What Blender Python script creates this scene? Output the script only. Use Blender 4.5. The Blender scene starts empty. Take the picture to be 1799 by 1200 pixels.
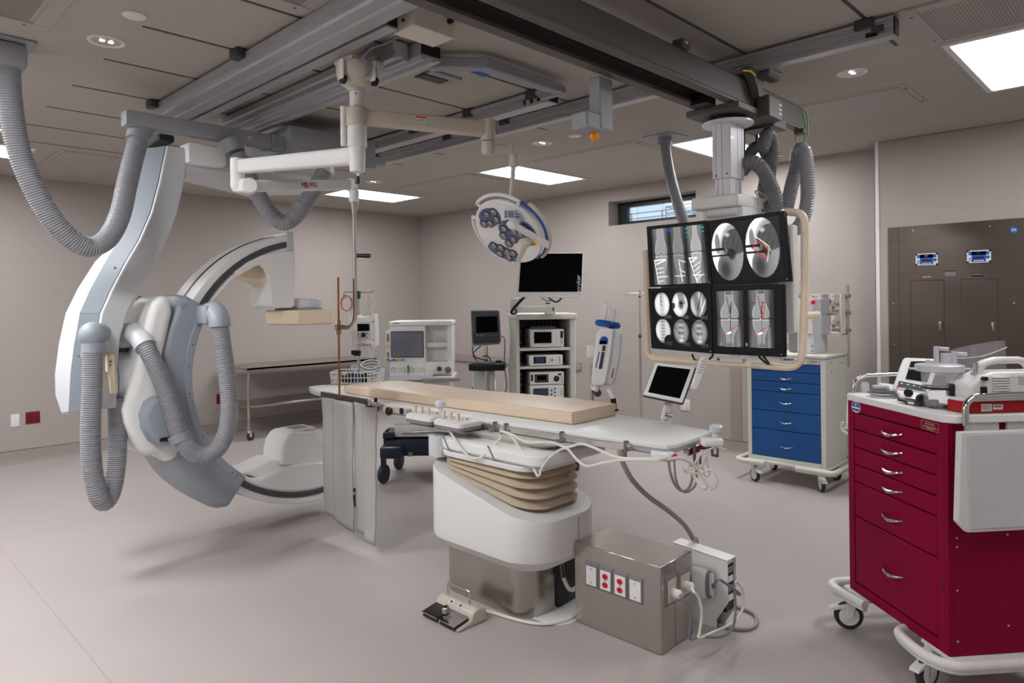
import bpy, bmesh, math, random
from mathutils import Vector, Matrix
random.seed(7)
SC = bpy.context.scene
COL = SC.collection
PI = math.pi
# ---------------------------------------------------------------- camera calibration (photo taken as 1799 x 1200)
FPX, YAW, ROLL, CX, CY, CAMH = 1214.86, 0.773527, -0.0108567, 899.5, 530.17, 1.6
_s, _c = math.sin(YAW), math.cos(YAW)
_A = Matrix(((_s, -_c, 0), (0, 0, -1), (_c, _s, 0)))
_R = Matrix(((math.cos(ROLL), -math.sin(ROLL), 0), (math.sin(ROLL), math.cos(ROLL), 0), (0, 0, 1)))
CAMM = _R @ _A                                   # rows: right, down, forward
EYE = Vector((0, 0, CAMH))

def at(px, py, X=None, Y=None, Z=None, D=None):
    """point of the room seen at a photo pixel, on a known plane or at a known depth"""
    d = CAMM.transposed() @ Vector(((px - CX) / FPX, (py - CY) / FPX, 1.0))
    if X is not None: t = X / d.x
    elif Y is not None: t = Y / d.y
    elif Z is not None: t = (Z - CAMH) / d.z
    else: t = D
    return EYE + d * t

def on_plane(px, py, p, n):
    d = CAMM.transposed() @ Vector(((px - CX) / FPX, (py - CY) / FPX, 1.0))
    return EYE + d * ((p - EYE).dot(n) / d.dot(n))

def L(c):
    return tuple(((v / 255) / 12.92 if v / 255 <= .04045 else ((v / 255 + .055) / 1.055) ** 2.4) for v in c)

# ---------------------------------------------------------------- materials
MATS = {}
def mat(name, rgb, rough=.5, metal=0.0, spec=.5, vary=.0, scale=8.0, bump=0.0, bscale=None, emit=None, estr=0, alpha=1, trans=0, coat=0, stretch=None, ior=1.45):
    m = bpy.data.materials.new(name); m.use_nodes = True
    nt = m.node_tree; n = nt.nodes; lk = nt.links
    b = n['Principled BSDF']
    c = L(rgb)
    b.inputs['Base Color'].default_value = (*c, 1)
    b.inputs['Roughness'].default_value = rough
    b.inputs['Metallic'].default_value = metal
    b.inputs['Specular IOR Level'].default_value = spec
    b.inputs['Coat Weight'].default_value = coat
    b.inputs['Transmission Weight'].default_value = trans
    b.inputs['Alpha'].default_value = alpha
    b.inputs['IOR'].default_value = ior
    if emit:
        b.inputs['Emission Color'].default_value = (*L(emit), 1)
        b.inputs['Emission Strength'].default_value = estr
    tc = n.new('ShaderNodeTexCoord'); mp = n.new('ShaderNodeMapping')
    lk.new(tc.outputs['Object'], mp.inputs['Vector'])
    if stretch: mp.inputs['Scale'].default_value = stretch
    nz = n.new('ShaderNodeTexNoise'); nz.inputs['Scale'].default_value = scale
    nz.inputs['Detail'].default_value = 5
    lk.new(mp.outputs[0], nz.inputs['Vector'])
    v = max(vary, .012)
    rp = n.new('ShaderNodeMix'); rp.data_type = 'RGBA'
    rp.inputs[6].default_value = (*[max(0, x * (1 - v)) for x in c], 1)
    rp.inputs[7].default_value = (*[min(1, x * (1 + v)) for x in c], 1)
    lk.new(nz.outputs['Fac'], rp.inputs[0]); lk.new(rp.outputs[2], b.inputs['Base Color'])
    if bump:
        bp = n.new('ShaderNodeBump'); bp.inputs['Strength'].default_value = bump; bp.inputs['Distance'].default_value = .002
        if bscale:
            n2 = n.new('ShaderNodeTexNoise'); n2.inputs['Scale'].default_value = bscale; n2.inputs['Detail'].default_value = 3
            lk.new(mp.outputs[0], n2.inputs['Vector']); lk.new(n2.outputs['Fac'], bp.inputs['Height'])
        else: lk.new(nz.outputs['Fac'], bp.inputs['Height'])
        lk.new(bp.outputs[0], b.inputs['Normal'])
    MATS[name] = m
    return m

mat('wall', (167, 159, 155), .75, spec=.25, vary=.02, scale=3)
mat('ceiling', (176, 170, 163), .85, spec=.15, vary=.03, scale=2)
mat('base', (150, 141, 137), .6, vary=.05, scale=60)
mat('white', (232, 233, 232), .38, spec=.4)
mat('white2', (222, 222, 221), .4)
mat('cool', (203, 207, 211), .35)
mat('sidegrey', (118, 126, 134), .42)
mat('panelgrey', (150, 158, 167), .42)
mat('silver', (220, 222, 228), .3, spec=.6, coat=.2)
mat('beamgrey', (148, 151, 158), .45)
mat('hose', (146, 148, 154), .36)
mat('hosedark', (116, 116, 119), .45)
mat('darkgrey', (60, 61, 64), .45)
mat('track', (92, 93, 97), .32, metal=.4, vary=.15, scale=20)
mat('black', (16, 16, 18), .4)
mat('gloss', (5, 5, 6), .4, spec=.03)
mat('navy', (30, 40, 56), .45)
mat('cream', (238, 220, 194), .5)
mat('mattress', (222, 202, 178), .42, vary=.03, scale=5, bump=.12, bscale=26)
mat('bellows', (186, 172, 150), .55)
mat('alu', (182, 183, 188), .34, metal=.5, vary=.06, scale=5, stretch=(1, .15, 1))
mat('aludark', (96, 97, 100), .45, metal=.6)
mat('bridge', (90, 87, 85), .5)
mat('railsteel', (214, 212, 210), .22, metal=.9)
mat('steel', (184, 178, 172), .25, metal=.95, vary=.12, scale=14, stretch=(1, 1, .12), bump=.03)
mat('steeldark', (112, 102, 96), .3, metal=1, vary=.1, scale=10, stretch=(.15, 1, 4))
mat('cabsteel', (108, 99, 93), .28, metal=.95, vary=.12, scale=7, stretch=(1, .12, 3))
mat('chrome', (215, 214, 214), .1, metal=1)
mat('red', (136, 0, 50), .5, spec=.14, vary=.03)
mat('redbright', (168, 4, 20), .35)
mat('redplate', (110, 6, 22), .35)
mat('redsock', (205, 24, 48), .35)
mat('blue', (14, 78, 142), .42, vary=.05, scale=6)
mat('bluecap', (28, 84, 170), .35)
mat('tape', (24, 92, 170), .6)
mat('carton', (208, 207, 198), .45)
mat('offwhite', (214, 208, 198), .45)
mat('accessgrey', (170, 165, 161), .6)
mat('guard', (150, 139, 132), .6)
mat('warm', (196, 188, 176), .45)
mat('skirt', (166, 165, 161), .6, vary=.04, scale=9, bump=.3, bscale=14)
mat('rubber', (44, 47, 54), .6)
mat('amberlamp', (214, 140, 0), .15, emit=(255, 150, 0), estr=.03)
mat('acryl', (150, 84, 20), .15, trans=.35, alpha=.9)
mat('orange', (232, 88, 24), .5)
mat('labelwhite', (232, 232, 230), .5)
mat('ledlens', (92, 106, 148), .25)
mat('glassy', (246, 247, 250), .05, alpha=.14, spec=.8)
mat('frost', (226, 226, 232), .35, trans=.3, alpha=.85)
mat('bag', (210, 208, 220), .2, trans=.6, alpha=.35)
mat('screen', (7, 8, 10), .35, spec=.06)
mat('screenblue', (58, 70, 92), .12)
mat('redlight', (220, 20, 40), .3, emit=(255, 20, 40), estr=.25)
mat('cable', (222, 220, 214), .45)
mat('cablegrey', (120, 122, 132), .5)
mat('cabletan', (152, 147, 141), .5)
mat('plategrey', (128, 122, 126), .5)
mat('glass', (235, 242, 248), .02, trans=.95, alpha=.25)
mat('winframe', (22, 23, 25), .4)
mat('rail_tan', (140, 126, 92), .6)
mat('lens', (150, 152, 158), .06, metal=.7)
mat('yellow', (238, 196, 30), .5)
mat('green', (40, 170, 70), .5)
mat('lit', (255, 255, 255), .5, emit=(252, 252, 253), estr=15.0)
mat('lit_unseen_strong', (255, 255, 255), .5, emit=(252, 252, 253), estr=32.0)  # for added unseen panels, boosted to stand in for a strobe
mat('lit_unseen_mid', (255, 255, 255), .5, emit=(252, 252, 253), estr=6.0)  # for unseen panels added above and behind the camera
mat('bulb', (255, 255, 255), .5, emit=(255, 244, 228), estr=1.3)
def floor_mat():
    m = mat('floor', (177, 169, 167), .46, spec=.35, vary=.045, scale=1.6)
    nt = m.node_tree; n = nt.nodes; lk = nt.links; b = n['Principled BSDF']
    src = b.inputs['Base Color'].links[0].from_socket
    tc = [x for x in n if x.type == 'TEX_COORD'][0]
    sp = n.new('ShaderNodeSeparateXYZ'); lk.new(tc.outputs['Object'], sp.inputs[0])
    nz = n.new('ShaderNodeTexNoise'); nz.inputs['Scale'].default_value = 90; nz.inputs['Detail'].default_value = 4
    lk.new(tc.outputs['Object'], nz.inputs['Vector'])
    mx = n.new('ShaderNodeMix'); mx.data_type = 'RGBA'; mx.blend_type = 'MULTIPLY'; mx.inputs[0].default_value = .16
    lk.new(src, mx.inputs[6]); lk.new(nz.outputs['Color'], mx.inputs[7])
    # welded seams of the sheet vinyl
    a = n.new('ShaderNodeMath'); a.operation = 'MODULO'; a.inputs[1].default_value = 1.83; lk.new(sp.outputs['X'], a.inputs[0])
    g = n.new('ShaderNodeMath'); g.operation = 'COMPARE'; g.inputs[1].default_value = .9; g.inputs[2].default_value = .0022; lk.new(a.outputs[0], g.inputs[0])
    s = n.new('ShaderNodeMath'); s.operation = 'MULTIPLY'; s.inputs[1].default_value = .45; lk.new(g.outputs[0], s.inputs[0])
    m2 = n.new('ShaderNodeMix'); m2.data_type = 'RGBA'; m2.inputs[7].default_value = (*L((120, 110, 106)), 1)
    lk.new(s.outputs[0], m2.inputs[0]); lk.new(mx.outputs[2], m2.inputs[6]); lk.new(m2.outputs[2], b.inputs['Base Color'])
floor_mat()

# ---------------------------------------------------------------- mesh builder
def frame_of(d):
    d = d.normalized()
    u = Vector((0, 0, 1)) if abs(d.z) < .9 else Vector((1, 0, 0))
    a = d.cross(u).normalized()
    return a, a.cross(d).normalized()

def smooth(pts, step=.03):
    """Catmull-Rom through the points, resampled at an even step"""
    P = [Vector(p) for p in pts]
    P = [P[0] * 2 - P[1]] + P + [P[-1] * 2 - P[-2]]
    out = []
    for i in range(1, len(P) - 2):
        a, b, c, d = P[i - 1:i + 3]
        for k in range(24):
            t = k / 24
            out.append(.5 * ((2 * b) + (c - a) * t + (2 * a - 5 * b + 4 * c - d) * t * t + (3 * b - a - 3 * c + d) * t ** 3))
    out.append(P[-2])
    res = [out[0]]; acc = 0
    tot = sum((out[i + 1] - out[i]).length for i in range(len(out) - 1))
    n = max(2, round(tot / step)); st = tot / n; nxt = st
    for i in range(len(out) - 1):
        seg = (out[i + 1] - out[i]).length
        while seg > 0 and acc + seg >= nxt - 1e-9 and len(res) < n:
            res.append(out[i].lerp(out[i + 1], (nxt - acc) / seg)); nxt += st
        acc += seg
    res.append(out[-1])
    return res

def rrect(w, h, r, n=5, cx=0, cy=0):
    pts = []
    for sx, sy, a0 in ((1, 1, 0), (-1, 1, 90), (-1, -1, 180), (1, -1, 270)):
        for k in range(n + 1):
            a = math.radians(a0 + 90 * k / n)
            pts.append((cx + sx * (w / 2 - r) + r * math.cos(a), cy + sy * (h / 2 - r) + r * math.sin(a)))
    return pts

class MB:
    def __init__(s, *mats, M=None):
        s.v = []; s.f = []; s.fm = []; s.mats = list(mats); s.M = M
    def mi(s, m):
        if isinstance(m, int): return m
        if m not in s.mats: s.mats.append(m)
        return s.mats.index(m)
    def add(s, vs, fs, m=0):
        o = len(s.v); k = s.mi(m)
        s.v += [(s.M @ Vector(p)) if s.M else Vector(p) for p in vs]
        for f in fs: s.f.append([o + i for i in f]); s.fm.append(k)
        return s
    def box(s, x0, x1, y0, y1, z0, z1, m=0, b=0, seg=1, M=None):
        if b <= 0:
            vs = [(x, y, z) for x in (x0, x1) for y in (y0, y1) for z in (z0, z1)]
            fs = [(0, 1, 3, 2), (4, 6, 7, 5), (0, 4, 5, 1), (2, 3, 7, 6), (0, 2, 6, 4), (1, 5, 7, 3)]
        else:
            bm = bmesh.new(); bmesh.ops.create_cube(bm, size=1)
            for v in bm.verts: v.co = Vector(((x0 + x1) / 2 + v.co.x * (x1 - x0), (y0 + y1) / 2 + v.co.y * (y1 - y0), (z0 + z1) / 2 + v.co.z * (z1 - z0)))
            b = min(b, .49 * min(abs(x1 - x0), abs(y1 - y0), abs(z1 - z0)))
            bmesh.ops.bevel(bm, geom=bm.edges[:], offset=b, segments=seg, affect='EDGES', profile=.5)
            bm.verts.index_update()
            vs = [v.co.copy() for v in bm.verts]; fs = [[v.index for v in f.verts] for f in bm.faces]; bm.free()
        if M: vs = [M @ Vector(p) for p in vs]
        return s.add(vs, fs, m)
    def cbox(s, c, size, m=0, b=0, seg=1, M=None):
        return s.box(c[0] - size[0] / 2, c[0] + size[0] / 2, c[1] - size[1] / 2, c[1] + size[1] / 2, c[2] - size[2] / 2, c[2] + size[2] / 2, m, b, seg, M)
    def obox(s, o, ux, uy, uz, m=0, b=0, seg=1):
        """box from a corner and three edge vectors"""
        ux, uy, uz = Vector(ux), Vector(uy), Vector(uz)
        lx, ly, lz = ux.length, uy.length, uz.length
        X, Y, Zz = ux / lx, uy / ly, uz / lz
        M = Matrix(((X.x, Y.x, Zz.x, o[0]), (X.y, Y.y, Zz.y, o[1]), (X.z, Y.z, Zz.z, o[2]), (0, 0, 0, 1)))
        return s.box(0, lx, 0, ly, 0, lz, m, b, seg, M)
    def tube(s, path, r, n=10, m=0, caps=True):
        P = [Vector(p) for p in path]; N = len(P)
        rr = r if isinstance(r, (list, tuple)) else [r] * N
        vs = []; a = None
        for i in range(N):
            d = (P[min(i + 1, N - 1)] - P[max(i - 1, 0)])
            if d.length < 1e-9: d = Vector((0, 0, 1))
            d.normalize()
            if a is None: a, b = frame_of(d)
            else:
                a = a - d * a.dot(d)
                if a.length < 1e-6: a, _ = frame_of(d)
                a.normalize()
            b = d.cross(a)
            for k in range(n):
                t = 2 * PI * k / n
                vs.append(P[i] + (a * math.cos(t) + b * math.sin(t)) * rr[i])
        fs = [(i * n + k, i * n + (k + 1) % n, (i + 1) * n + (k + 1) % n, (i + 1) * n + k) for i in range(N - 1) for k in range(n)]
        if caps: fs += [list(range(n))[::-1], [(N - 1) * n + k for k in range(n)]]
        return s.add(vs, fs, m)
    def cyl(s, p0, p1, r0, r1=None, n=24, m=0):
        return s.tube([p0, p1], [r0, r0 if r1 is None else r1], n, m)
    def hose(s, pts, r, pitch=.018, n=16, m=0):
        P = smooth(pts, pitch / 4)
        rr = [r * (1.0 if (i % 4) < 2 else .92) for i in range(len(P))]
        return s.tube(P, rr, n, m)
    def lathe(s, prof, o=(0, 0, 0), ax=(0, 0, 1), n=32, m=0):
        o = Vector(o); ax = Vector(ax).normalized(); a, b = frame_of(ax); vs = []
        for r, h in prof:
            for k in range(n):
                t = 2 * PI * k / n
                vs.append(o + ax * h + (a * math.cos(t) + b * math.sin(t)) * max(r, 1e-5))
        N = len(prof)
        fs = [(i * n + k, i * n + (k + 1) % n, (i + 1) * n + (k + 1) % n, (i + 1) * n + k) for i in range(N - 1) for k in range(n)]
        fs += [list(range(n))[::-1], [(N - 1) * n + k for k in range(n)]]
        return s.add(vs, fs, m)
    def ball(s, c, r, m=0, n=16, sc=(1, 1, 1)):
        c = Vector(c); vs = []; fs = []; H = n // 2
        for i in range(H + 1):
            p = PI * i / H
            for k in range(n):
                t = 2 * PI * k / n
                vs.append(c + Vector((sc[0] * r * math.sin(p) * math.cos(t), sc[1] * r * math.sin(p) * math.sin(t), sc[2] * r * math.cos(p))))
        for i in range(H):
            for k in range(n):
                fs.append((i * n + k, (i + 1) * n + k, (i + 1) * n + (k + 1) % n, i * n + (k + 1) % n))
        return s.add(vs, fs, m)
    def prism(s, poly, axis, d0, d1, m=0):
        def P(p, d):
            return {'x': (d, p[0], p[1]), 'y': (p[0], d, p[1]), 'z': (p[0], p[1], d)}[axis]
        n = len(poly)
        vs = [P(p, d0) for p in poly] + [P(p, d1) for p in poly]
        fs = [list(range(n))[::-1], list(range(n, 2 * n))] + [(k, (k + 1) % n, n + (k + 1) % n, n + k) for k in range(n)]
        return s.add(vs, fs, m)
    def loft(s, secs, m=0, caps=True, cols=None):
        """secs: list of closed rings with equal counts; cols: material per ring segment"""
        n = len(secs[0]); N = len(secs); o = len(s.v)
        s.v += [(s.M @ Vector(p)) if s.M else Vector(p) for r in secs for p in r]
        for i in range(N - 1):
            for k in range(n):
                s.f.append([o + i * n + k, o + i * n + (k + 1) % n, o + (i + 1) * n + (k + 1) % n, o + (i + 1) * n + k])
                s.fm.append(s.mi(cols[k] if cols else m))
        if caps:
            s.f.append([o + k for k in range(n)][::-1]); s.fm.append(s.mi(m))
            s.f.append([o + (N - 1) * n + k for k in range(n)]); s.fm.append(s.mi(m))
        return s
    def slab(s, pts, th, m=0):
        """plate: outline of 3-D points (planar) thickened by the vector th"""
        th = Vector(th); n = len(pts); P = [Vector(p) for p in pts]
        vs = P + [p + th for p in P]
        fs = [list(range(n)), list(range(n, 2 * n))[::-1]] + [(k, n + k, n + (k + 1) % n, (k + 1) % n) for k in range(n)]
        return s.add(vs, fs, m)
    def arcband(s, c, y0, y1, r0, r1, a0, a1, n=48, m=0):
        """part of a ring in the plane x,z around c, from y0 to y1"""
        secs = []
        for i in range(n + 1):
            a = math.radians(a0 + (a1 - a0) * i / n)
            u = Vector((math.cos(a), 0, math.sin(a))); C = Vector((c[0], 0, c[1]))
            secs.append([C + u * r0 + Vector((0, y0, 0)), C + u * r1 + Vector((0, y0, 0)), C + u * r1 + Vector((0, y1, 0)), C + u * r0 + Vector((0, y1, 0))])
        return s.loft(secs, m)
    def build(s, name, parent=None, label=None, bev=0, seg=2, ang=38, cat=None, group=None, kind=None, loc=None):
        me = bpy.data.meshes.new(name)
        W = TM.get(parent.name, Matrix()).inverted() if parent else (Matrix.Translation(Vector(loc)).inverted() if loc is not None else Matrix())
        me.from_pydata([W @ p for p in s.v], [], s.f)
        for m in s.mats: me.materials.append(MATS[m])
        me.polygons.foreach_set('material_index', s.fm)
        bm = bmesh.new(); bm.from_mesh(me); bmesh.ops.recalc_face_normals(bm, faces=bm.faces[:]); bm.to_mesh(me); bm.free()
        me.polygons.foreach_set('use_smooth', [True] * len(me.polygons))
        me.set_sharp_from_angle(angle=math.radians(ang))
        me.update()
        o = bpy.data.objects.new(name, me); COL.objects.link(o)
        if loc is not None: o.location = loc
        if parent:
            o.parent = parent; TM[o.name] = TM.get(parent.name, Matrix())
        elif loc is not None: TM[o.name] = Matrix.Translation(Vector(loc))
        if bev:
            md = o.modifiers.new('soft_edges', 'BEVEL'); md.width = bev; md.segments = seg; md.limit_method = 'ANGLE'; md.angle_limit = math.radians(ang); md.use_clamp_overlap = True
        if label: o['label'] = label
        if cat: o['category'] = cat
        if group: o['group'] = group
        if kind: o['kind'] = kind
        return o

TM = {}
def thing(name, label, cat, loc=(0, 0, 0), rot=0, group=None):
    o = bpy.data.objects.new(name, None); COL.objects.link(o)
    o.location = loc; o.rotation_euler = (0, 0, rot); o.empty_display_size = .1
    o['label'] = label; o['category'] = cat
    if group: o['group'] = group
    TM[o.name] = Matrix.Translation(Vector(loc)) @ Matrix.Rotation(rot, 4, 'Z')
    return o
def dup(root, loc, label, rot=None):
    c = root.copy(); COL.objects.link(c); c.location = loc; c['label'] = label
    if rot is not None: c.rotation_euler = (0, 0, rot)
    TM[c.name] = Matrix.Translation(Vector(loc)) @ Matrix.Rotation(c.rotation_euler.z, 4, 'Z')
    def rec(a, b):
        for ch in list(a.children):
            d = ch.copy(); COL.objects.link(d); d.parent = b
            TM[d.name] = TM[c.name]
            rec(ch, d)
    rec(root, c)
    return c
def text(body, o, right, up, size, m, parent, name='lettering', depth=.0006, align='CENTER'):
    cu = bpy.data.curves.new(name, 'FONT'); cu.body = body; cu.size = size; cu.extrude = depth
    cu.align_x = align; cu.align_y = 'CENTER'
    cu.materials.append(MATS[m])
    ob = bpy.data.objects.new(name, cu); COL.objects.link(ob)
    r = Vector(right).normalized(); u = Vector(up).normalized(); u = (u - r * u.dot(r)).normalized(); w = r.cross(u)
    W = Matrix(((r.x, u.x, w.x, o[0]), (r.y, u.y, w.y, o[1]), (r.z, u.z, w.z, o[2]), (0, 0, 0, 1)))
    me = bpy.data.meshes.new_from_object(ob); bpy.data.objects.remove(ob)
    ob = bpy.data.objects.new(name, me); COL.objects.link(ob)
    if parent:
        ob.parent = parent; W = TM.get(parent.name, Matrix()).inverted() @ W
    ob.matrix_local = W
    return ob
def bilin(c, u, v):
    """c = TL, TR, BR, BL"""
    return (c[0] * (1 - u) + c[1] * u) * (1 - v) + (c[3] * (1 - u) + c[2] * u) * v
# ================================================================= the room
X0, X1, XC, Y0, Y1, ZC = -1.30, 6.752, 6.50, -.76, 8.60, 2.947
def struct(name, mb, **k): return mb.build(name, kind='structure', **k)
struct('floor', MB('floor').box(X0 - .2, X1 + .6, Y0 - .2, Y1 + .2, -.1, 0))
struct('ceiling', MB('ceiling').box(X0 - .2, X1 + .6, Y0 - .2, Y1 + .2, ZC, ZC + .15))
struct('wall_left', MB('wall').box(X0 - .2, X1 + .5, Y1, Y1 + .15, 0, ZC))
struct('wall_rear', MB('wall').box(X0 - .2, X1 + .5, Y0 - .15, Y0, 0, ZC))
struct('wall_side', MB('wall').box(X0 - .15, X0, Y0, Y1, 0, ZC))
# window wall with the high slot window
WY0, WY1, WZ0, WZ1 = 3.797, 4.96, 2.495, 2.783
w = MB('wall')
w.box(X1, X1 + .3, Y0, WY0, 0, ZC); w.box(X1, X1 + .3, WY1, Y1, 0, ZC)
w.box(X1, X1 + .3, WY0, WY1, 0, WZ0); w.box(X1, X1 + .3, WY0, WY1, WZ1, ZC)
struct('wall_right', w)
struct('wall_front', MB('wall').box(XC, X1, Y0, 1.93, 0, ZC, b=.006))
fr = MB('winframe'); xf = X1 + .2
fr.box(xf, xf + .06, WY0, WY1, WZ0, 2.553); fr.box(xf, xf + .06, WY0, WY1, 2.722, WZ1)
fr.box(xf, xf + .06, 4.83, WY1, 2.553, 2.722); fr.box(xf, xf + .06, WY0, WY0 + .07, 2.553, 2.722)
wf = struct('window_1', fr)
MB('glass').box(xf + .025, xf + .031, WY0 + .07, 4.83, 2.553, 2.722).build('pane', wf)
# coved vinyl base with its dark cap line
def coved(name, x0, x1, y0, y1, nx, ny):
    b = MB('base', 'darkgrey')
    if ny:
        ys = y0; poly = [(ys, .128), (ys + ny * .008, .128), (ys + ny * .008, .035), (ys + ny * .016, .014), (ys + ny * .04, .002), (ys + ny * .04, 0), (ys, 0)]
        b.prism([(p[0], p[1]) for p in poly], 'x', x0, x1, 0); b.box(x0, x1, min(ys, ys + ny * .006), max(ys, ys + ny * .006), .128, .132, 1)
    else:
        xs = x0; poly = [(xs, .128), (xs + nx * .008, .128), (xs + nx * .008, .035), (xs + nx * .016, .014), (xs + nx * .04, .002), (xs + nx * .04, 0), (xs, 0)]
        b.prism([(p[0], p[1]) for p in poly], 'y', y0, y1, 0); b.box(min(xs, xs + nx * .006), max(xs, xs + nx * .006), y0, y1, .128, .132, 1)
    struct(name, b)
coved('baseboard_left', X0, X1, Y1, Y1, 0, -1)
coved('baseboard_right', X1, X1, 1.93, Y1, -1, 0)
coved('baseboard_front', XC, XC, Y0, 1.93, -1, 0)
# wall guards and corner guards
struct('trim_1', MB('guard').box(X1 - .03, X1, 5.4, 8.55, .735, .80, b=.008).box(X1 - .022, X1, 5.4, 8.55, .80, .835))
struct('trim_2', MB('guard').box(X1 - .006, X1, 3.30, 3.42, .13, 1.25))
struct('trim_3', MB('guard').box(X1 - .006, X1, 2.98, 3.06, .13, 1.25))
struct('trim_4', MB('white2').box(XC - .004, XC, 1.90, 1.934, .13, ZC).box(XC - .004, XC + .03, 1.93, 1.934, .13, ZC))
# ceiling slots (anchor channels), all the same kind
for i, y in enumerate((1.10, 1.725, 2.35, 2.975, 3.59, 4.21, 4.84, 5.475, 6.10, 6.725)):
    struct('trim_%d' % (5 + i), MB('darkgrey').box(1.15, 4.09, y - .009, y + .009, ZC - .002, ZC + .001))

# ---------------------------------------------------------------- light panels
def light_panel(x0, x1, y0, y1, label, lm='lit'):
    t = thing('ceiling_light', label, 'ceiling light', ((x0 + x1) / 2, (y0 + y1) / 2, ZC), group='lit troffers in the ceiling')
    m = MB('white2'); f = .035
    m.box(x0 - f, x1 + f, y0 - f, y0, ZC - .012, ZC, b=.003).box(x0 - f, x1 + f, y1, y1 + f, ZC - .012, ZC, b=.003)
    m.box(x0 - f, x0, y0, y1, ZC - .012, ZC, b=.003).box(x1, x1 + f, y0, y1, ZC - .012, ZC, b=.003)
    m.build('frame', t)
    MB(lm).box(x0, x1, y0, y1, ZC - .005, ZC - .001).build('diffuser', t)
light_panel(4.285, 5.41, .36, .895, 'lit ceiling panel over the steel warming cabinet, beside the air diffuser')
light_panel(5.24, 6.36, 2.73, 3.165, 'lit ceiling panel partly hidden behind the silver monitor column')
light_panel(4.89, 5.975, 4.725, 5.215, 'lit ceiling panel behind the stem of the surgical light')
light_panel(4.47, 5.47, 6.96, 7.54, 'lit ceiling panel behind the chrome pole, near the room corner')
light_panel(.30, 1.36, 7.0, 7.55, 'lit ceiling panel cut off by the picture edge, behind the long grey hose')
light_panel(-.60, .48, 4.72, 5.22, 'added unseen lit ceiling panel off to the side beyond the grey hose plate', 'lit_unseen_strong')  # out of view, brighter than the seen panels in place of strobe light
light_panel(-.90, .20, 2.73, 3.17, 'added unseen lit ceiling panel over the empty floor beside the camera', 'lit_unseen_strong')  # out of view too, stands in for strobe light from the left
light_panel(.10, 1.2, .36, .90, 'added unseen lit ceiling panel above the camera position', 'lit_unseen_mid')  # unseen, added for light from over the camera
light_panel(2.2, 3.3, -.45, .0, 'added unseen lit ceiling panel behind the camera near the rear wall', 'lit_unseen_mid')  # unseen, added to send light in from behind the camera

# ---------------------------------------------------------------- recessed downlights, covers, diffusers, access panels
def downlight(x, y, label):
    t = thing('downlight', label, 'downlight', (x, y, ZC), group='round recessed downlights')
    MB('white2').lathe([(.086, 0), (.086, -.006), (.078, -.009), (.068, -.006), (.066, 0)], (x, y, ZC)).build('trim_ring', t)
    m = MB('chrome'); n = 24; vs = []
    for r, h in ((.067, -.003), (.045, -.0018), (.02, -.0008)):
        for k in range(n): vs.append((x + r * math.cos(2 * PI * k / n), y + r * math.sin(2 * PI * k / n), ZC + h - (.0012 if k % 2 else 0)))
    m.add(vs, [(i * n + k, i * n + (k + 1) % n, (i + 1) * n + (k + 1) % n, (i + 1) * n + k) for i in (0, 1) for k in range(n)] + [[2 * n + k for k in range(n)]])
    m.build('reflector', t, ang=5)
    MB('bulb').lathe([(.013, -.001), (.013, -.005), (.006, -.007)], (x + .02, y, ZC)).lathe([(.013, -.001), (.013, -.005), (.006, -.007)], (x - .02, y, ZC)).build('lamp', t)
downlight(1.084, 3.918, 'round downlight with mirrored reflector above the hanging grey hose')
downlight(4.379, 1.42, 'round downlight right of the rail end by the access panel')
downlight(4.394, 3.909, 'round downlight beyond the far rail, right of the surgical light stem')
downlight(4.414, 6.435, 'round downlight above the small lit panel behind the chrome pole')
downlight(1.077, 6.432, 'round downlight cut by the picture edge behind the grey hose')
for x, y, l in ((1.079, 3.476, 'flat white round ceiling cover near the first downlight'), (4.392, 3.553, 'flat white round ceiling cover near the yellow beacon')):
    o = MB('white2').lathe([(.052, 0), (.052, -.006), (.046, -.01)], (x, y, ZC)).build('ceiling_cover', label=l, cat='ceiling cover', loc=(x, y, ZC), group='round ceiling covers')
def air_panel(x0, x1, y0, y1, label, perf=True):
    t = thing('air_diffuser', label, 'air diffuser', ((x0 + x1) / 2, (y0 + y1) / 2, ZC), group='perforated air diffusers')
    m = MB('accessgrey'); f = .07
    m.box(x0, x1, y0, y0 + f, ZC - .014, ZC, b=.003).box(x0, x1, y1 - f, y1, ZC - .014, ZC, b=.003)
    m.box(x0, x0 + f, y0 + f, y1 - f, ZC - .014, ZC, b=.003).box(x1 - f, x1, y0 + f, y1 - f, ZC - .014, ZC, b=.003)
    m.build('frame', t)
    p = MB('accessgrey', 'base'); p.box(x0 + f, x1 - f, y0 + f, y1 - f, ZC - .006, ZC - .002)
    k = y0 + f + .02
    while k < y1 - f - .01:
        p.box(x0 + f + .02, x1 - f - .02, k, k + .006, ZC - .0075, ZC - .006, 1); k += .014
    p.build('perforated_face', t)
    s = MB('darkgrey')
    for a in (x0 + .1, x1 - .1):
        for b in (y0 + .035, y1 - .035): s.lathe([(.006, 0), (.006, -.0155)], (a, b, ZC), n=10)
    s.build('screw', t)
air_panel(.20, .835, 3.30, 3.95, 'perforated air diffuser in the upper corner beside the hose plate')
air_panel(3.60, 4.22, .30, .965, 'perforated air diffuser between the rail end and the bright lit panel')
air_panel(1.02, 1.655, 2.28, 2.90, 'perforated air diffuser beside the wide rail at the top edge')
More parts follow.
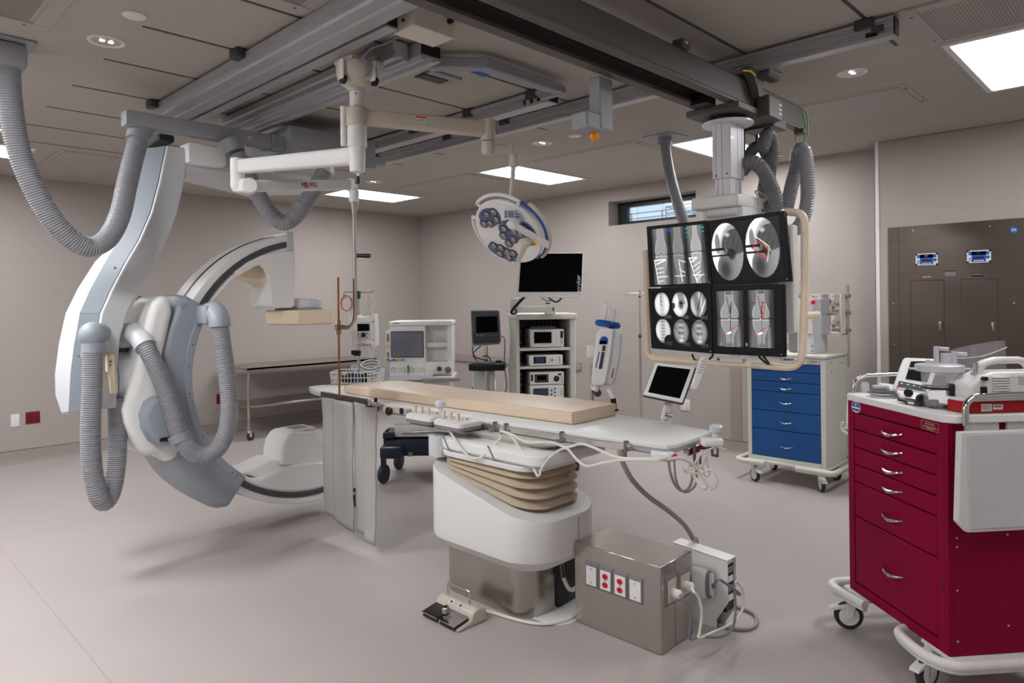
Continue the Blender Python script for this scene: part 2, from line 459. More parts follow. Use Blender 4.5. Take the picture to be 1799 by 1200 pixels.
def access(x0, x1, y0, y1, label):
    t = thing('access_panel', label, 'access panel', ((x0 + x1) / 2, (y0 + y1) / 2, ZC), group='screwed ceiling access panels')
    MB('accessgrey').box(x0, x1, y0, y1, ZC - .004, ZC, b=.001).build('frame', t)
    MB('accessgrey').box(x0 + .04, x1 - .04, y0 + .04, y1 - .04, ZC - .008, ZC - .004, b=.001).build('lid', t)
    s = MB('darkgrey')
    for a in (x0 + .1, x1 - .1):
        for b in (y0 + .02, y1 - .02): s.lathe([(.008, 0), (.008, -.0065)], (a, b, ZC), n=10)
    s.build('screw', t)
access(4.85, 5.45, 1.26, 2.06, 'flat ceiling access panel right of the grey hoses')
access(4.87, 5.43, 3.31, 4.52, 'long ceiling access panel beside the flat hose mounting plate')
access(4.83, 5.45, 5.34, 6.60, 'long ceiling access panel between two lit panels')
access(1.55, 2.09, 6.90, 8.20, 'ceiling access panel between the wall and the hanging hose')

# ---------------------------------------------------------------- wall plates
def duplex(m, c, ux, uz, n, mm='redsock', r=.016):
    """two oval sockets on a plate: c centre, ux/uz in plane, n outward"""
    for s in (1, -1):
        o = Vector(c) + uz * s * .02
        ring = [o + ux * r * math.cos(t * PI / 8) + uz * r * .82 * math.sin(t * PI / 8) for t in range(16)]
        m.slab(ring, n * .004, mm)
        for q, w in ((-.006, .002), (.006, .002)):
            m.obox(o + ux * (q - w / 2) + uz * .001 + n * .0038, ux * w, uz * .008, n * .001, 'black')
        m.obox(o - ux * .0025 - uz * .009 + n * .0038, ux * .005, uz * .005, n * .001, 'black')
def plate_A(x0, x1, z0, z1, m, label, kind, sock=0):
    t = thing(kind, label, 'wall outlet' if sock else 'wall plate', ((x0 + x1) / 2, Y1, z0))
    MB(m).box(x0, x1, Y1 - .008, Y1, z0, z1, b=.003, seg=2).build('cover_plate', t)
    if sock:
        s = MB(m); n = Vector((0, -1, 0))
        for k in range(sock): duplex(s, (x0 + (x1 - x0) * (k + .5) / sock, Y1 - .008, (z0 + z1) / 2), Vector((1, 0, 0)), Vector((0, 0, 1)), n, m)
        s.build('socket', t)
plate_A(1.465, 1.54, .374, .504, 'white2', 'blank white wall plate beside the red outlet on the far wall', 'blank_plate')
plate_A(1.592, 1.717, .389, .512, 'redplate', 'dark red wall outlet beside the blank white plate', 'wall_outlet', 2)
plate_A(3.555, 3.64, .375, .497, 'redplate', 'dark red wall outlet behind the curved hose, left of the steel table', 'wall_outlet', 1)
def plate_B(y, w, z0, z1, m, label, kind, sock=0):
    t = thing(kind, label, 'wall outlet', (X1, y, z0))
    MB(m).box(X1 - .008, X1, y - w / 2, y + w / 2, z0, z1, b=.003, seg=2).build('cover_plate', t)
    s = MB(m); n = Vector((-1, 0, 0))
    for k in range(sock): duplex(s, (X1 - .008, y - w / 2 + w * (k + .5) / sock, (z0 + z1) / 2), Vector((0, 1, 0)), Vector((0, 0, 1)), n, m)
    s.build('socket', t)
plate_B(7.36, .12, .25, .38, 'redplate', 'dark red outlet on the wall behind the portable ultrasound stand', 'wall_outlet', 1)
plate_B(6.98, .12, .37, .50, 'white2', 'white outlet on the wall right of the ultrasound stand', 'wall_outlet', 1)
plate_B(3.95, .115, .385, .51, 'white2', 'white double outlet low on the wall behind the touch screen', 'wall_outlet', 2)

# ---------------------------------------------------------------- roof railings outside the window
r = MB('rail_tan')
for z in (3.285, 3.39): r.cyl((12, 3.5, z), (12, 12.5, z), .014, n=8)
for k in range(12): r.cyl((12, 3.9 + k * .72, 2.7), (12, 3.9 + k * .72, 3.40), .014, n=8)
r.box(11.9, 12.1, 3.5, 12.5, 2.72, 2.86)
r.build('roof_railing', label='tan pipe railing on the roof outside the window', cat='railing', loc=(12, 8, 2.7))
r = MB('rail_tan')
for z in (3.44, 3.58): r.cyl((12.8, 4.6, z), (12.8, 7.9, z), .017, n=8)
for k in range(6): r.cyl((12.8, 4.7 + k * .64, 2.9), (12.8, 4.7 + k * .64, 3.58), .017, n=8)
r.cyl((12.8, 7.9, 3.58), (12.8, 7.2, 3.36), .017, n=8); r.box(12.7, 12.9, 4.6, 7.2, 3.36, 3.40)
r.build('roof_walkway', label='taller tan braced walkway frame behind the roof railing', cat='railing', loc=(12.8, 6.3, 2.9))

# ---------------------------------------------------------------- stainless warming cabinet
t = thing('warming_cabinet', 'wide brushed steel built-in warming cabinet with two narrow doors', 'warming cabinet', (XC, .9, 0))
xa = XC - .02
MB('cabsteel').box(xa, XC - .003, -.5, 1.827, .002, 2.197, b=.002).build('front_panel', t)
MB('darkgrey').box(xa - .0012, xa, 1.742, 1.746, .02, 2.197).build('seam', t)
for y0, y1, ha in ((1.413, 1.657, 1.44), (1.051, 1.294, 1.08)):
    d = MB('cabsteel', 'darkgrey').box(xa - .004, xa, y0 + .004, y1 - .004, .12, 1.735, b=.001).box(xa - .0015, xa, y0 - .004, y1 + .004, .11, 1.746, 1).build('door', t)
    MB('steel').box(xa - .014, xa - .004, ha - .012, ha + .014, 1.33, 1.40, b=.004).cyl((xa - .014, ha, 1.385), (xa - .03, ha, 1.385), .012, n=12).box(xa - .036, xa - .026, ha - .008, ha + .008, 1.335, 1.395, b=.004).build('handle', d)
for y0, y1, z0, on in ((1.455, 1.617, 1.864, 1), (1.093, 1.253, 1.868, 0)):
    yc = (y0 + y1) / 2
    c = MB('white2', 'black').box(xa - .008, xa, y0, y1, z0, z0 + .098, b=.002)
    for a in (y0 + .006, y1 - .006):
        for b in (z0 + .006, z0 + .092): c.box(xa - .0095, xa - .004, a - .008, a + .008, b - .007, b + .007, 1)
    c = c.build('control_display', t)
    m = MB('bluecap', 'black', 'redlight', 'green', 'labelwhite')
    m.box(xa - .01, xa - .008, yc - .048, yc + .048, z0 + .008, z0 + .09, 0).box(xa - .01, xa - .008, y0 + .012, y1 - .012, z0 + .062, z0 + .088, 0)
    m.box(xa - .0115, xa - .01, yc - .036, yc + .036, z0 + .032, z0 + .046, 1)
    m.box(xa - .0115, xa - .01, yc - .016, yc + .016, z0 + .07, z0 + .084, 1)
    for q in ((-.006, .003), (.004, .012)): m.box(xa - .0125, xa - .0115, yc + q[0], yc + q[1], z0 + .072, z0 + .082, 2) if on else None
    if on: m.box(xa - .0125, xa - .01, y1 - .026, y1 - .02, z0 + .073, z0 + .08, 3)
    for k in range(4): m.box(xa - .0115, xa - .01, yc - .034 + k * .018, yc - .022 + k * .018, z0 + .013, z0 + .02, 4)
    for k in range(2): m.box(xa - .0095, xa - .008, y1 - .03, y1 - .012, z0 + .018 + k * .014, z0 + .025 + k * .014, 0)
    m.lathe([(.013, 0), (.013, .0015)], (xa - .008, y0 + .02, z0 + .042), (-1, 0, 0), 16, 0)
    m.build('display_face', c)
m = MB('redplate', 'labelwhite').box(xa - .002, xa, 1.503, 1.577, 1.758, 1.782, 0)
for k in range(5): m.box(xa - .0026, xa - .002, 1.508 + k * .013, 1.517 + k * .013, 1.771, 1.775, 1).box(xa - .0026, xa - .002, 1.508 + k * .013, 1.517 + k * .013, 1.763, 1.767, 1)
m.build('warning_label', t, label='small red warning label')
m = MB('black', 'labelwhite').box(xa - .002, xa, 1.145, 1.222, 1.758, 1.784, 0)
for k in range(5): m.box(xa - .0026, xa - .002, 1.15 + k * .014, 1.16 + k * .014, 1.774, 1.777, 1)
m.build('notice_label', t, label='small black notice label')
m = MB('navy', 'plategrey').box(xa - .002, xa, 1.33, 1.41, 1.806, 1.815, 0).box(xa - .0015, xa, 1.333, 1.407, 1.772, 1.805, 1); m.build('notice_label', t, label='grey notice label with dark heading')
b = MB('bluecap').lathe([(.026, 0), (.026, .003)], (xa, .946, 2.108), (-1, 0, 0), 24).build('maker_badge', t, label='round blue badge')
text('SSI', (xa - .0036, .946, 2.108), (0, -1, 0), (0, 0, 1), .028, 'labelwhite', b)
s = MB('chrome')
for y, z in ((1.79, 2.05), (1.635, 2.16), (1.1, 2.15), (1.79, 1.55), (.95, 1.55), (1.79, .85), (1.785, 1.2)): s.lathe([(.006, 0), (.006, .003)], (xa, y, z), (-1, 0, 0), 10)
s.build('screw', t)
# ================================================================= ceiling rails
ZT, ZB = 2.93, 2.842
def clamps(t, ys, x, w=.05):
    for y in ys:
        MB('darkgrey').box(x - w, x, y - .045, y + .045, 2.895, ZC - .001, b=.006).build('anchor_block', t)
t = thing('ceiling_rail', 'widest aluminium ceiling rail, leftmost of the parallel rails', 'ceiling rail', (1.72, 2.6, ZT), group='aluminium ceiling rails')
m = MB('alu')
prof = [(1.63, ZT), (1.63, 2.895), (1.64, 2.893), (1.64, 2.868), (1.632, 2.866), (1.632, 2.85), (1.645, ZB), (1.66, ZB), (1.668, 2.852), (1.722, 2.852), (1.73, ZB - .002), (1.75, ZB - .002), (1.756, 2.848), (1.82, 2.848), (1.82, ZT)]
m.prism(prof, 'y', .2, 4.86); m.build('extrusion', t, ang=20)
clamps(t, (2.35, 3.57, 4.847), 1.63)
t = thing('ceiling_rail', 'narrow aluminium ceiling rail ending at the cream junction box', 'ceiling rail', (1.86, 3.7, ZT), group='aluminium ceiling rails')
m = MB('alu'); m.prism([(1.835, ZT), (1.835, 2.858), (1.845, 2.856), (1.845, 2.85), (1.835, 2.848), (1.835, ZB), (1.895, ZB), (1.895, ZT)], 'y', 2.56, 4.9); m.build('extrusion', t, ang=20)
MB('black').box(1.828, 1.835, 2.56, 2.63, 2.862, 2.9).build('end_stop', t)
MB('black').box(1.84, 1.89, 2.552, 2.56, 2.85, 2.92).build('end_cap', t)
t = thing('ceiling_rail', 'double grooved aluminium ceiling rail carrying the bent grey crossbar', 'ceiling rail', (2.17, 3.8, ZT), group='aluminium ceiling rails')
m = MB('alu')
m.prism([(2.09, ZT), (2.09, 2.89), (2.10, 2.88), (2.10, 2.862), (2.09, 2.857), (2.09, ZB), (2.11, ZB), (2.118, 2.856), (2.155, 2.856), (2.16, ZB), (2.18, ZB), (2.18, ZT)], 'y', 2.86, 4.9)
m.prism([(2.2, ZT), (2.2, 2.862), (2.212, ZB), (2.232, ZB), (2.24, 2.858), (2.268, 2.858), (2.275, ZB), (2.295, ZB), (2.30, 2.853), (2.335, 2.853), (2.335, ZT)], 'y', 2.78, 4.9)
m.box(2.17, 2.21, 2.9, 4.9, 2.89, ZT)
m.build('extrusion', t, ang=20)
MB('black').box(2.205, 2.325, 2.772, 2.78, 2.87, 2.925).build('end_cap', t)
t = thing('ceiling_rail', 'slim aluminium ceiling rail with three dark holes at its near end', 'ceiling rail', (3.26, 3.9, ZT), group='aluminium ceiling rails')
m = MB('alu', 'aludark'); m.prism([(3.235, ZT), (3.235, 2.905), (3.26, 2.9), (3.26, 2.862), (3.235, 2.858), (3.235, ZB), (3.33, ZB), (3.33, ZT)], 'y', 2.83, 5.05); m.build('extrusion', t, ang=20)
d = MB('black')
for y in (2.87, 2.93, 2.99): d.lathe([(.013, 0), (.013, .002)], (3.26, y, 2.88), (-1, 0, 0), 14)
d.box(3.257, 3.26, 3.04, 3.06, 2.862, 2.9); d.build('bolt_hole', t)
MB('black').box(3.24, 3.325, 2.82, 2.83, 2.85, 2.925).build('end_cap', t)
clamps(t, (2.98, 3.582, 4.2), 3.28)
t = thing('ceiling_rail', 'long aluminium ceiling rail farthest to the side, crossing above the monitors', 'ceiling rail', (3.63, 3.1, ZT), group='aluminium ceiling rails')
m = MB('alu', 'aludark')
m.prism([(3.59, ZT), (3.59, 2.915), (3.6, 2.91), (3.6, 2.9), (3.592, 2.895), (3.592, 2.88), (3.604, 2.876), (3.604, 2.862), (3.592, 2.855), (3.592, ZB - .004), (3.66, ZB - .004), (3.66, ZT)], 'y', .98, 5.3); m.build('extrusion', t, ang=20)
MB('black').box(3.594, 3.656, .972, .98, 2.846, 2.925).build('end_cap', t)
MB('black').box(3.586, 3.594, 1.05, 1.10, 2.852, 2.872).build('end_slot', t)
MB('darkgrey').box(3.583, 3.594, 1.02, 1.075, 2.868, 2.9, b=.003).build('end_stop', t)
clamps(t, (1.107, 2.35, 3.568, 4.21, 5.2), 3.625)
for y0, y1 in ((1.5, 1.9),): pass

# bent crossbar between two rails, blue tape on the ceiling
t = thing('crossbar', 'bent grey crossbar joining two rail ends above the blue tape', 'crossbar', (2.7, 2.7, 2.9))
P = [at(752, 113, Z=2.88), at(850, 113, Z=2.88), at(966, 152, Z=2.88)]
m = MB('beamgrey')
secs = []
for i, p in enumerate(P):
    d = (P[min(i + 1, 2)] - P[max(i - 1, 0)]).normalized(); n = Vector((-d.y, d.x, 0)); k = 1.12 if i == 1 else 1
    secs.append([p + n * .035 * k + Vector((0, 0, .03)), p - n * .035 * k + Vector((0, 0, .03)), p - n * .035 * k - Vector((0, 0, .03)), p + n * .035 * k - Vector((0, 0, .03))])
m.loft(secs); m.build('bar', t, bev=.008)
MB('beamgrey').box(3.19, 3.235, 2.70, 2.86, 2.85, 2.905, b=.006).box(3.06, 3.235, 2.68, 2.74, 2.855, 2.9, b=.006).build('foot', t)
q = at(745, 128, Z=2.86)
MB('black', 'beamgrey').box(q.x - .02, q.x + .16, q.y - .02, q.y + .06, 2.845, 2.852, b=.002).box(q.x + .0, q.x + .22, q.y - .07, q.y + .03, 2.85, 2.868, 1, b=.004).build('cable_guide', t)
for c4, lab in ((((830, 120), (843, 117), (880, 127), (868, 133)), 'longer strip of blue tape on the ceiling under the crossbar'), (((826, 127), (836, 124), (860, 132), (850, 136)), 'shorter strip of blue tape on the ceiling under the crossbar')):
    pts = [at(*p, Z=ZC - .003) for p in c4]
    MB('tape').slab(pts, (0, 0, .001)).build('tape_strip', label=lab, cat='tape', loc=pts[0], group='blue tape on the ceiling')
# junction box
t = thing('junction_box', 'cream metal junction box hanging beside the narrow rail', 'junction box', (2.05, 2.56, 2.93))
MB('offwhite').box(1.929, 2.168, 2.48, 2.637, 2.852, ZC - .002, b=.002).build('housing', t)
MB('black').lathe([(.008, 0), (.008, .003)], (1.929, 2.56, 2.895), (-1, 0, 0), 12).lathe([(.013, 0), (.013, .02)], (2.135, 2.48, 2.925), (0, -1, 0), 12).build('knockout', t)
m = MB('cablegrey')
m.tube(smooth([(2.0, 2.66, 2.88), (1.98, 2.78, 2.86), (1.955, 2.86, 2.85), (1.94, 2.93, 2.8), (1.95, 2.95, 2.745), (1.975, 2.92, 2.74), (1.985, 2.9, 2.79), (1.97, 2.93, 2.83)], .02), .006, 8); m.build('cable', t)

# ================================================================= bridge for the monitors
t = thing('rail_bridge', 'dark grey twin beam bridge running across under the ceiling rails', 'rail bridge', (2.6, 1.82, 2.8))
m = MB('bridge', 'darkgrey')
m.prism([(1.706, 2.652), (1.706, 2.664), (1.712, 2.672), (1.712, 2.79), (1.72, 2.80), (1.76, 2.80), (1.76, 2.652)], 'x', .9, 4.37); m.build('near_beam', t, ang=25)
m = MB('bridge', 'aludark')
m.prism([(1.90, 2.80), (1.90, 2.79), (1.93, 2.785), (1.93, 2.745), (1.915, 2.74), (1.915, 2.732), (1.93, 2.728), (1.93, 2.675), (1.89, 2.668), (1.89, 2.652), (1.945, 2.652), (1.945, 2.80)], 'x', .9, 3.62); m.build('far_beam', t, ang=25)
m = MB('bridge')
m.box(3.44, 3.92, 1.68, 1.99, 2.612, 2.648, b=.004).build('end_plate', t)
MB('bridge').box(.9, 3.44, 1.755, 1.905, 2.785, 2.80).build('top_web', t)
m = MB('darkgrey')
for x in (2.35, 2.75, 3.05): m.box(x, x + .03, 1.86, 1.93, 2.775, 2.80, b=.004)
m.build('cable_clip', t)
m = MB('bridge', 'labelwhite'); m.box(2.92, 2.99, 1.70, 1.76, 2.80, 2.845, b=.004).box(2.94, 2.965, 1.698, 1.70, 2.822, 2.834, 1); m.build('limit_switch', t)
# trolley hangers on the two long rails
def hanger(x):
    m = MB('bridge')
    m.prism([(x - .14, 2.842), (x + .03, 2.842), (x + .03, 2.72), (x + .015, 2.705), (x - .03, 2.705), (x - .04, 2.74), (x - .09, 2.80), (x - .14, 2.82)], 'y', 1.655, 1.70)
    m.box(x - .03, x + .12, 1.60, 1.66, 2.80, 2.835, b=.008); m.box(x - .06, x + .06, 1.66, 1.99, 2.80, 2.842, b=.004)
    return m.build('rail_hanger', t, ang=30)
hanger(3.66); hanger(1.72)
m = MB('chrome', 'black'); m.lathe([(.03, 0), (.03, .03)], (3.33, 1.87, 2.72), (1, 0, 0), 20, 0).box(3.33, 3.42, 1.80, 1.90, 2.64, 2.70, 1); m.build('trolley_wheel', t)
m = MB('yellow'); m.tube(smooth([(3.45, 1.66, 2.80), (3.52, 1.65, 2.81), (3.58, 1.65, 2.80)], .01), .005, 8); m.build('earth_wire', t)
# end box with vents, connectors
m = MB('bridge', 'labelwhite')
BXa, BXb = at(1350, 205, Y=1.63).x, at(1373, 205, Y=1.63).x
m.box(BXa, BXb, 1.625, 1.70, 2.60, 2.72, b=.006)
for z in (2.63, 2.655, 2.68):
    for k in range(3): m.box(BXb - .045 + k * .013, BXb - .036 + k * .013, 1.623, 1.626, z, z + .012, 1)
m.build('connector_box', t)
m = MB('bridge'); m.box(3.92, 4.1, 1.70, 1.90, 2.60, 2.652, b=.004); m.build('cable_box', t)
m = MB('bridge'); m.box(4.30, 4.36, 1.68, 1.74, 2.62, 2.652, b=.004); m.build('cable_gland', t)
m = MB('bridge'); m.box(3.78, 3.90, 1.86, 2.0, 2.44, 2.62, b=.008); m.build('cable_box', t)
m = MB('cabletan', 'green')
m.tube(smooth([at(1402, 185, D=4.32), at(1417, 200, D=4.32), at(1419, 235, D=4.32), at(1411, 262, D=4.32)], .02), .005, 8, 0)
m.tube(smooth([at(1403, 186, D=4.32), at(1412, 205, D=4.32), at(1415, 230, D=4.32), at(1410, 262, D=4.32)], .02), .005, 8, 1)
m.tube(smooth([at(1399, 232, D=4.32), at(1399, 248, D=4.32), at(1406, 258, D=4.32), at(1411, 252, D=4.32)], .01), .006, 8, 0)
m.build('loop_wires', t)
# amber beacon
t = thing('warning_beacon', 'grey bracket with amber warning lamp hanging from the bridge', 'warning beacon', at(1060, 190, Y=1.97))
p0, p1 = at(1050, 133, Y=1.965), at(1073, 232, Y=1.965)
MB('beamgrey').box(p0.x, p1.x, 1.95, 2.02, p1.z, 2.652, b=.006).build('post', t)
a = at(1024, 194, Y=1.98); b = at(1054, 233, Y=1.98)
MB('beamgrey').box(a.x, p1.x - .01, 1.955, 2.05, b.z, a.z, b=.008).build('housing', t)
c = at(1044, 236, Y=2.0)
MB('amberlamp').lathe([(.021, .01), (.022, -.012), (.02, -.022), (.012, -.032), (.003, -.036)], c, (0, 0, 1), 20).build('lamp_dome', t)

# ================================================================= surgical column with two arms
CXM, CYM = 1.975, 3.02
t = thing('ceiling_column', 'cream ceiling column with bell mount between the rails', 'ceiling column', (CXM, CYM, ZB))
MB('warm').box(1.90, 2.10, CYM - .07, CYM + .09, 2.812, 2.842, b=.006).build('trolley_plate', t)
MB('warm').lathe([(.098, 0), (.10, -.01), (.10, -.055), (.094, -.075), (.07, -.105), (.045, -.118), (.042, -.135), (.036, -.137)], (CXM, CYM, 2.812), (0, 0, 1), 40).build('bell', t)
MB('white2').lathe([(.035, 2.50), (.035, 2.69), (.041, 2.69), (.041, 2.705)], (CXM, CYM, 0), (0, 0, 1), 32).build('tube', t)
s = MB('darkgrey')
for z in (2.66, 2.60, 2.545): s.lathe([(.004, 0), (.004, .003)], (CXM - .022 , CYM - .027, z), (-.6, -.8, 0), 8)
s.build('set_screw', t)
for x, y in ((-.105, -.03), (.03, -.105)):
    m = MB('white2'); u = Vector((CXM + x, CYM + y, 2.81))
    m.box(u.x - .004, u.x + .004, u.y - .02, u.y + .02, 2.715, 2.812); m.box(u.x + .016, u.x + .02, u.y - .012, u.y + .012, 2.715, 2.812)
    b = m.build('bumper_bracket', t)
    MB('black').lathe([(.024, 0), (.024, .016)], (u.x + .001, u.y, 2.715), (1, 0, 0), 20).build('roller', b)
# shared pivot collar belongs to the column
MB('white2').lathe([(.047, 2.395), (.049, 2.40), (.049, 2.51), (.045, 2.515)], (CXM, CYM, 0), (0, 0, 1), 32).build('collar', t)
MB('white2').cyl((CXM - .052, CYM + .04, 2.40), (CXM - .052, CYM + .04, 2.60), .016, n=16).build('cable_spigot', t)

def beam(m, a, b, w, h0, h1, mi=0, seg=6):
    """tapered rounded bar from a to b: width w, heights at each end"""
    d = (b - a); n = Vector((-d.y, d.x, 0)).normalized(); secs = []
    for f in range(seg + 1):
        q = f / seg; c = a.lerp(b, q); h = h0 + (h1 - h0) * q
        secs.append([c + n * u + Vector((0, 0, v)) for u, v in rrect(w, h, min(w, h) * .28, 3)])
    m.loft(secs, mi)
def sticker(o, right, up, parent, w=.055, h=.03):
    n = right.cross(up).normalized(); m = MB('labelwhite', 'orange', 'darkgrey')
    m.obox(o, right * w, up * h, n * .0006, 0).obox(o + up * h * .68 + n * .0006, right * w, up * h * .32, n * .0004, 1)
    for k in range(4): m.obox(o + up * h * (.12 + .13 * k) + right * w * .28 + n * .0006, right * w * (.66 - .06 * (k % 2)), up * h * .05, n * .0003, 2)
    a, b, c = o + right * w * .05 + up * h * .15, o + right * w * .22 + up * h * .15, o + right * w * .135 + up * h * .55
    m.slab([a + n * .0006, b + n * .0006, c + n * .0006], n * .0003, 2)
    return m.build('warning_sticker', parent, label='small white sticker with orange band')

# ---- surgical light on the upper arm
DL = 3.80
e1 = at(857, 226, D=DL)
a0 = Vector((CXM, CYM, at(640, 206, D=3.53).z))
t = thing('surgical_light', 'round surgical light head with clustered lenses on a swivel arm', 'surgical light', (CXM, CYM, a0.z))
m = MB('warm')
m.lathe([(.052, -.05), (.054, -.045), (.054, .04), (.05, .046)], a0 - Vector((0, 0, .0)), (0, 0, 1), 32)
e1 = Vector((e1.x, e1.y, a0.z - .0))
dr = (e1 - a0).normalized()
beam(m, a0 + dr * .04, e1, .062, .078, .088)
m.lathe([(.038, .05), (.04, .045), (.04, -.06), (.037, -.065)], e1, (0, 0, 1), 28)
arm = m.build('arm', t)
nr = Vector((dr.y, -dr.x, 0))
if nr.dot(EYE - a0) < 0: nr = -nr
sticker(a0 + dr * .30 + nr * .0325 + Vector((0, 0, -.005)), dr, Vector((0, 0, 1)), arm)
k1 = at(858, 262, D=DL); k1 = Vector((e1.x, e1.y, k1.z))
m = MB('warm')
m.lathe([(.037, .04), (.037, -.02), (.03, -.032)], k1, (0, 0, 1), 24)
e2 = at(897, 262, D=DL + .02)
beam(m, k1, e2, .05, .05, .055)
m.lathe([(.022, -.03), (.024, -.03), (.026, .03), (.02, .036)], e2, (0, 0, 1), 24)
c1 = at(902, 271, D=DL + .02); c2 = at(902, 292, D=DL + .02)
m.lathe([(.026, 0), (.026, -(c1.z - c2.z)), (.02, -(c1.z - c2.z) - .005)], c1, (0, 0, 1), 24)
m.build('elbow', t)
st = smooth([at(902, 290, D=3.82), at(900, 320, D=3.82), at(897, 350, D=3.82), at(898, 376, D=3.82)], .02)
MB('warm').tube(st, .0125, 16).build('stem', t)
LC = at(893, 408, D=3.86)
rt, dn, fw = CAMM[0].copy(), CAMM[1].copy(), CAMM[2].copy()
nn = (rt * -.47 + dn * .64 + fw * -.60).normalized()
ua = (rt * .8 + dn * .6); ua = (ua - nn * ua.dot(nn)).normalized(); va = nn.cross(ua)
if va.dot(dn) < 0: va = -va
RL = .212
def lp(u, v, h=0): return LC + ua * (u * RL) + va * (v * RL) + nn * h
m = MB('white2')
m.lathe([(RL * .70, -.055), (RL * .95, -.03), (RL, -.012), (RL, 0), (RL * .97, .008), (RL * .9, .01)], LC, nn, 56); m.build('head', t)
pods = []
def lens_panel(cu, cv, ru, rv, rot, spots, notch=0):
    pts = []
    for k in range(28):
        a = 2 * PI * k / 28; x, y = ru * math.cos(a), rv * math.sin(a)
        x *= 1 - notch * max(0, math.sin(a)) ** 2
        pts.append(lp(cu + x * math.cos(rot) - y * math.sin(rot), cv + x * math.sin(rot) + y * math.cos(rot), .0105))
    p = MB('ledlens').slab(pts, nn * .004).build('lens_panel', t)
    for (u, v) in spots:
        MB('lens', 'darkgrey').lathe([(.026, .012), (.026, .017), (.02, .019)], lp(u, v), nn, 18, 1).lathe([(.021, .018), (.014, .0215), (.004, .0225)], lp(u, v), nn, 18, 0).build('lens', p)
lens_panel(-.62, -.1, .36, .27, 2.0, [(-.6, -.36), (-.44, -.2), (-.72, -.12), (-.52, .08), (-.66, .24)])
lens_panel(.02, -.12, .34, .34, .2, [(-.1, -.34), (-.14, -.08), (.12, -.22), (-.05, .16), (.22, .04), (.3, -.28), (.18, .28)], .2)
lens_panel(.20, .70, .5, .22, -.35, [(-.14, .72), (.06, .62), (.28, .6), (.12, .84), (.42, .5), (.38, .74)], -.1)
lens_panel(.46, -.5, .36, .22, .6, [(.3, -.6), (.5, -.5), (.64, -.32)])
for a0_, a1_, rr_, h in ((1.15, 2.75, 1.12, -.015), (-3.05, -1.75, 1.12, -.015)):
    P = [lp(math.cos(a), math.sin(a) , h) for a in (a0_,)] + [lp(rr_ * math.cos(a0_ + (a1_ - a0_) * k / 14), rr_ * math.sin(a0_ + (a1_ - a0_) * k / 14), h) for k in range(15)] + [lp(math.cos(a1_), math.sin(a1_), h)]
    MB('white2').tube(P, .011, 10).build('grip_rail', t)
m = MB('bluecap'); m.tube([lp(1.06 * math.cos(-1.9 + 2.2 * k / 20), 1.06 * math.sin(-1.9 + 2.2 * k / 20), -.028) for k in range(21)], .007, 8); m.build('blue_seal', t)
m = MB('warm'); P = [lp(1.10 * math.cos(-1.55 + 1.75 * k / 20), 1.10 * math.sin(-1.55 + 1.75 * k / 20), -.045) for k in range(21)]
m.tube(P, .014, 10); m.build('yoke', t)
# bar across the face, control panel and sterile handle
hb = at(900, 394, D=3.70); he = at(962, 430, D=3.78)
m = MB('white2'); m.lathe([(.026, -.02), (.028, .012), (.022, .016)], hb, nn, 24); beam(m, hb, he, .04, .035, .04); m.cyl(hb - nn * .05, hb, .02, n=16)
m.build('control_arm', t)
h0, h1 = at(925, 424, D=3.70), at(911, 458, D=3.62)
hv = h1 - h0
MB('warm').tube([h0, h0 + hv * .15, h0 + hv * .2, h0 + hv * .9, h1], [.026, .026, .016, .013, .015], 18).build('sterile_handle', t)
pc = at(885, 369, D=3.72); px_ = at(914.5, 369, D=3.72) - pc; pd_ = at(885, 385, D=3.72) - pc
c = MB('cool').obox(pc, px_, pd_, -fw * .03, b=.004).build('control_panel', t)
m = MB('plategrey', 'bluecap'); o_ = pc - fw * .031
m.obox(o_ + px_ * .25 + pd_ * .2, px_ * .37, pd_ * .7, -fw * .001, 0)
for k in range(3):
    m.obox(o_ + px_ * .06 + pd_ * (.2 + .26 * k), px_ * .13, pd_ * .17, -fw * .001, 1); m.obox(o_ + px_ * .68 + pd_ * (.2 + .26 * k), px_ * (.13 if k == 0 else .27), pd_ * .17, -fw * .001, 1)
m.build('keypad', c)
MB('yellow').slab([at(937, 422, D=3.70), at(944, 422, D=3.70), at(944, 428, D=3.70), at(937, 428, D=3.70)], fw * .002).build('caution_label', t, label='tiny yellow caution label')

# ---- radiation shield on the lower spring arm
a0 = Vector((CXM, CYM, at(635, 276, D=3.53).z))
t = thing('radiation_shield', 'amber lead acrylic shield seen edge-on, hung from a white spring arm', 'radiation shield', (CXM, CYM, a0.z))
kn = at(417, 290, D=3.70); kn.z = a0.z - .01
z0, z1 = at(634, 303, D=3.53).z, a0.z + .055
dr = (kn - a0).normalized()
m = MB('white')
m.lathe([(.036, z0), (.038, z0 + .005), (.043, z1 - .005), (.041, z1)], (CXM, CYM, 0), (0, 0, 1), 32)
beam(m, a0 + dr * .03 + Vector((0, 0, .005)), kn, .058, .09, .075)
m.prism([(0, 0), (0, 0)], 'x', 0, 0) if False else None
m.lathe([(.033, .045), (.036, .04), (.036, -.035), (.033, -.04)], kn, (0, 0, 1), 28)
arm = m.build('upper_arm', t)
nr = Vector((dr.y, -dr.x, 0)); nr = nr if nr.dot(EYE - a0) > 0 else -nr
ax = dr if dr.dot(rt) > 0 else -dr
sticker(at(505, 288, D=3.66 - .035), ax, Vector((0, 0, 1)), arm)
m = MB('darkgrey', 'chrome'); zb = at(634, 303, D=3.53).z
m.cyl((CXM, CYM, zb), (CXM, CYM, zb - .02), .007, n=10, m=1).box(CXM - .01, CXM + .01, CYM - .012, CYM + .012, zb - .06, zb - .02, b=.004); m.build('brake_knob', t)
kz = at(421, 327, D=3.70)
m = MB('white'); kb = Vector((kn.x, kn.y, kz.z))
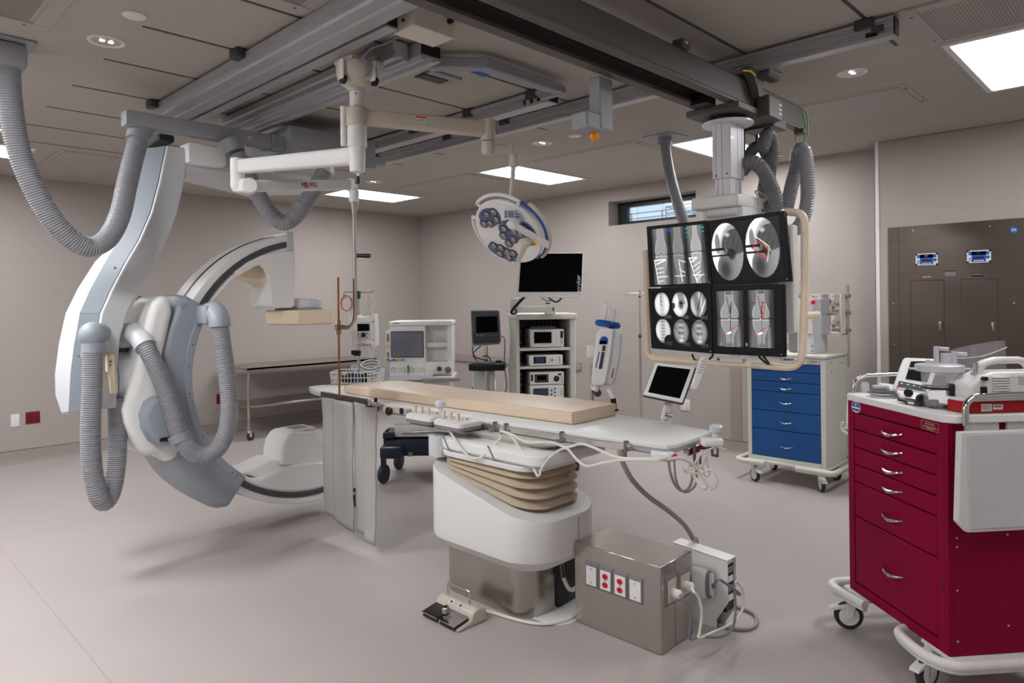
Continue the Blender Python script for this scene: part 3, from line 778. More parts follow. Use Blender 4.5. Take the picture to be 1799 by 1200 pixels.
m.lathe([(.036, .065), (.036, .0), (.03, -.02), (.02, -.032)], kb, (0, 0, 1), 28)
jo = at(439, 327, D=3.66)
toc = (EYE - jo); toc.z = 0; toc.normalize()
beam(m, kb, Vector((jo.x, jo.y, kb.z)) + toc * -.03, .055, .075, .075)
m.build('knuckle', t)
ja = at(616, 325, D=4.2)
m = MB('white2')
beam(m, jo - toc * .0, ja - toc * .0, .05, .062, .062)
sp = m.build('spring_arm', t)
MB('white').lathe([(.036, -.03), (.04, -.025), (.04, .025), (.036, .032)], jo, toc, 28).build('joint_cap', t)
MB('white').lathe([(.034, -.03), (.038, -.025), (.038, .025), (.034, .03)], ja, toc, 28).build('joint_cap', t)
dv = (ja - jo).normalized(); nrm = Vector((dv.y, -dv.x, 0)); nrm = nrm if nrm.dot(toc) > 0 else -nrm; nrm.normalize()
up_ = nrm.cross(dv)
if up_.z < 0: up_ = -up_
lg = jo.lerp(ja, .53) + nrm * .0265
text('M  VIG', lg, dv, up_, .038, 'darkgrey', sp)
q = lg - dv * .0222
tri = [q - dv * .012 - up_ * .012, q + dv * .012 - up_ * .012, q + up_ * .015]
m = MB('redsock')
for i in range(3):
    m.tube([tri[i], tri[(i + 1) % 3]], .0028, 6)
m.build('logo_mark', sp, label='small red triangle in the arm lettering')
zt, zc, zn, zk = (at(620, y, D=4.2).z for y in (335, 355, 373, 566))
pp = at(622.5, 400, D=4.2)
MB('white').lathe([(.028, zc), (.03, zc + .004), (.03, zt + .0), (.024, zt + .006), (.024, zt + .04)], (pp.x, pp.y, 0), (0, 0, 1), 24).build('swivel_collar', t)
m = MB('chrome')
m.lathe([(.014, zn - .01), (.015, zn), (.027, zc), (.0, zc)], (pp.x, pp.y, 0), (0, 0, 1), 24)
sh = at(597, 575, D=4.22)
m.tube(smooth([(pp.x, pp.y, zn), (pp.x, pp.y, 1.9), (pp.x, pp.y, 1.62), (pp.x, pp.y, 1.545)], .04) + smooth([(pp.x, pp.y, 1.53), Vector((pp.x, pp.y, 1.485)).lerp(sh, .12), Vector((pp.x, pp.y, 1.455)).lerp(sh, .45), sh], .012), .0125, 14)
m.build('pole', t)
hc = at(624, 449, D=4.19); he = at(650, 449.5, D=4.17)
MB('black', 'chrome').tube([hc, hc.lerp(he, .2), hc.lerp(he, .22), he], [.008, .008, .012, .014], 14).cyl(hc - Vector((0, 0, .018)), hc + Vector((0, 0, .018)), .017, n=14, m=1).build('grip_handle', t)
ry = (at(595.2, 590, D=1) - EYE); ry.z = 0; ry.normalize(); sd = Vector((ry.y, -ry.x, 0))
def hz(D): return EYE.xy + (at(595.2, 590, D=D) - EYE).xy
pn, pf = hz(4.06), hz(4.40)
zt2, zb2 = at(596, 487, D=4.06).z, at(595, 697, D=4.06).z
m = MB('acryl'); m.obox(Vector((pn.x, pn.y, zb2)) - sd * .006, Vector((pf.x - pn.x, pf.y - pn.y, 0)), sd * .012, Vector((0, 0, zt2 - zb2)), b=.002); m.build('shield_panel', t)
m = MB('steel')
for o in (-.014, .008): m.obox(Vector((*hz(4.10), sh.z - .04)) + sd * o, ry * .13, sd * .006, Vector((0, 0, .085)), b=.002)
m.cyl(sh - sd * .03, sh + sd * .03, .016, n=16); m.build('shield_clamp', t)
# ================================================================= ceiling-hung C-arm
t = thing('c_arm', 'big white and grey ceiling-hung C-arm with curved column and corrugated hoses', 'C-arm x-ray machine', (2.6, 4.75, 2.83))
YN = 4.6
AC = (2.61, 1.13)
def yz(px, py, Y=YN):
    q = at(px, py, Y=Y); return (q.x, q.z)
# carriage
MB('beamgrey').box(1.333, 2.24, 4.46, 4.56, 2.671, 2.76, b=.008, seg=2).build('cable_beam', t)
m = MB('beamgrey'); m.box(2.21, 2.34, 4.47, 4.6, 2.672, 2.758, b=.004).box(2.24, 2.26, 4.455, 4.6, 2.668, 2.762)
m.build('beam_joint', t)
MB('chrome').lathe([(.012, 0), (.012, .004)], (2.08, 4.46, 2.71), (0, -1, 0), 14).build('beam_bolt', t)
m = MB('beamgrey'); m.box(2.34, 2.96, 4.39, 4.98, 2.66, 2.832, b=.01, seg=2).box(2.94, 3.06, 4.42, 4.6, 2.62, 2.832, b=.008).box(3.05, 3.15, 4.42, 4.55, 2.66, 2.72, b=.005)
m.build('carriage', t)
m = MB('silver'); m.lathe([(.2, 2.59), (.22, 2.60), (.22, 2.66)], (2.66, 4.78, 0), (0, 0, 1), 40); m.build('swivel_drum', t)
# column arm : five-corner section lofted through traced stations
st = [((329, 259), (294, 256), (252, 262), (250, 262)), ((328, 297), (289, 280), (247, 290), (243, 290)), ((322, 330), (281, 320), (240, 325), (235, 325)),
      ((312, 375), (266, 376), (226, 375), (221, 375)), ((299, 412), (245, 423), (207, 424), (203, 424)), ((278, 453), (222, 461), (184, 462), (166, 460)),
      ((245, 507), (196, 511), (157, 512), (135, 508)), ((225, 547), (178, 551), (140, 551), (114, 551)), ((212, 592), (171, 595), (131, 600), (102, 605)),
      ((207, 640), (168, 645), (124, 655), (95, 658)), ((205.5, 690), (167, 692), (122, 695), (96, 694)), ((205, 716), (167, 721), (120, 725), (108, 728))]
secs = []; cov = []
for r, l, g, s in st:
    R, Lf, G, S = at(*r, Y=YN), at(*l, Y=YN), at(*g, Y=YN + .25), at(*s, Y=YN + .40)
    secs.append([R, Lf, Lf.lerp(G, .04), G, S, Vector((R.x - .01, YN + .40, R.z + (S.z - Lf.z)))])
    cov.append((Lf.lerp(G, .05), G.lerp(Lf, .03)))
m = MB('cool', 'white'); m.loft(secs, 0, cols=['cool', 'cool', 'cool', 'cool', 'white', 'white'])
J = m.build('column_arm', t, bev=.014, seg=3, ang=28)
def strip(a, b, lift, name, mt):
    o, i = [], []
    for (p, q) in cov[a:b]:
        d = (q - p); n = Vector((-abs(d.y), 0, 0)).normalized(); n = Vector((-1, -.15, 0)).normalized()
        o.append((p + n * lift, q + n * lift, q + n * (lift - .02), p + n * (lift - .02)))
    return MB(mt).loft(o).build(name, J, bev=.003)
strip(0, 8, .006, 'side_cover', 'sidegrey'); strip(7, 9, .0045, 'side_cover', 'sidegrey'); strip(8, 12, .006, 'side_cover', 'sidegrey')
MB('darkgrey').box(1.60, 1.70, 4.72, 4.98, 2.66, 2.71, b=.01).build('top_cap', J)
m = MB('chrome')
for p in ((272, 332), (205, 471), (141, 626)):
    q = at(*p, Y=4.68); m.lathe([(.009, -.02), (.009, .012)], q, (-1, -.2, 0), 10)
m.build('cover_screw', J)
# shoulder running back to the carriage
a, b = at(329, 258, Y=YN), at(330, 298, Y=YN)
m = MB('cool'); m.prism([(a.x - .01, a.z), (2.75, 2.60), (2.75, 2.46), (2.3, b.z - .07), (b.x + .02, b.z - .0), (b.x - .01, b.z - .06)], 'y', YN + .005, YN + .40); m.build('shoulder', t, bev=.015)
c0, c1 = at(331, 248, Y=4.53), at(399, 294, Y=4.53)
MB('white').box(c0.x, c1.x, 4.53, 4.7, c1.z, c0.z, b=.02, seg=2).build('shoulder_cover', t)
m = MB('white'); a = at(440, 297, Y=4.6); b = at(562, 314, Y=4.6); m.box(a.x, b.x, 4.58, 4.95, b.z, a.z, b=.012).box(a.x - .2, a.x + .1, 4.6, 4.95, b.z - .02, a.z - .01, b=.012); m.build('lower_cover', t)
# hub and wrist
hz_ = at(208, 673, Y=YN).z; HY = 4.80
m = MB('cool', 'darkgrey'); hx = at(207, 673, Y=YN).x
m.lathe([(.165, -.12), (.172, 0), (.172, .012)], (hx, HY, hz_), (1, 0, 0), 40, 0)
m.lathe([(.168, .012), (.168, .017)], (hx, HY, hz_), (1, 0, 0), 40, 1)
m.lathe([(.172, .017), (.174, .10), (.19, .17), (.23, .23), (.2, .26)], (hx, HY, hz_), (1, 0, 0), 40, 0)
m.build('wrist_hub', t)
bk = [(300, 518), (283, 520), (270, 531), (262, 550), (256, 575), (250, 605), (243, 640), (228, 690), (217, 722), (221, 745), (230, 768), (244, 795), (258, 806), (272, 800), (283, 803), (290, 812), (303, 815), (314, 803), (319, 788), (306, 770), (288, 740), (283, 690), (286, 630), (297, 585), (305, 550)]
m = MB('white'); m.prism([yz(x, y, 4.545) for x, y in bk], 'y', 4.545, 4.95); m.build('carrier_back', t, bev=.05, seg=4, ang=50)
bk = [(275, 697), (260, 708), (251, 730), (255, 755), (268, 778), (290, 786), (312, 780), (318, 760), (306, 715), (292, 698)]
m = MB('panelgrey'); m.prism([yz(x, y, 4.46) for x, y in bk], 'y', 4.46, 4.66); mo = m.build('motor_cover', t, bev=.035, seg=3, ang=50)
q = at(290, 772, Y=4.455); MB('black').box(q.x - .03, q.x + .06, 4.453, 4.47, q.z - .012, q.z + .012, b=.004).build('vent_slot', mo)
# curved sleeve that carries the arc
secs = []
for k in range(41):
    a = 149.5 + (233.5 - 149.5) * k / 40
    ro = 1.052 if a < 182 else 1.052 + .085 * min(1, (a - 182) / 22) if a < 215 else 1.137 - .032 * (a - 215) / 18.5
    if a > 230: ro -= .018 * (a - 230) / 3.5
    u = Vector((math.cos(math.radians(a)), 0, math.sin(math.radians(a)))); C = Vector((AC[0], 0, AC[1]))
    secs.append([C + u * r + Vector((0, y, 0)) for r, y in ((.868, 4.565), (ro, 4.565), (ro + .03, 4.66), (ro + .03, 4.98), (.868, 5.02))])
m = MB('panelgrey'); m.loft(secs); sl = m.build('arc_sleeve', t, bev=.025, seg=3, ang=50)
m = MB('panelgrey'); m.arcband(AC, 4.556, 4.57, .878, .925, 156, 228, 40); m.build('edge_strip', sl, bev=.005, ang=50)
m = MB('darkgrey')
for a in (158, 166, 175, 186, 205, 216, 226):
    m.lathe([(.0045, 0), (.0045, .003)], (AC[0] + .9 * math.cos(math.radians(a)), 4.556, AC[1] + .9 * math.sin(math.radians(a))), (0, -1, 0), 8)
m.build('strip_screw', sl)
q = at(320, 535, Y=4.56); MB('panelgrey').lathe([(.02, 0), (.018, .006)], q, (0, -1, 0), 16).build('cap_plug', sl)
# the arc
m = MB('white'); m.arcband(AC, 4.62, 4.98, .862, .985, 98, 290, 90); arc = m.build('c_arc', t, bev=.006, ang=50)
m = MB('track', 'darkgrey'); m.arcband(AC, 4.614, 4.63, .896, .938, 100, 290, 90, 0); m.arcband(AC, 4.611, 4.63, .918, .921, 100.5, 290, 90, 1); m.build('arc_track', arc, ang=50)
m = MB('black'); m.arcband(AC, 4.79, 4.815, .98, .989, 101, 290, 90); m.build('belt_groove', arc, ang=50)
m = MB('cool'); a, b = at(505, 424, Y=4.6), at(518, 440, Y=4.6); m.box(a.x, b.x + .002, 4.605, 4.97, AC[1] + .855, AC[1] + .99, b=.012, seg=2); m.build('arc_end', arc)
# detector end
pl = [(507, 441), (484, 443), (460, 448.5), (436, 460), (412, 478), (419, 485.5), (436, 475), (448, 468), (457, 466), (466, 473), (472, 487), (476, 508), (478, 540.5), (512, 541), (517.3, 537), (518, 441)]
m = MB('white'); m.prism([yz(x, y, 4.606) for x, y in pl], 'y', 4.606, 4.64); m.build('detector_gusset', t, bev=.006, ang=50)
x0, x1 = at(477, 500, Y=4.62).x, at(518, 500, Y=4.62).x; z0, z1 = at(500, 541.5, Y=4.62).z, at(500, 470, Y=4.62).z
m = MB('white'); m.box(x0, x1, 4.612, 4.98, z0, z1 + .06, b=.045, seg=4); m.build('detector_housing', t)
a = at(447, 470, Y=4.66); m = MB('cream'); m.prism([(a.x - .14, a.z - .05), (a.x + .02, a.z + .03), (x0 + .02, a.z + .03), (x0 + .02, a.z - .12), (a.x + .02, a.z - .085)], 'y', 4.70, 4.95); m.build('cream_liner', t, bev=.01)
zt, zb = at(545, 523.5, Y=4.62).z, at(545, 543, Y=4.62).z
m = MB('silver', 'panelgrey'); m.lathe([(.155, zb + .012), (.16, zb + .02), (.16, zt - .012), (.148, zt)], (2.60, 4.78, 0), (0, 0, 1), 40, 0).lathe([(.17, zb - .004), (.17, zb + .012)], (2.60, 4.78, 0), (0, 0, 1), 40, 1); m.build('detector_turntable', t)
oc = rrect(.37, .44, .05, 1, 2.587, 4.74)
m = MB('cream'); m.prism(oc, 'z', 1.453, 1.557); de = m.build('detector', t, bev=.012, seg=3, ang=30)
MB('offwhite').prism(rrect(.33, .40, .04, 1, 2.587, 4.74), 'z', 1.448, 1.454).build('detector_window', de)
# tube end
low = [(417, 827), (441.5, 842), (458.5, 842), (477.4, 832.6), (505.7, 821), (534, 813.7), (570, 812), (600, 815)]
pts = [yz(x, y, 4.615) for x, y in low]
arcp = [(AC[0] + .895 * math.cos(math.radians(a)), AC[1] + .895 * math.sin(math.radians(a))) for a in range(289, 232, -4)]
m = MB('white', 'darkgrey'); m.prism(pts + [(AC[0] + .895 * math.cos(math.radians(290)), pts[-1][1])] + arcp, 'y', 4.615, 4.97); tb = m.build('tube_base', t, bev=.012, seg=2, ang=50)
dm = [(493.5, 818), (495, 795), (499, 778), (507.6, 765), (516, 760), (553, 759), (562, 766), (568, 780), (571, 800), (572, 818)]
m = MB('white'); m.prism([yz(x, y, 4.655) for x, y in dm], 'y', 4.655, 4.95); dome = m.build('tube_housing', t, bev=.02, seg=3, ang=40)
p0, p1 = at(505, 758, Y=4.75), at(548, 759, Y=4.75)
m = MB('white2', 'steeldark'); zz = at(530, 759, Y=4.655).z
m.box(p0.x + .01, p1.x, 4.70, 4.90, zz - .01, zz + .012, b=.004).box(p0.x + .04, p1.x - .03, 4.735, 4.865, zz + .0115, zz + .014, 1); m.build('collimator_window', dome)
bx = at(468, 812, Y=4.9); m = MB('white'); m.prism([yz(x, y, 4.7) for x, y in ((420, 832), (440, 826), (462, 815), (480, 808), (560, 806), (560, 830), (460, 840))], 'y', 4.70, 4.95); m.build('saddle', t, bev=.012)
# hand grip on the column
g0, g1 = at(194, 625, Y=4.56), at(200, 690, Y=4.57)
m = MB('cream'); m.tube(smooth([g0, g0.lerp(g1, .5) + Vector((-.006, -.02, 0)), g1], .02), .02, 10); m.box(g0.x - .02, g0.x + .02, 4.54, 4.61, g0.z - .1, g0.z + .01, b=.008)
gr = m.build('hand_grip', t)
m = MB('plategrey')
for y in (635, 642): m.lathe([(.008, 0), (.008, .004)], at(194, y, Y=4.535), (0, -1, 0), 12)
m.build('button', gr)
a = at(241, 522, Y=4.95); MB('plategrey').obox(at(232, 566, Y=4.9), (.05, 0, .17), (0, .05, 0), (.03, 0, -.01)).build('scale_plate', t)
# hoses
def P(l): return [at(x, y, D=d) for x, y, d in l]
m = MB('hose'); m.hose(P([(14, 120, 3.52), (18, 180, 3.52), (32, 260, 3.56), (62, 335, 3.62), (104, 400, 3.7), (150, 433, 3.8), (186, 422, 3.88), (210, 380, 3.96), (224, 320, 4.06), (237, 268, 4.14), (246, 238, 4.2)]), .056, .0125); m.build('feed_hose', t)
s0, s1 = at(250, 222, D=4.22), at(240, 248, D=4.17)
m = MB('beamgrey'); m.tube([s0 + Vector((0, 0, .03)), s0, s1], [.08, .075, .062], 24); m.build('hose_socket', t)
m = MB('hose'); m.hose(P([(163, 618, 3.96), (162, 680, 3.96), (159, 760, 3.96), (162, 820, 3.98), (172, 868, 4.0), (184, 882, 4.05), (197, 862, 4.1), (205, 815, 4.15), (207, 765, 4.18), (205, 700, 4.2)]), .053, .0125); m.build('loop_hose', t)
c = at(163, 588, D=3.98); e = at(163, 627, D=3.96)
m = MB('panelgrey'); m.tube([c + Vector((.12, .2, .0)), c + Vector((.05, .09, .005)), c], [.055, .06, .062], 20); m.ball(c, .073, n=24); m.lathe([(.06, 0), (.056, -.04), (.062, -(c.z - e.z))], c, (0, 0, 1), 24); m.build('hose_elbow', t)
m = MB('hose'); m.hose(P([(250, 600, 4.22), (263, 622, 4.2), (282, 665, 4.2), (302, 720, 4.2), (314, 760, 4.2), (324, 780, 4.2), (342, 797, 4.22), (368, 798, 4.25), (390, 778, 4.28), (402, 735, 4.3), (401, 680, 4.31), (393, 620, 4.32), (386, 570, 4.33)]), .053, .0125); m.build('arc_hose', t)
a, b = at(313, 763, D=4.2), at(318, 776, D=4.2)
m = MB('hose'); m.cyl(a, b, .062, n=20); m.build('hose_clamp', t)
e0, e1, e2 = at(222, 583, D=4.3), at(240, 588, D=4.27), at(262, 622, D=4.205)
m = MB('cool'); m.tube(smooth([at(218, 608, D=4.34), at(219, 592, D=4.33), at(232, 584, D=4.29), at(246, 594, D=4.24), at(256, 609, D=4.215)], .02), .064, 22); m.cyl(at(240, 590, D=4.3), at(285, 595, D=4.5), .05, n=20); m.build('hose_elbow', t)
m = MB('hosedark'); m.hose(P([(217, 600, 4.36), (215, 622, 4.4), (213, 640, 4.42)]), .05, .0125); m.build('stub_hose', t)
m = MB('panelgrey'); q = at(385, 556, D=4.34)
m.tube(smooth([at(386, 574, D=4.33), at(385, 560, D=4.34), at(378, 548, D=4.42), at(366, 548, D=4.55)], .02), [.062] * 3 + [.07] * 40 if False else .064, 20); m.box(q.x - .06, q.x + .05, q.y + .06, q.y + .3, q.z - .05, q.z + .07, b=.02, seg=2); m.build('hose_elbow', t)
m = MB('hose'); m.hose(P([(416, 270, 4.5), (430, 296, 4.52), (452, 340, 4.55), (474, 374, 4.58), (497, 391, 4.6), (517, 382, 4.62), (536, 356, 4.65), (556, 325, 4.68), (570, 300, 4.7)]), .055, .0125); m.build('swag_hose', t)
s0, s1 = at(404, 248, D=4.5), at(413, 268, D=4.5)
m = MB('beamgrey'); m.tube([s0, s1], [.075, .066], 22); m.build('hose_socket', t)
# mounting plate of the long hose
t = thing('hose_plate', 'grey square ceiling plate and sleeve holding the long grey hose', 'hose plate', (.735, 4.3, ZC))
MB('beamgrey').box(.56, .84, 4.16, 4.44, ZC - .015, ZC, b=.004).build('plate', t)
q = at(14, 122, D=3.52)
MB('beamgrey').box(q.x - .09, q.x + .07, q.y - .09, q.y + .08, q.z - .005, ZC - .015, b=.02, seg=2).build('sleeve', t)
m = MB('chrome'); m.lathe([(.01, 0), (.01, -.02)], (.79, 4.21, ZC), n=10).lathe([(.01, 0), (.01, -.02)], (.60, 4.21, ZC), n=10); m.build('bolt', t)
# ================================================================= monitor suspension
t = thing('monitor_suspension', 'silver telescopic ceiling column with cream tubular monitor frame and grey hoses', 'monitor suspension', (3.62, 1.833, 2.61))
MB('silver').lathe([(.135, 2.572), (.14, 2.576), (.14, 2.584), (.13, 2.586)], (3.62, 1.833, 0), (0, 0, 1), 48).build('swivel_disc', t)
MB('black').lathe([(.10, 2.586), (.10, 2.612)], (3.62, 1.833, 0), (0, 0, 1), 40).build('bearing', t)
def fluted(m, x0, x1, y0, y1, z0, z1):
    m.box(x0, x1, y0, y1, z0, z1, 0, b=.004)
    w = y1 - y0
    for f in (.45, .78): m.box(x0 - .0008, x0, y0 + w * f, y0 + w * f + .0025, z0, z1, 1)
    for f in (.5, .8): m.box(x0 + (x1 - x0) * f, x0 + (x1 - x0) * f + .0025, y0 - .0008, y0, z0, z1, 1)
zs = at(1265, 313, X=3.542).z
m = MB('silver', 'plategrey'); fluted(m, 3.542, 3.705, 1.778, 1.889, zs, 2.576); m.build('outer_column', t)
m = MB('silver', 'plategrey'); fluted(m, 3.55, 3.69, 1.788, 1.878, 2.16, zs); m.build('inner_column', t)
m = MB('plategrey')
for y, z in ((1.80, zs + .02), (1.865, zs + .015)): m.lathe([(.006, 0), (.006, .003)], (3.542, y, z), (-1, 0, 0), 10)
m.build('stop_screw', t)
y0, y1 = at(1296, 337, X=3.5).y, at(1213, 352, X=3.5).y
zt, zb = at(1296, 338, X=3.5).z, at(1296, 361, X=3.5).z
x1 = at(1354, 350, Y=y0).x
m = MB('white2'); m.box(3.5, x1, y0, y1, zb, zt, b=.014, seg=3); m.box(3.55, x1 - .02, y0 + .0, y1 - .04, zb - .09, zb + .01, b=.01)
m.box(3.53, x1 - .06, y0 + .02, y1 - .07, zb - .05, zb + .01, b=.02, seg=3); m.build('head_housing', t)
m = MB('darkgrey'); m.box(x1 - .06, x1 - .03, y0 - .004, y0 + .01, zb - .02, zb + .01, b=.002).box(x1 - .12, x1 - .10, y0 - .003, y0 + .01, zb - .01, zb + .005, b=.002); m.build('switch', t)
m = MB('cable'); m.tube(smooth([(x1 - .17, y0 - .004, zb + .02), (x1 - .16, y0 - .004, zt - .01), (x1 - .14, y0 + .03, zt + .035), (x1 - .08, y0 + .03, zt + .04), (x1 - .05, y0 - .004, zt), (x1 - .045, y0 - .006, zb - .03)], .015), .004, 8); m.build('signal_wire', t)
XS = 3.45
MB('white2').box(3.52, 3.62, 1.50, 2.22, 1.36, 2.02, b=.01).box(3.53, 3.60, 1.44, 1.56, 1.42, 1.98, b=.008).box(3.56, 3.66, 1.72, 1.95, 1.9, zb, b=.01).build('mounting_plate', t)
XF = 3.53
fp = [(1380, 373), (1399, 373), (1409, 378), (1413.5, 390), (1414.5, 420), (1414, 500), (1412, 570), (1410, 615), (1406, 633), (1398, 642), (1384, 645.5), (1340, 642.5), (1290, 639), (1220, 635), (1160, 631), (1147, 629), (1140, 623), (1137.5, 612), (1136.5, 560), (1136, 500), (1134, 440)]
m = MB('cream'); m.tube(smooth([at(x, y, X=XF) for x, y in fp], .02), .019, 14); fr = m.build('frame_tube', t)
for a, b in (((1414, 405), (1413.5, 470)), ((1322, 641), (1340, 642.2)), ((1390, 373.2), (1402, 374))):
    MB('offwhite').cyl(at(*a, X=XF), at(*b, X=XF), .0198, n=14).build('tube_sleeve', fr)
a, b = at(1414, 555, X=XF), at(1440, 553, X=XF + .06)
MB('cream').tube([a, a.lerp(b, .9), b], [.019, .019, .012], 14).build('side_handle', t)
m = MB('white2', 'darkgrey'); a, b = at(1257, 627, X=3.5), at(1304, 638, X=3.5)
m.box(3.5, 3.55, b.y, a.y, b.z, a.z, 0, b=.003).box(3.498, 3.5, a.y - .025, a.y - .01, b.z + .008, a.z - .006, 1)
a, b = at(1370, 629, X=3.5), at(1399, 637, X=3.5); m.box(3.5, 3.54, b.y, a.y, b.z, a.z, 0, b=.003)
for k in range(5): m.box(3.498, 3.5, b.y + .012 + .011 * k, b.y + .018 + .011 * k, b.z + .008, b.z + .02, 1)
m.build('lower_bracket', t)
m = MB('black')
for l in (((1216, 622), (1219, 630), (1222, 632)), ((1253, 622), (1250, 628), (1246, 631)), ((1333, 626), (1341, 634), (1350, 640)), ((1341, 626), (1346, 632), (1352, 640))):
    m.tube(smooth([at(x, y, X=3.49) for x, y in l], .01), .006, 8)
m.build('video_cable', t)
def PD(l): return [at(x, y, D=d) for x, y, d in l]
m = MB('hosedark'); m.hose(PD([(1338, 262, 4.02), (1350, 236, 4.03), (1358, 262, 4.06), (1352, 300, 4.08), (1349, 330, 4.1), (1347, 350, 4.1)]), .041, .014); m.build('column_hose', t)
m = MB('hosedark'); m.hose(PD([(1303, 300, 3.94), (1312, 288, 3.9), (1326, 286, 3.88), (1341, 300, 3.88), (1352, 322, 3.88), (1361, 345, 3.88), (1362, 362, 3.9), (1352, 364, 3.95)]), .042, .014); m.build('column_hose', t)
m = MB('hose'); m.hose(PD([(1382, 366, 4.0), (1390, 330, 4.0), (1398, 296, 4.0), (1402, 272, 3.97), (1408, 262, 3.92), (1415, 272, 3.9), (1418, 310, 3.9), (1419, 345, 3.92), (1414, 375, 3.95), (1405, 396, 3.98), (1395, 405, 4.02)]), .040, .014); m.build('column_hose', t)
m = MB('hosedark'); m.hose(PD([(1318, 290, 4.12), (1318, 270, 4.12), (1330, 258, 4.1), (1342, 262, 4.1), (1350, 290, 4.12), (1342, 330, 4.12), (1345, 348, 4.12)]), .038, .014); m.build('column_hose', t)
m = MB('chrome'); q = at(1350, 226, D=4.03); m.cyl(q, q + Vector((0, 0, -.05)), .014, n=12); q = at(1330, 252, D=4.1); m.cyl(q + Vector((0, 0, .05)), q, .012, n=10); m.build('hose_fitting', t)
# second feed hose from the ceiling
t2 = thing('hose_drop', 'grey corrugated hose dropping from a flat ceiling plate behind the monitors', 'hose', (4.95, 3.06, ZC))
MB('beamgrey').slab([(4.835, 3.20, ZC - .006), (4.835, 2.96, ZC - .006), (5.07, 2.92, ZC - .006), (5.07, 3.16, ZC - .006)], (0, 0, .005)).build('plate', t2)
q = at(1168, 243, Z=ZC - .006)
MB('beamgrey').lathe([(.055, 0), (.058, -.005), (.058, -.05), (.05, -.055)], q, (0, 0, 1), 24).build('collar', t2)
MB('hose').hose([q + Vector((0, 0, -.04))] + PD([(1172, 280, 5.6), (1179, 315, 5.4), (1190, 355, 5.15), (1205, 400, 4.9), (1225, 450, 4.6), (1240, 480, 4.4)]), .041, .016).build('corrugated_hose', t2)

# ---------------------------------------------------------------- x-ray pictures shown by the monitors
def screen_mat():
    m = bpy.data.materials.new('lit_picture'); m.use_nodes = True; n = m.node_tree.nodes; b = n['Principled BSDF']
    a = n.new('ShaderNodeAttribute'); a.attribute_name = 'picture'
    m.node_tree.links.new(a.outputs['Color'], b.inputs['Emission Color']); b.inputs['Emission Strength'].default_value = .74
    b.inputs['Base Color'].default_value = (.01, .01, .011, 1); b.inputs['Roughness'].default_value = .25; b.inputs['Specular IOR Level'].default_value = .2
    MATS['lit_picture'] = m
screen_mat()
def picture(c, off, fn, parent, nx=170, ny=140, name='picture'):
    vs = []; cl = []
    for j in range(ny + 1):
        for i in range(nx + 1):
            u, v = i / nx, j / ny
            vs.append(bilin(c, u, v) + off); q = fn(u, v)
            if not isinstance(q, tuple): q = (q, q, q)
            cl += [max(0, min(1, x)) ** 2.2 for x in q] + [1.0]
    m = MB('lit_picture'); m.add(vs, [(j * (nx + 1) + i, j * (nx + 1) + i + 1, (j + 1) * (nx + 1) + i + 1, (j + 1) * (nx + 1) + i) for j in range(ny) for i in range(nx)])
    o = m.build(name, parent)
    at_ = o.data.color_attributes.new('picture', 'FLOAT_COLOR', 'POINT'); at_.data.foreach_set('color', cl)
    return o
def sst(a, b, x):
    t = max(0, min(1, (x - a) / (b - a))); return t * t * (3 - 2 * t)
def wob(u, v): return .5 + .25 * math.sin(u * 31 + 3 * math.sin(v * 17)) * math.sin(v * 23 + u * 9) + .25 * math.sin(u * 67 + v * 41)
def seg(u, v, a, b, w, asp=1.25):
    ux, vy = (u - a[0]) * asp, v - a[1]; dx, dy = (b[0] - a[0]) * asp, b[1] - a[1]
    t = max(0, min(1, (ux * dx + vy * dy) / (dx * dx + dy * dy))); return math.hypot(ux - t * dx, vy - t * dy) < w
def knee(x, v, jv=.48, sh=.36, cond=.70, fib=True):
    """x -1..1 across, v 0..1 down; returns brightness of a front view of a knee"""
    tw = 1.0 - .10 * math.sin(PI * min(1, v * 1.1))
    g = .20 + .22 * sst(tw, tw - .45, abs(x + .05))
    f = sh + (cond - sh) * sst(jv - .34, jv - .10, v) - .10 * sst(jv - .06, jv, v)
    tb = sh * .85 + (cond - .02 - sh * .85) * sst(jv + .36, jv + .06, v)
    notch = .03 * max(0, 1 - abs(x) / .12)
    if v < jv - .010 - notch:
        e = abs(x) / f
        g += sst(1.03, .95, e) * (.13 + .06 * wob(x, v) + .15 * sst(.80, .96, e))
    elif v > jv + .010 - notch:
        e = abs(x) / tb
        g += sst(1.03, .95, e) * (.12 + .06 * wob(x + 3, v) + .15 * sst(.82, .96, e) + (.14 if v < jv + .03 else 0))
        if fib and v > jv + .14: g += .16 * sst(.13, .10, abs(x - .66)) * (.6 + .6 * sst(.05, .1, abs(x - .66)))
    else: g -= .1
    return g
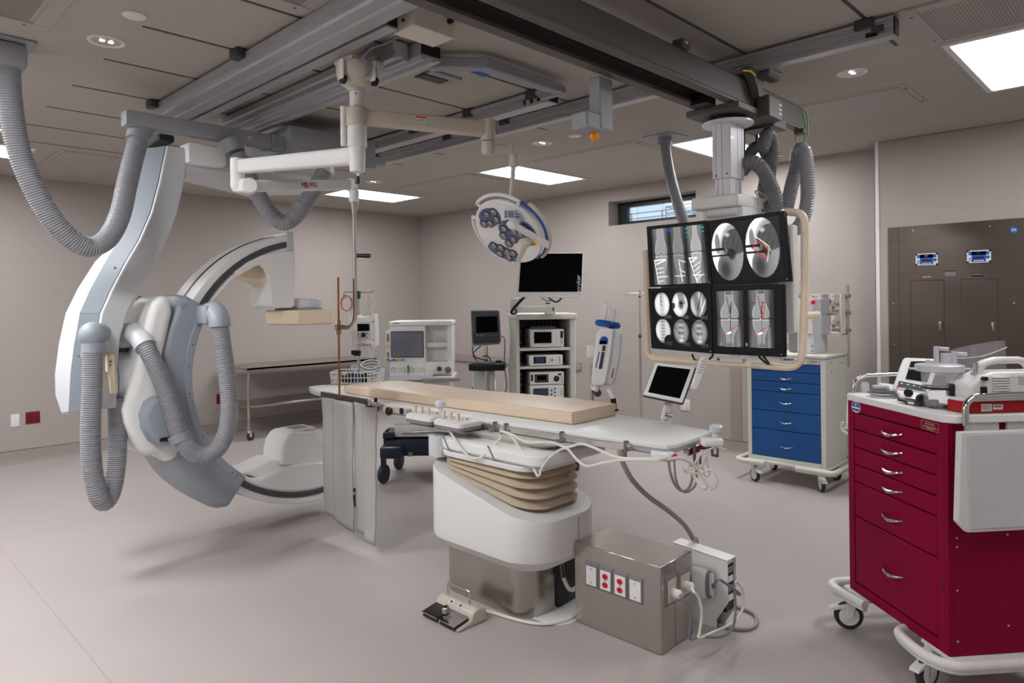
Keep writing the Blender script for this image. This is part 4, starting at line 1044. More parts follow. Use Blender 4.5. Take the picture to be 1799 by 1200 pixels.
def pic_plates(u, v):
    k = 0 if u < .345 else 1 if u < .655 else 2
    a, b = ((0, .345), (.345, .655), (.655, 1))[k]
    x = (u - (a + b) / 2) / ((b - a) / 2)
    g = knee(x * 1.02, v, (.475, .475, .46)[k], (.40, .40, .24)[k], (.70, .66, .54)[k], False) * (1.02, .86, 1.12)[k]
    c = (u - a) / (b - a)
    pl = ((.10, .56, .27, .98), (.5, .62, .62, .95), (.10, .56, .42, .98))[k]
    if seg(c, v, (pl[0], pl[1]), (pl[2], pl[3]), .011, .45): g = .97
    if k != 1:
        if seg(c, v, (pl[0], .565), (.72 if k == 0 else .5, .555), .011, .45) or seg(c, v, (pl[0] + .1, .63), (.7 if k == 0 else .48, .57), .012, .45): g = 1
        for j in range(4):
            s = .72 + .075 * j; x0 = pl[0] + (pl[2] - pl[0]) * (s - pl[1]) / (pl[3] - pl[1])
            if seg(c, v, (x0, s), (x0 + .42 - .05 * j, s - .02 - (.06 if k == 2 else 0)), .008, .45): g = .95
    else:
        if seg(c, v, (.45, .58), (.85, .62), .012, .45) or seg(c, v, (.5, .75), (.8, .8), .012, .45): g = .8
    if .845 < v < .87 and .18 < c < .8 and math.sin(c * 90) > -.5: g = .95
    if abs(u - .345) < .004 or abs(u - .655) < .004: g = .05
    if k == 2 and (c < .16 or c > .82) and (abs(v - .05) < .008 or abs(v - .12) < .008 or (abs(v - .19) < .006 and c < .06)): return (.15, .6, .72)
    if .30 < u < .40 and .02 < v < .06: return (.15, .3, .6)
    return g
def pic_six(u, v):
    i, j = min(2, int(u * 3)), min(1, int(v * 2)); x, y = (u * 3 - i - .5) * 2, (v * 2 - j - .47) * 2
    x -= (-.02, .03, .06)[i]
    r = math.hypot(x / .86, y / .90)
    if r > 1:
        if y > .78 and x > .2 and math.sin(u * 200) > .1 and int(v * 110) % 3 == 0: return .55
        return .015
    s = math.hypot(x, y)
    if j == 0:
        if i == 0: g = .93 - .22 * sst(.5, 0, abs(x)) * (.6 + .4 * wob(x, y)) - (.35 if abs(x + .1) < .05 * (1 + .6 * math.sin(y * 20)) and y < .1 else 0)
        elif i == 1: g = .95 - .5 * sst(.45, .1, math.hypot(x - .1, y - .05)) - .4 * sst(.5, .2, abs(x - .3 - y * .3)) * (1 if y < 0 else .3) - (.7 if math.hypot(x + .75, y - .1) < .22 else 0)
        else: g = .82 - .4 * sst(.55, .1, abs(x + .15 - .3 * y)) * (.7 + .3 * wob(x, y)) - .3 * sst(.2, .6, x) - (.5 if abs(x - .05 + .35 * y) < .05 and y < .4 else 0) + .35 * (1 if abs(x - .5 + .6 * y - .1) < .07 else 0)
    elif i == 0: g = .82 - .3 * sst(.4, .05, abs(x)) * (.6 + .4 * math.sin(y * 26)) + .2 * sst(.3, .9, -x) - (.75 if math.hypot((x - .7) / 1.3, y - .75) < .48 else 0)
    else: g = .50 + .12 * wob(x * .6, y * .6) - .16 * sst(.5, 0, abs(x)) * math.sin(y * 16) - .12 * sst(.5, 1, s) - (.35 if abs(x + .35 - .25 * math.sin(y * 5)) < .035 and -.35 < y < .45 else 0) + .22 * sst(.35, .1, math.hypot(x, y - .55))
    return g * (1 - .22 * sst(.7, 1, r))
def pic_scope(u, v):
    k = 0 if u < .5 else 1
    x, y = ((u - (.235, .735)[k]) / .232, (v - (.495, .475)[k]) / .48)
    if k == 1: x -= .02
    if math.hypot(x, y) > 1: return .008
    # side view of a knee in a bright round field
    body = math.hypot((x - .62) / 1.12, (y - .12) / 1.12)
    g = 1.0 - .42 * sst(1.12, .86, body)
    g += .30 * sst(.10, .02, abs(math.hypot((x - .55) / 1.0, (y - .0) / .92) - .80)) * sst(.2, -.5, y)
    con = math.hypot((x - .60) / .90, (y + .22) / .56)
    g = g * (1 - sst(1.03, .97, con)) + (.26 + .07 * wob(x * .3, y * .3)) * sst(1.03, .97, con)
    g += .45 * sst(1, .2, math.hypot((x - .08) / .26, (y + .58) / .12))
    low = sst(-.02, .03, y - .08 + .30 * max(0, .5 - x) * (1 if x > -.1 else 3) - .05 * math.sin(x * 4))
    if x > -.12: g = g * (1 - low) + (.44 + .12 * sst(0, .9, x) + .04 * wob(x * .4, y * .4)) * low
    g = g * (1 - .6 * sst(1, .6, math.hypot((x - .22) / .34, (y - .10) / .24)))
    tib = math.hypot((x + .22) / .50, (y - .62) / .52)
    g = g * (1 - sst(1.05, .95, tib)) + (.24 + .22 * sst(.2, 1, tib)) * sst(1.05, .95, tib)
    pat = math.hypot((x + .58) / .17, (y + .30) / .36)
    g = g * (1 - sst(1.05, .95, pat)) + (.50 + .1 * sst(.6, 1, pat)) * sst(1.05, .95, pat)
    for yy, h in ((-.10, .045), (.12, .032)):
        if abs(y - yy - .02 * k) < h and x < -.25 + (.35 if yy > 0 else .08) + .05 * k: g = .06
    if k == 1:
        for a, b, col in (((-.42, -.42), (.42, .0), 1), ((.42, .02), (.2, .48), 1), ((-.36, -.30), (.36, .06), 2), ((.36, .06), (.12, .42), 2), ((.12, .42), (-.55, .0), 2), ((-.55, .0), (-.36, -.30), 2)):
            if seg(x, y, a, b, .018, 1): return (.92, .92, .92) if col == 1 else (.8, .08, .12)
        if .1 < x < .55 and abs(y - (x * .55 - .14)) < .05 and math.sin(x * 70) > .1: return (.5, .85, .3)
    return g
def pic_lines(u, v):
    k = 0 if u < .5 else 1
    a, b = ((.0, .475), (.56, .985))[k]
    if not (a < u < b): return .06 if k == 0 else .015
    x = (u - (a + b) / 2) / ((b - a) / 2) + .02
    g = knee(x * .98, v, .50, .31, .66) * 1.0
    c = (u - a) / (b - a)
    def s(p, q, w=.006): return seg(c, v, p, q, w, .55)
    if s((.40, .10), (.52, .42)) or s((.53, .25), (.52, .92)) or s((.53, .42), (.58, .20)): g = .02
    for vv in (.02, .05, .94, .97):
        if abs(v - vv) < .009 and .36 < c < .64 and math.sin(c * 120) > -.5: g = .04
    if k == 1:
        for p, q in (((.52, .22), (.66, .22)), ((.66, .22), (.58, .52)), ((.52, .22), (.58, .52))):
            if s(p, q): return (.78, .1, .12)
        for vv in (.22, .25):
            if abs(v - vv) < .007 and .08 < c < .34 and math.sin(c * 130) > -.4: g = .05
    if s((.34, .755), (.86, .60), .006): return (.78, .1, .12)
    if s((.34, .755), (.52, .735), .010) or s((.40, .775), (.54, .752), .009): return .98
    if math.hypot((c - .34) * .55, v - .755) < .014: return (.85, .1, .1)
    return g
def monitor(corn, inset, label, fn, yaw=0, th=.062):
    """corn: photo pixels TL,TR,BR,BL of the bezel front; inset: picture border (l,t,r,b) as fractions"""
    c = [at(*p, X=XS + (yaw if i in (0, 3) else -yaw)) for i, p in enumerate(corn)]
    n = (c[1] - c[0]).cross(c[3] - c[0]).normalized()
    if n.x > 0: n = -n
    t = thing('monitor', label, 'monitor', (c[2] + c[3]) / 2, group='monitors on the ceiling suspension')
    l, tp, r, bt = inset
    ins = [bilin(c, l, tp), bilin(c, 1 - r, tp), bilin(c, 1 - r, 1 - bt), bilin(c, l, 1 - bt)]
    m = MB('navyblack')
    vs = c + ins + [p - n * th * .55 for p in c] + [p - n * .006 for p in ins]
    fs = [(i, (i + 1) % 4, 4 + (i + 1) % 4, 4 + i) for i in range(4)] + [(i, (i + 1) % 4, 8 + (i + 1) % 4, 8 + i) for i in range(4)] + [(4 + i, 4 + (i + 1) % 4, 12 + (i + 1) % 4, 12 + i) for i in range(4)] + [(8, 9, 10, 11)]
    m.add(vs, fs); m.build('bezel', t, bev=.003)
    bk = [bilin(c, .06, .06), bilin(c, .94, .06), bilin(c, .94, .94), bilin(c, .06, .94)]
    MB('offwhite').slab([p - n * th * .5 for p in bk], -n * th * .5).build('rear_cover', t, bev=.008)
    picture(ins, -n * .004, fn, t, name='screen')
    q = bilin(c, .96, .965)
    MB('labelwhite').lathe([(.003, 0), (.003, .001)], q, n, 8).build('power_led', t)
    return t, c, n, ins
mat('navyblack', (19, 20, 27), .45, spec=.25)
monitor(((1135.5, 398), (1241, 387), (1251.5, 500), (1141, 504.5)), (.075, .055, .055, .03), 'upper left monitor showing three knee x-rays with metal plates', pic_plates)
monitor(((1138.5, 507), (1249, 503), (1253, 621.5), (1144, 612)), (.075, .065, .07, .075), 'lower left monitor showing six round angiogram pictures', pic_six)
mt, c, n, ins = monitor(((1250, 504), (1376, 499), (1378, 627.5), (1253.5, 621.5)), (.055, .07, .12, .115), 'lower right monitor showing two knee x-rays marked A and B', pic_lines)
r_ = (ins[1] - ins[0]).normalized(); u_ = (ins[0] - ins[3]).normalized()
for s, f in (('A', .085), ('B', .53)): text(s, bilin(ins, f, .955) + n * .0006, r_, u_, .022, 'lit_letter' if 'lit_letter' in MATS else 'labelwhite', mt)
monitor(((1241, 388), (1377, 370), (1389, 494.5), (1252.5, 500.5)), (.025, .055, .07, .035), 'upper right tilted monitor showing two round arthroscopy style knee images', pic_scope, yaw=.0)
# ================================================================= patient table
TROT = math.radians(2.8)
t = thing('patient_table', 'white imaging table on a rounded pedestal with beige bellows', 'patient table', (2.88, 1.64, 0), TROT)
TT = TM[t.name]
def LM(*m): return MB(*m, M=TT)
# tabletop
op = [(-.17, .0), (.16, -.0), (.20, .012), (.225, .04), (.30, .35), (.34, .6), (.345, 1.4), (.335, 2.3), (.29, 2.8), (.25, 3.08), (.20, 3.19), (.13, 3.245), (.06, 3.25), (.0, 3.23), (-.04, 3.12), (-.075, 2.98), (-.115, 2.75), (-.14, 2.5), (-.16, 2.3), (-.2, 2.05), (-.225, 1.8), (-.235, 1.4), (-.235, .06), (-.222, .02)]
def ring(sc, z, dx=0):
    cx, cy = .05, 1.6
    return [(cx + (x - cx) * (1 - sc / .3) , cy + (y - cy) * (1 - sc / 1.6), z) for x, y in op]
m = LM('white', 'panelgrey'); m.loft([ring(.004, .96), ring(0, .957), ring(0, .94)], 0); m.build('tabletop', t, bev=.003, ang=50)
m = LM('cool'); m.loft([ring(.0, .94), ring(.008, .93), ring(.014, .915), ring(.05, .912)], 0); m.build('table_frame', t, ang=40)
m = LM('darkgrey'); m.loft([ring(.02, .925), ring(.03, .908), ring(.08, .90)], 0); m.build('underside', t)
m = LM('railsteel'); m.box(-.252, -.242, .19, 1.95, .912, .942, b=.002); rl = m.build('side_rail', t)
m = LM('steel')
for y in (.22, .62, 1.1, 1.6, 1.9): m.box(-.243, -.22, y - .012, y + .012, .917, .937)
m.build('rail_spacer', rl)
m = LM('steel', 'redplate'); m.box(-.10, .16, -.022, -.012, .895, .93, b=.002).box(-.09, .06, -.0226, -.022, .9, .926, 1).box(-.09, -.07, -.013, .01, .9, .92).box(.12, .14, -.013, .01, .9, .92); m.build('end_rail', t)
m = LM('silver'); m.loft([ring(.0, .93), ring(.002, .925), ring(.0035, .905), ring(.03, .90)], 0) if False else None
m = LM('silver', 'redlight'); a = (-.2, .03)
m.box(-.236, -.18, -.004, .10, .885, .93, 0, b=.014, seg=3); m.build('corner_bumper', t)
c = TT @ Vector((-.205, -.004, .905)); nv = (TT.to_3x3() @ Vector((-.3, -1, 0))).normalized()
MB('redlight', 'chrome').lathe([(.017, -.01), (.017, .006)], c, nv, 20, 1).lathe([(.012, .0), (.012, .0085)], c, nv, 20, 0).build('stop_button', t, label='small red stop button')
# pedestal (built on the room axes)
def rr(x0, x1, y0, y1, r, z=None, n=6):
    return [(p[0], p[1]) for p in rrect(x1 - x0, y1 - y0, r, n, (x0 + x1) / 2, (y0 + y1) / 2)]
m = MB('steel'); m.prism(rr(2.50, 2.90, 2.36, 3.03, .12), 'z', 0, .32); m.build('plinth', t, ang=30)
m = MB('black'); m.box(2.715, 2.90, 2.345, 2.37, .01, .30, b=.01); m.build('cable_recess', t)
zt = lambda y: .548 + .235 * (y - 2.30)
C0 = rr(2.375, 2.965, 2.205, 3.06, .2, n=10); Ci = rr(2.455, 2.885, 2.285, 2.99, .15, n=10)
lo = rr(2.44, 2.90, 2.27, 3.0, .15, n=10); md = rr(2.378, 2.962, 2.208, 3.057, .2, n=10)
m = MB('white2'); m.loft([[(x, y, .275) for x, y in lo], [(x, y, .335) for x, y in md], [(x, y, .36) for x, y in C0], [(x, y, zt(y) - .012) for x, y in C0], [(2.67 + (x - 2.67) * .985, 2.63 + (y - 2.63) * .985, zt(y)) for x, y in C0], [(x, y, zt(y) + .004) for x, y in Ci], [(x, y, zt(y) - .06) for x, y in Ci]], 0)
cv = m.build('pedestal_cover', t, ang=30)
m = MB('darkgrey'); m.box(2.72, 2.7225, 2.2035, 2.21, .30, zt(2.2) - .015); m.build('cover_seam', cv)
secs = []
nb = 9
for k in range(nb + 1):
    f = k / nb; g = 0 if k % 2 else .035
    sq = rr(2.475 - g, 2.865 + g, 2.31 - g, 2.975 + g * .4, .15, n=10)
    secs.append([(x, y, (zt(y) - .01) * (1 - f) + .768 * f - (.014 if k % 2 == 0 and 0 < k < nb else 0)) for x, y in sq])
m = MB('bellows'); m.loft(secs); m.build('bellows', t, ang=60)
m = MB('white2'); m.prism(rr(2.435, 2.895, 2.265, 3.0, .13), 'z', .764, .792); m.build('top_plate', t, bev=.005)
m = MB('white'); secs = [[(x, y, z) for x, y in rr(2.43 - g, 2.99 + g, 2.20 - g, 2.96 + g, .07)] for z, g in ((.795, -.02), (.81, 0), (.855, .0), (.868, -.02))]
m.loft(secs); cr = m.build('carriage', t, bev=.004)
m = MB('plategrey')
for y in (2.5, 2.85): m.obox((2.428, y, .797), (.002, 0, 0), (0, .012, 0), (0, .05, .072))
m.build('groove', cr)
m = MB('carton'); secs = [[(x, y, z) for x, y in rr(2.53 - g, 3.02 + g, 2.2 - g * 2, 2.95 + g, .12)] for z, g in ((.866, -.02), (.885, .0), (.905, .03))]
m.loft(secs); m.build('hull', t)
m = MB('cool'); m.prism([(p[0], p[1]) for p in rrect(.12, .12, .05, 5, 2.50, 3.02)], 'z', .74, .86); m.box(2.46, 2.60, 2.96, 3.03, .765, .80, b=.004); m.build('end_bracket', t, bev=.004)
MB('white2').prism(rr(2.56, 3.1, 2.2, 2.5, .1), 'z', 0, .004).build('floor_plate', t)
m = MB('cable'); m.tube(smooth([(2.735, 2.335, .26), (2.735, 2.325, .18), (2.75, 2.29, .11), (2.765, 2.25, .13), (2.76, 2.235, .08), (2.75, 2.235, .014)], .02), .011, 10)
m.build('power_conduit', t)
m = MB('steeldark'); m.tube(smooth([(2.735, 2.34, .29), (2.733, 2.335, .23), (2.735, 2.325, .17)], .01), .014, 10); m.build('conduit_gland', t)

# ---------------------------------------------------------------- mattress
t = thing('mattress', 'tan vinyl mattress pad lying on the imaging table', 'mattress', TT @ Vector((.11, 1.6, .96)), TROT)
m = MB('mattress', M=TT); secs = []
N = 40
for i in range(N + 1):
    f = i / N; y = .635 + 2.03 * f
    h = .064 + .004 * math.sin(f * 9); w = .207
    if f > .9: h -= .012 * (f - .9) / .1; w = .207 - .03 * (f - .9) / .1
    if abs(y - 2.22) < .03: h -= .004; w -= .003
    cx = .113 + .0 * f
    lift = .006 * sst(.4, .0, f) * 0
    secs.append([(cx + u, y + (.008 * math.sin(u * 30) if i in (0, N) else 0), .963 + v + h / 2) for u, v in rrect(w * 2, h, .016, 4)])
m.loft(secs); md_ = m.build('pad', t, ang=50)
m = MB('mattress', M=TT); m.tube(smooth([(.31, .65, .985), (.335, .62, .99), (.35, .605, .985)], .01), [.03, .02, .012, .008, .006, .004, .003][:len(smooth([(.31, .65, .985), (.335, .62, .99), (.35, .605, .985)], .01))], 10); m.build('folded_corner', t)
MB('redplate', M=TT).box(.30, .335, .622, .63, .985, .997).build('valve', t)

# ---------------------------------------------------------------- lead skirt
t = thing('lead_skirt', 'grey lead curtain of overlapping strips hanging from the table rail', 'lead skirt', (2.54, 4.0, .05))
XK = 2.54
def sk(px, py): return at(px, py, X=XK)
m = MB('steeldark'); a, b, c, d = sk(563, 688), sk(642, 701), sk(642, 713), sk(563, 699)
m.slab([a, b, c, d], (.018, 0, 0)); m.build('hanger_bar', t, bev=.002)
a, b, c, d = sk(647, 710), sk(663, 714), sk(663, 723), sk(647, 719)
m = MB('steeldark'); m.slab([a, b, c, d], (.014, 0, 0)); m.build('hanger_bar', t, bev=.002)
strips = [(566, 698, 588, 701, 592.5, 914, 571, 902), (586.5, 701, 623, 707, 624, 935, 590, 914), (622, 706, 643, 711, 647, 943, 626, 932), (642, 716, 668, 714, 665, 958, 647, 947)]
for i, q in enumerate(strips):
    a, b, c, d = sk(*q[0:2]), sk(*q[2:4]), sk(*q[4:6]), sk(*q[6:8]); vs = []; nx, ny = 8, 30; off = -.014 * (i % 2) - (.012 if i == 3 else 0)
    for j in range(ny + 1):
        for k in range(nx + 1):
            u, v = k / nx, j / ny
            p = bilin([a, b, c, d], u, v); p.x += off + .006 * math.sin(v * 7 + i) * v + .004 * math.sin(u * PI) - .002 * math.sin(v * 26 + 2 * u)
            if v > .96: p.z += .004 * math.sin(u * 5 + i)
            vs.append(p)
    m = MB('skirt'); m.add(vs, [(j * (nx + 1) + k, j * (nx + 1) + k + 1, (j + 1) * (nx + 1) + k + 1, (j + 1) * (nx + 1) + k) for j in range(ny) for k in range(nx)])
    o = m.build('strip', t, ang=80); sd_ = o.modifiers.new('cloth', 'SOLIDIFY'); sd_.thickness = .006; sd_.offset = 0
# clamp of the skirt
t = thing('rail_clamp', 'cream metal clamp block with black knob between skirt and controls', 'rail clamp', (2.52, 3.45, .92))
a, b = at(672, 713, X=2.52), at(712, 731, X=2.52)
m = MB('warm'); m.box(2.52, 2.62, b.y, a.y, b.z + .005, a.z + .0, b=.004); m.build('block', t)
q = at(686, 722, X=2.52); MB('black').lathe([(.024, 0), (.026, .006), (.026, .02), (.02, .026)], q, (-1, 0, 0), 20).build('knob', t)
q = at(707, 722, X=2.52); MB('black').box(2.505, 2.52, q.y - .012, q.y + .012, q.z - .018, q.z + .018, b=.003).build('latch', t)
m = MB('chrome', 'black'); a, b = at(647, 704, X=2.53), at(673, 712, X=2.53); m.cyl(a, b, .008, n=10).cyl(at(660, 706, X=2.52), at(660, 699, X=2.52), .012, n=12, m=1).cyl(at(650, 712, X=2.53), at(650, 702, X=2.53), .012, n=12); m.build('swivel_rod', t)

# ---------------------------------------------------------------- joystick control boxes
def control(y0, y1, z0, label, knob):
    t = thing('control_box', label, 'control box', (2.49, (y0 + y1) / 2, z0), group='joystick control boxes on the table rail')
    m = MB('white2'); secs = [[(x, y, z) for x, y in rr(2.40 - g, 2.575 + g, y0 - g, y1 + g, .03)] for z, g in ((z0, -.02), (z0 + .008, -.006), (z0 + .03, 0), (z0 + .042, -.002), (z0 + .05, -.012))]
    m.loft(secs); m.build('housing', t, ang=40)
    m = MB('plategrey'); m.loft([[(x, y, z) for x, y in rr(2.402, 2.573, y0 + .002, y1 - .002, .03)] for z in (z0 + .004, z0 + .027)]); m.build('lower_shell', t)
    for k in range(3):
        y = y1 - .045 - k * .06
        MB('mattress').lathe([(.011, 0), (.0105, .02), (.0115, .034), (.009, .04)], (2.45, y, z0 + .052), (0, 0, 1), 16).build('joystick', t)
        MB('cool').lathe([(.02, 0), (.02, .003), (.013, .006)], (2.45, y, z0 + .049), (0, 0, 1), 18).build('joystick_base', t)
    m = MB('plategrey', 'mattress')
    for k in range(5):
        for j in range(2): m.lathe([(.006, 0), (.006, .003)], (2.505 + .026 * j, y1 - .04 - k * .035, z0 + .05), (0, 0, 1), 10, (k + j) % 2)
    m.build('button', t)
    if knob: MB('white2').lathe([(.014, 0), (.014, .03), (.026, .034), (.029, .04), (.029, .06), (.02, .068)], (2.55, y0 + .09, z0 + .05), (0, 0, 1), 24).build('dial_knob', t)
control(2.735, 2.972, .912, 'joystick control box nearer the table end, on the side rail', 0)
control(2.985, 3.225, .918, 'joystick control box with the pale mushroom knob, beside the clamp', 1)
m = MB('steel'); m.box(2.44, 2.60, 2.75, 3.22, .900, .908, b=.001); m.build('control_tray', label='thin steel tray carrying the two joystick control boxes', cat='tray', loc=(2.5, 3.0, .90))

# ---------------------------------------------------------------- hooks and cables
def J(y, x=-.247):
    return MB('hosedark', M=TT).box(x - .009, x - .003, y - .007, y + .007, .895, .958).box(x - .009, x + .012, y - .007, y + .007, .952, .958).box(x - .036, x - .003, y - .007, y + .007, .883, .895).box(x - .036, x - .03, y - .007, y + .007, .883, .925)
for q, lab in ((1.035, 'dark cable hook on the table rail, nearest the joystick boxes'), (.955, 'dark cable hook on the rail, second from the joystick boxes'), (.585, 'dark cable hook halfway along the bright rail'), (.215, 'dark cable hook at the rail end near the red button')):
    J(q).build('cable_hook', label=lab, cat='cable hook', loc=TT @ Vector((-.25, q, .89)), group='cable hooks on the table rail')
for x, lab in ((-.06, 'dark cable hook on the table end rail near the red button'), (.12, 'dark cable hook on the end rail beside the white knob unit')):
    m = MB('hosedark', M=TT); m.box(x - .007, x + .007, -.034, -.026, .87, .94).box(x - .007, x + .007, -.034, -.012, .934, .94).box(x - .007, x + .007, -.06, -.028, .858, .87).box(x - .007, x + .007, -.06, -.054, .858, .9)
    m.build('cable_hook', label=lab, cat='cable hook', loc=TT @ Vector((x, -.03, .87)), group='cable hooks on the table rail')
def cab(pts, r, mt, label, name='cable', group=None, pre=None):
    P = [at(x, y, D=d) for x, y, d in pts]
    return MB(mt).tube(smooth(P, .02), r, 8).build(name, label=label, cat='cable', loc=P[0], group=group)
cab([(780, 744, 3.78), (800, 772, 3.68), (820, 799, 3.6), (837, 806, 3.56), (856, 795, 3.54), (882, 766, 3.54)], .006, 'cable', 'white cable sagging from the joystick boxes to the first hook', group='white table cables')
cab([(880, 757, 3.54), (900, 764, 3.47), (925, 777, 3.40), (950, 777, 3.36), (975, 779, 3.33), (995, 786, 3.30), (1020, 780, 3.22), (1042, 786, 3.17), (1076, 801, 3.1), (1104, 806, 3.02), (1160, 806, 2.92), (1175, 803, 2.95)], .0068, 'cable', 'white cable draped evenly along the hooks to the table end', group='white table cables')
cab([(898, 764, 3.49), (915, 790, 3.42), (932, 812, 3.36), (946, 838, 3.30), (950, 826, 3.30), (963, 807, 3.29), (980, 793, 3.28), (996, 788, 3.27), (1012, 806, 3.22), (1031, 819, 3.17), (1062, 813, 3.1), (1100, 808, 3.0), (1160, 809, 2.92)], .0064, 'cable', 'white cable hanging in a deep V below the rail', group='white table cables')
cab([(1168, 808, 2.93), (1195, 805, 2.96), (1212, 812, 2.98), (1228, 828, 3.0), (1240, 848, 3.0), (1243, 856, 3.0), (1234, 857, 3.02), (1220, 838, 3.04), (1210, 820, 3.06)], .0072, 'cable', 'thick white cable end curling below the table corner', group='white table cables')
cab([(1240, 795, 3.08), (1228, 800, 3.08), (1220, 815, 3.06), (1206, 832, 3.04), (1199, 818, 3.04), (1202, 825, 3.03), (1225, 832, 3.02), (1250, 826, 3.02), (1261, 843, 3.02), (1258, 857, 3.02), (1248, 860, 3.02)], .004, 'cable', 'thin white wire looping under the knob unit', group='white table cables')
cab([(1232, 793, 3.1), (1226, 812, 3.1), (1230, 826, 3.1), (1237, 808, 3.1), (1240, 798, 3.1), (1243, 815, 3.1), (1247, 833, 3.1), (1240, 838, 3.1), (1234, 820, 3.1)], .005, 'cable', 'white wire bundle folded under the end rail', group='white table cables')
cab([(1174, 806, 3.0), (1178, 832, 3.02), (1186, 852, 3.04), (1198, 863, 3.06), (1210, 858, 3.06), (1216, 840, 3.06), (1213, 815, 3.06)], .006, 'cabletan', 'tan cable hanging in a long loop from the table end', group='white table cables')
cab([(1184, 806, 3.04), (1188, 845, 3.06), (1200, 864, 3.08), (1213, 862, 3.08), (1224, 846, 3.08), (1222, 815, 3.08)], .005, 'cabletan', 'second tan cable loop just behind the first', group='white table cables')
P = [at(x, y, D=d) for x, y, d in ((1088, 790, 3.12), (1095, 815, 3.12), (1112, 845, 3.15), (1140, 873, 3.22), (1175, 898, 3.3), (1202, 922, 3.36), (1217, 945, 3.42))] + [at(1224, 956, Z=.30)]
MB('cabletan').tube(smooth(P + [Vector((P[-1].x, P[-1].y, .03))], .02), .012, 10).build('cable', label='long grey hose curving from the table down to the floor', cat='cable', loc=(P[-1].x, P[-1].y, 0))
# touch screen on the far rail
t = thing('touch_screen', 'tilted white touch screen with black display on the table edge', 'touch screen', TT @ Vector((.355, .33, .94)))
c = [at(*p, D=d) for p, d in (((1151, 636.5), 3.66), ((1222, 645), 3.60), ((1199, 708), 3.56), ((1129.5, 693.5), 3.62))]
n = (c[1] - c[0]).cross(c[3] - c[0]).normalized(); n = n if n.dot(EYE - c[0]) > 0 else -n
c[2] = on_plane(1199, 708, c[0], n)
MB('white').slab(c, -n * .012).build('front_frame', t, bev=.005, seg=3)
MB('darkgrey').slab([bilin(c, u, v) - n * .012 for u, v in ((-.02, -.015), (1.02, -.015), (1.02, 1.03), (-.02, 1.03))], -n * .03).build('rear_shell', t, bev=.008, seg=2)
MB('gloss').slab([bilin(c, u, v) + n * .0015 for u, v in ((.09, .09), (.90, .08), (.90, .90), (.10, .90))], -n * .001).build('display', t)
b0, b1 = at(1176, 703, D=3.62), at(1168, 736, D=3.62)
m = MB('white'); m.obox(b0 - rt * .02 - n * .03, rt * .04, fw * .03, b1 - b0, b=.004); m.build('neck', t)
m = MB('white', 'steel'); fz = TT @ Vector((.355, .33, .935)); m.box(fz.x - .03, fz.x + .03, fz.y - .03, fz.y + .03, .93, .985, 0, b=.008).cyl(at(1170, 728, D=3.6), at(1180, 731, D=3.6), .012, n=12, m=1); m.build('foot', t)
MB('white2').obox(bilin(c, .98, .45) - n * .02, (bilin(c, 1.12, .45) - bilin(c, .98, .45)), (bilin(c, .98, .6) - bilin(c, .98, .45)), -n * .012, b=.003).build('handset_clip', t)
# handset
t = thing('handset', 'slim white remote handset with buttons leaning beside the touch screen', 'handset', at(1216, 688, D=3.58))
h = [at(*p, D=d) for p, d in (((1232, 626), 3.56), ((1246.5, 629), 3.56), ((1226, 686), 3.53), ((1213, 684), 3.53))]
nh = (h[1] - h[0]).cross(h[3] - h[0]).normalized(); nh = nh if nh.dot(EYE - h[0]) > 0 else -nh
h[2] = on_plane(1226, 686, h[0], nh)
MB('white').slab([bilin(h, u, v) for u, v in ((.15, 0), (.85, 0), (1, .06), (1, .9), (.8, 1), (.2, 1), (0, .9), (0, .06))], -nh * .022).build('body', t, bev=.006, seg=3)
m = MB('plategrey', 'orange')
for j in range(5):
    for k in range(3): m.slab([bilin(h, .24 + .2 * k + a, .12 + .085 * j + b) + nh * .0008 for a, b in ((0, 0), (.11, 0), (.11, .035), (0, .035))], -nh * .001, 1 if (j == 3 and k == 1) else 0)
m.lathe([(.0035, 0), (.0035, .001)], bilin(h, .6, .07), nh, 10, 0)
m.build('keypad', t)
# knob unit at the table end
t = thing('knob_unit', 'white end control with round grey knob on the table corner', 'control knob', at(1258, 790, D=3.12))
a, b, c_ = at(1235, 771, D=3.10), at(1275, 788, D=3.08), at(1262, 757, D=3.12)
w_ = rt * ((b - a).dot(rt)); hh = dn * ((b - a).dot(dn))
m = MB('white'); fl = Vector((fw.x, fw.y, 0)).normalized()
m.obox(a, w_, fl * .06, hh, b=.012, seg=3); m.build('housing', t)
kc = a + w_ * .72 + fl * .03
m = MB('cool'); m.lathe([(.02, -.004), (.02, .022), (.028, .026), (.03, .032), (.03, .05), (.022, .058)], kc, (0, 0, 1), 28); m.build('knob', t)
m = MB('cable', 'mattress'); e = a + w_ * .5 + hh; m.tube(smooth([e, e + dn * .012 - rt * .03, e + dn * .012 - rt * .06], .01), .003, 6).cyl(e + rt * .02, e + rt * .06 + dn * .01, .0035, n=8, m=1); m.build('pin_cord', t)

# ---------------------------------------------------------------- foot pedal
t = thing('foot_pedal', 'cream foot switch with two chrome treads and wire guard', 'foot pedal', (2.29, 2.67, 0))
m = MB('warm'); m.prism([(2.20, .0), (2.20, .012), (2.285, .028), (2.30, .062), (2.33, .075), (2.385, .06), (2.395, .0)], 'y', 2.535, 2.815); m.build('housing', t, bev=.006, seg=2)
for y0, y1 in ((2.55, 2.668), (2.682, 2.80)):
    m = MB('chrome', 'black'); m.slab([(2.185, y0, .026), (2.28, y0, .043), (2.28, y1, .043), (2.185, y1, .026)], (0, 0, .004), 0).slab([(2.19, y0 + .004, .008), (2.28, y0 + .004, .02), (2.28, y1 - .004, .02), (2.19, y1 - .004, .008)], (0, 0, .02), 1); m.build('tread', t)
m = MB('chrome'); m.obox((2.225, 2.66, .04), (.0, .03, 0), (.03, 0, .006), (0, 0, .03), b=.002); m.build('divider', t)
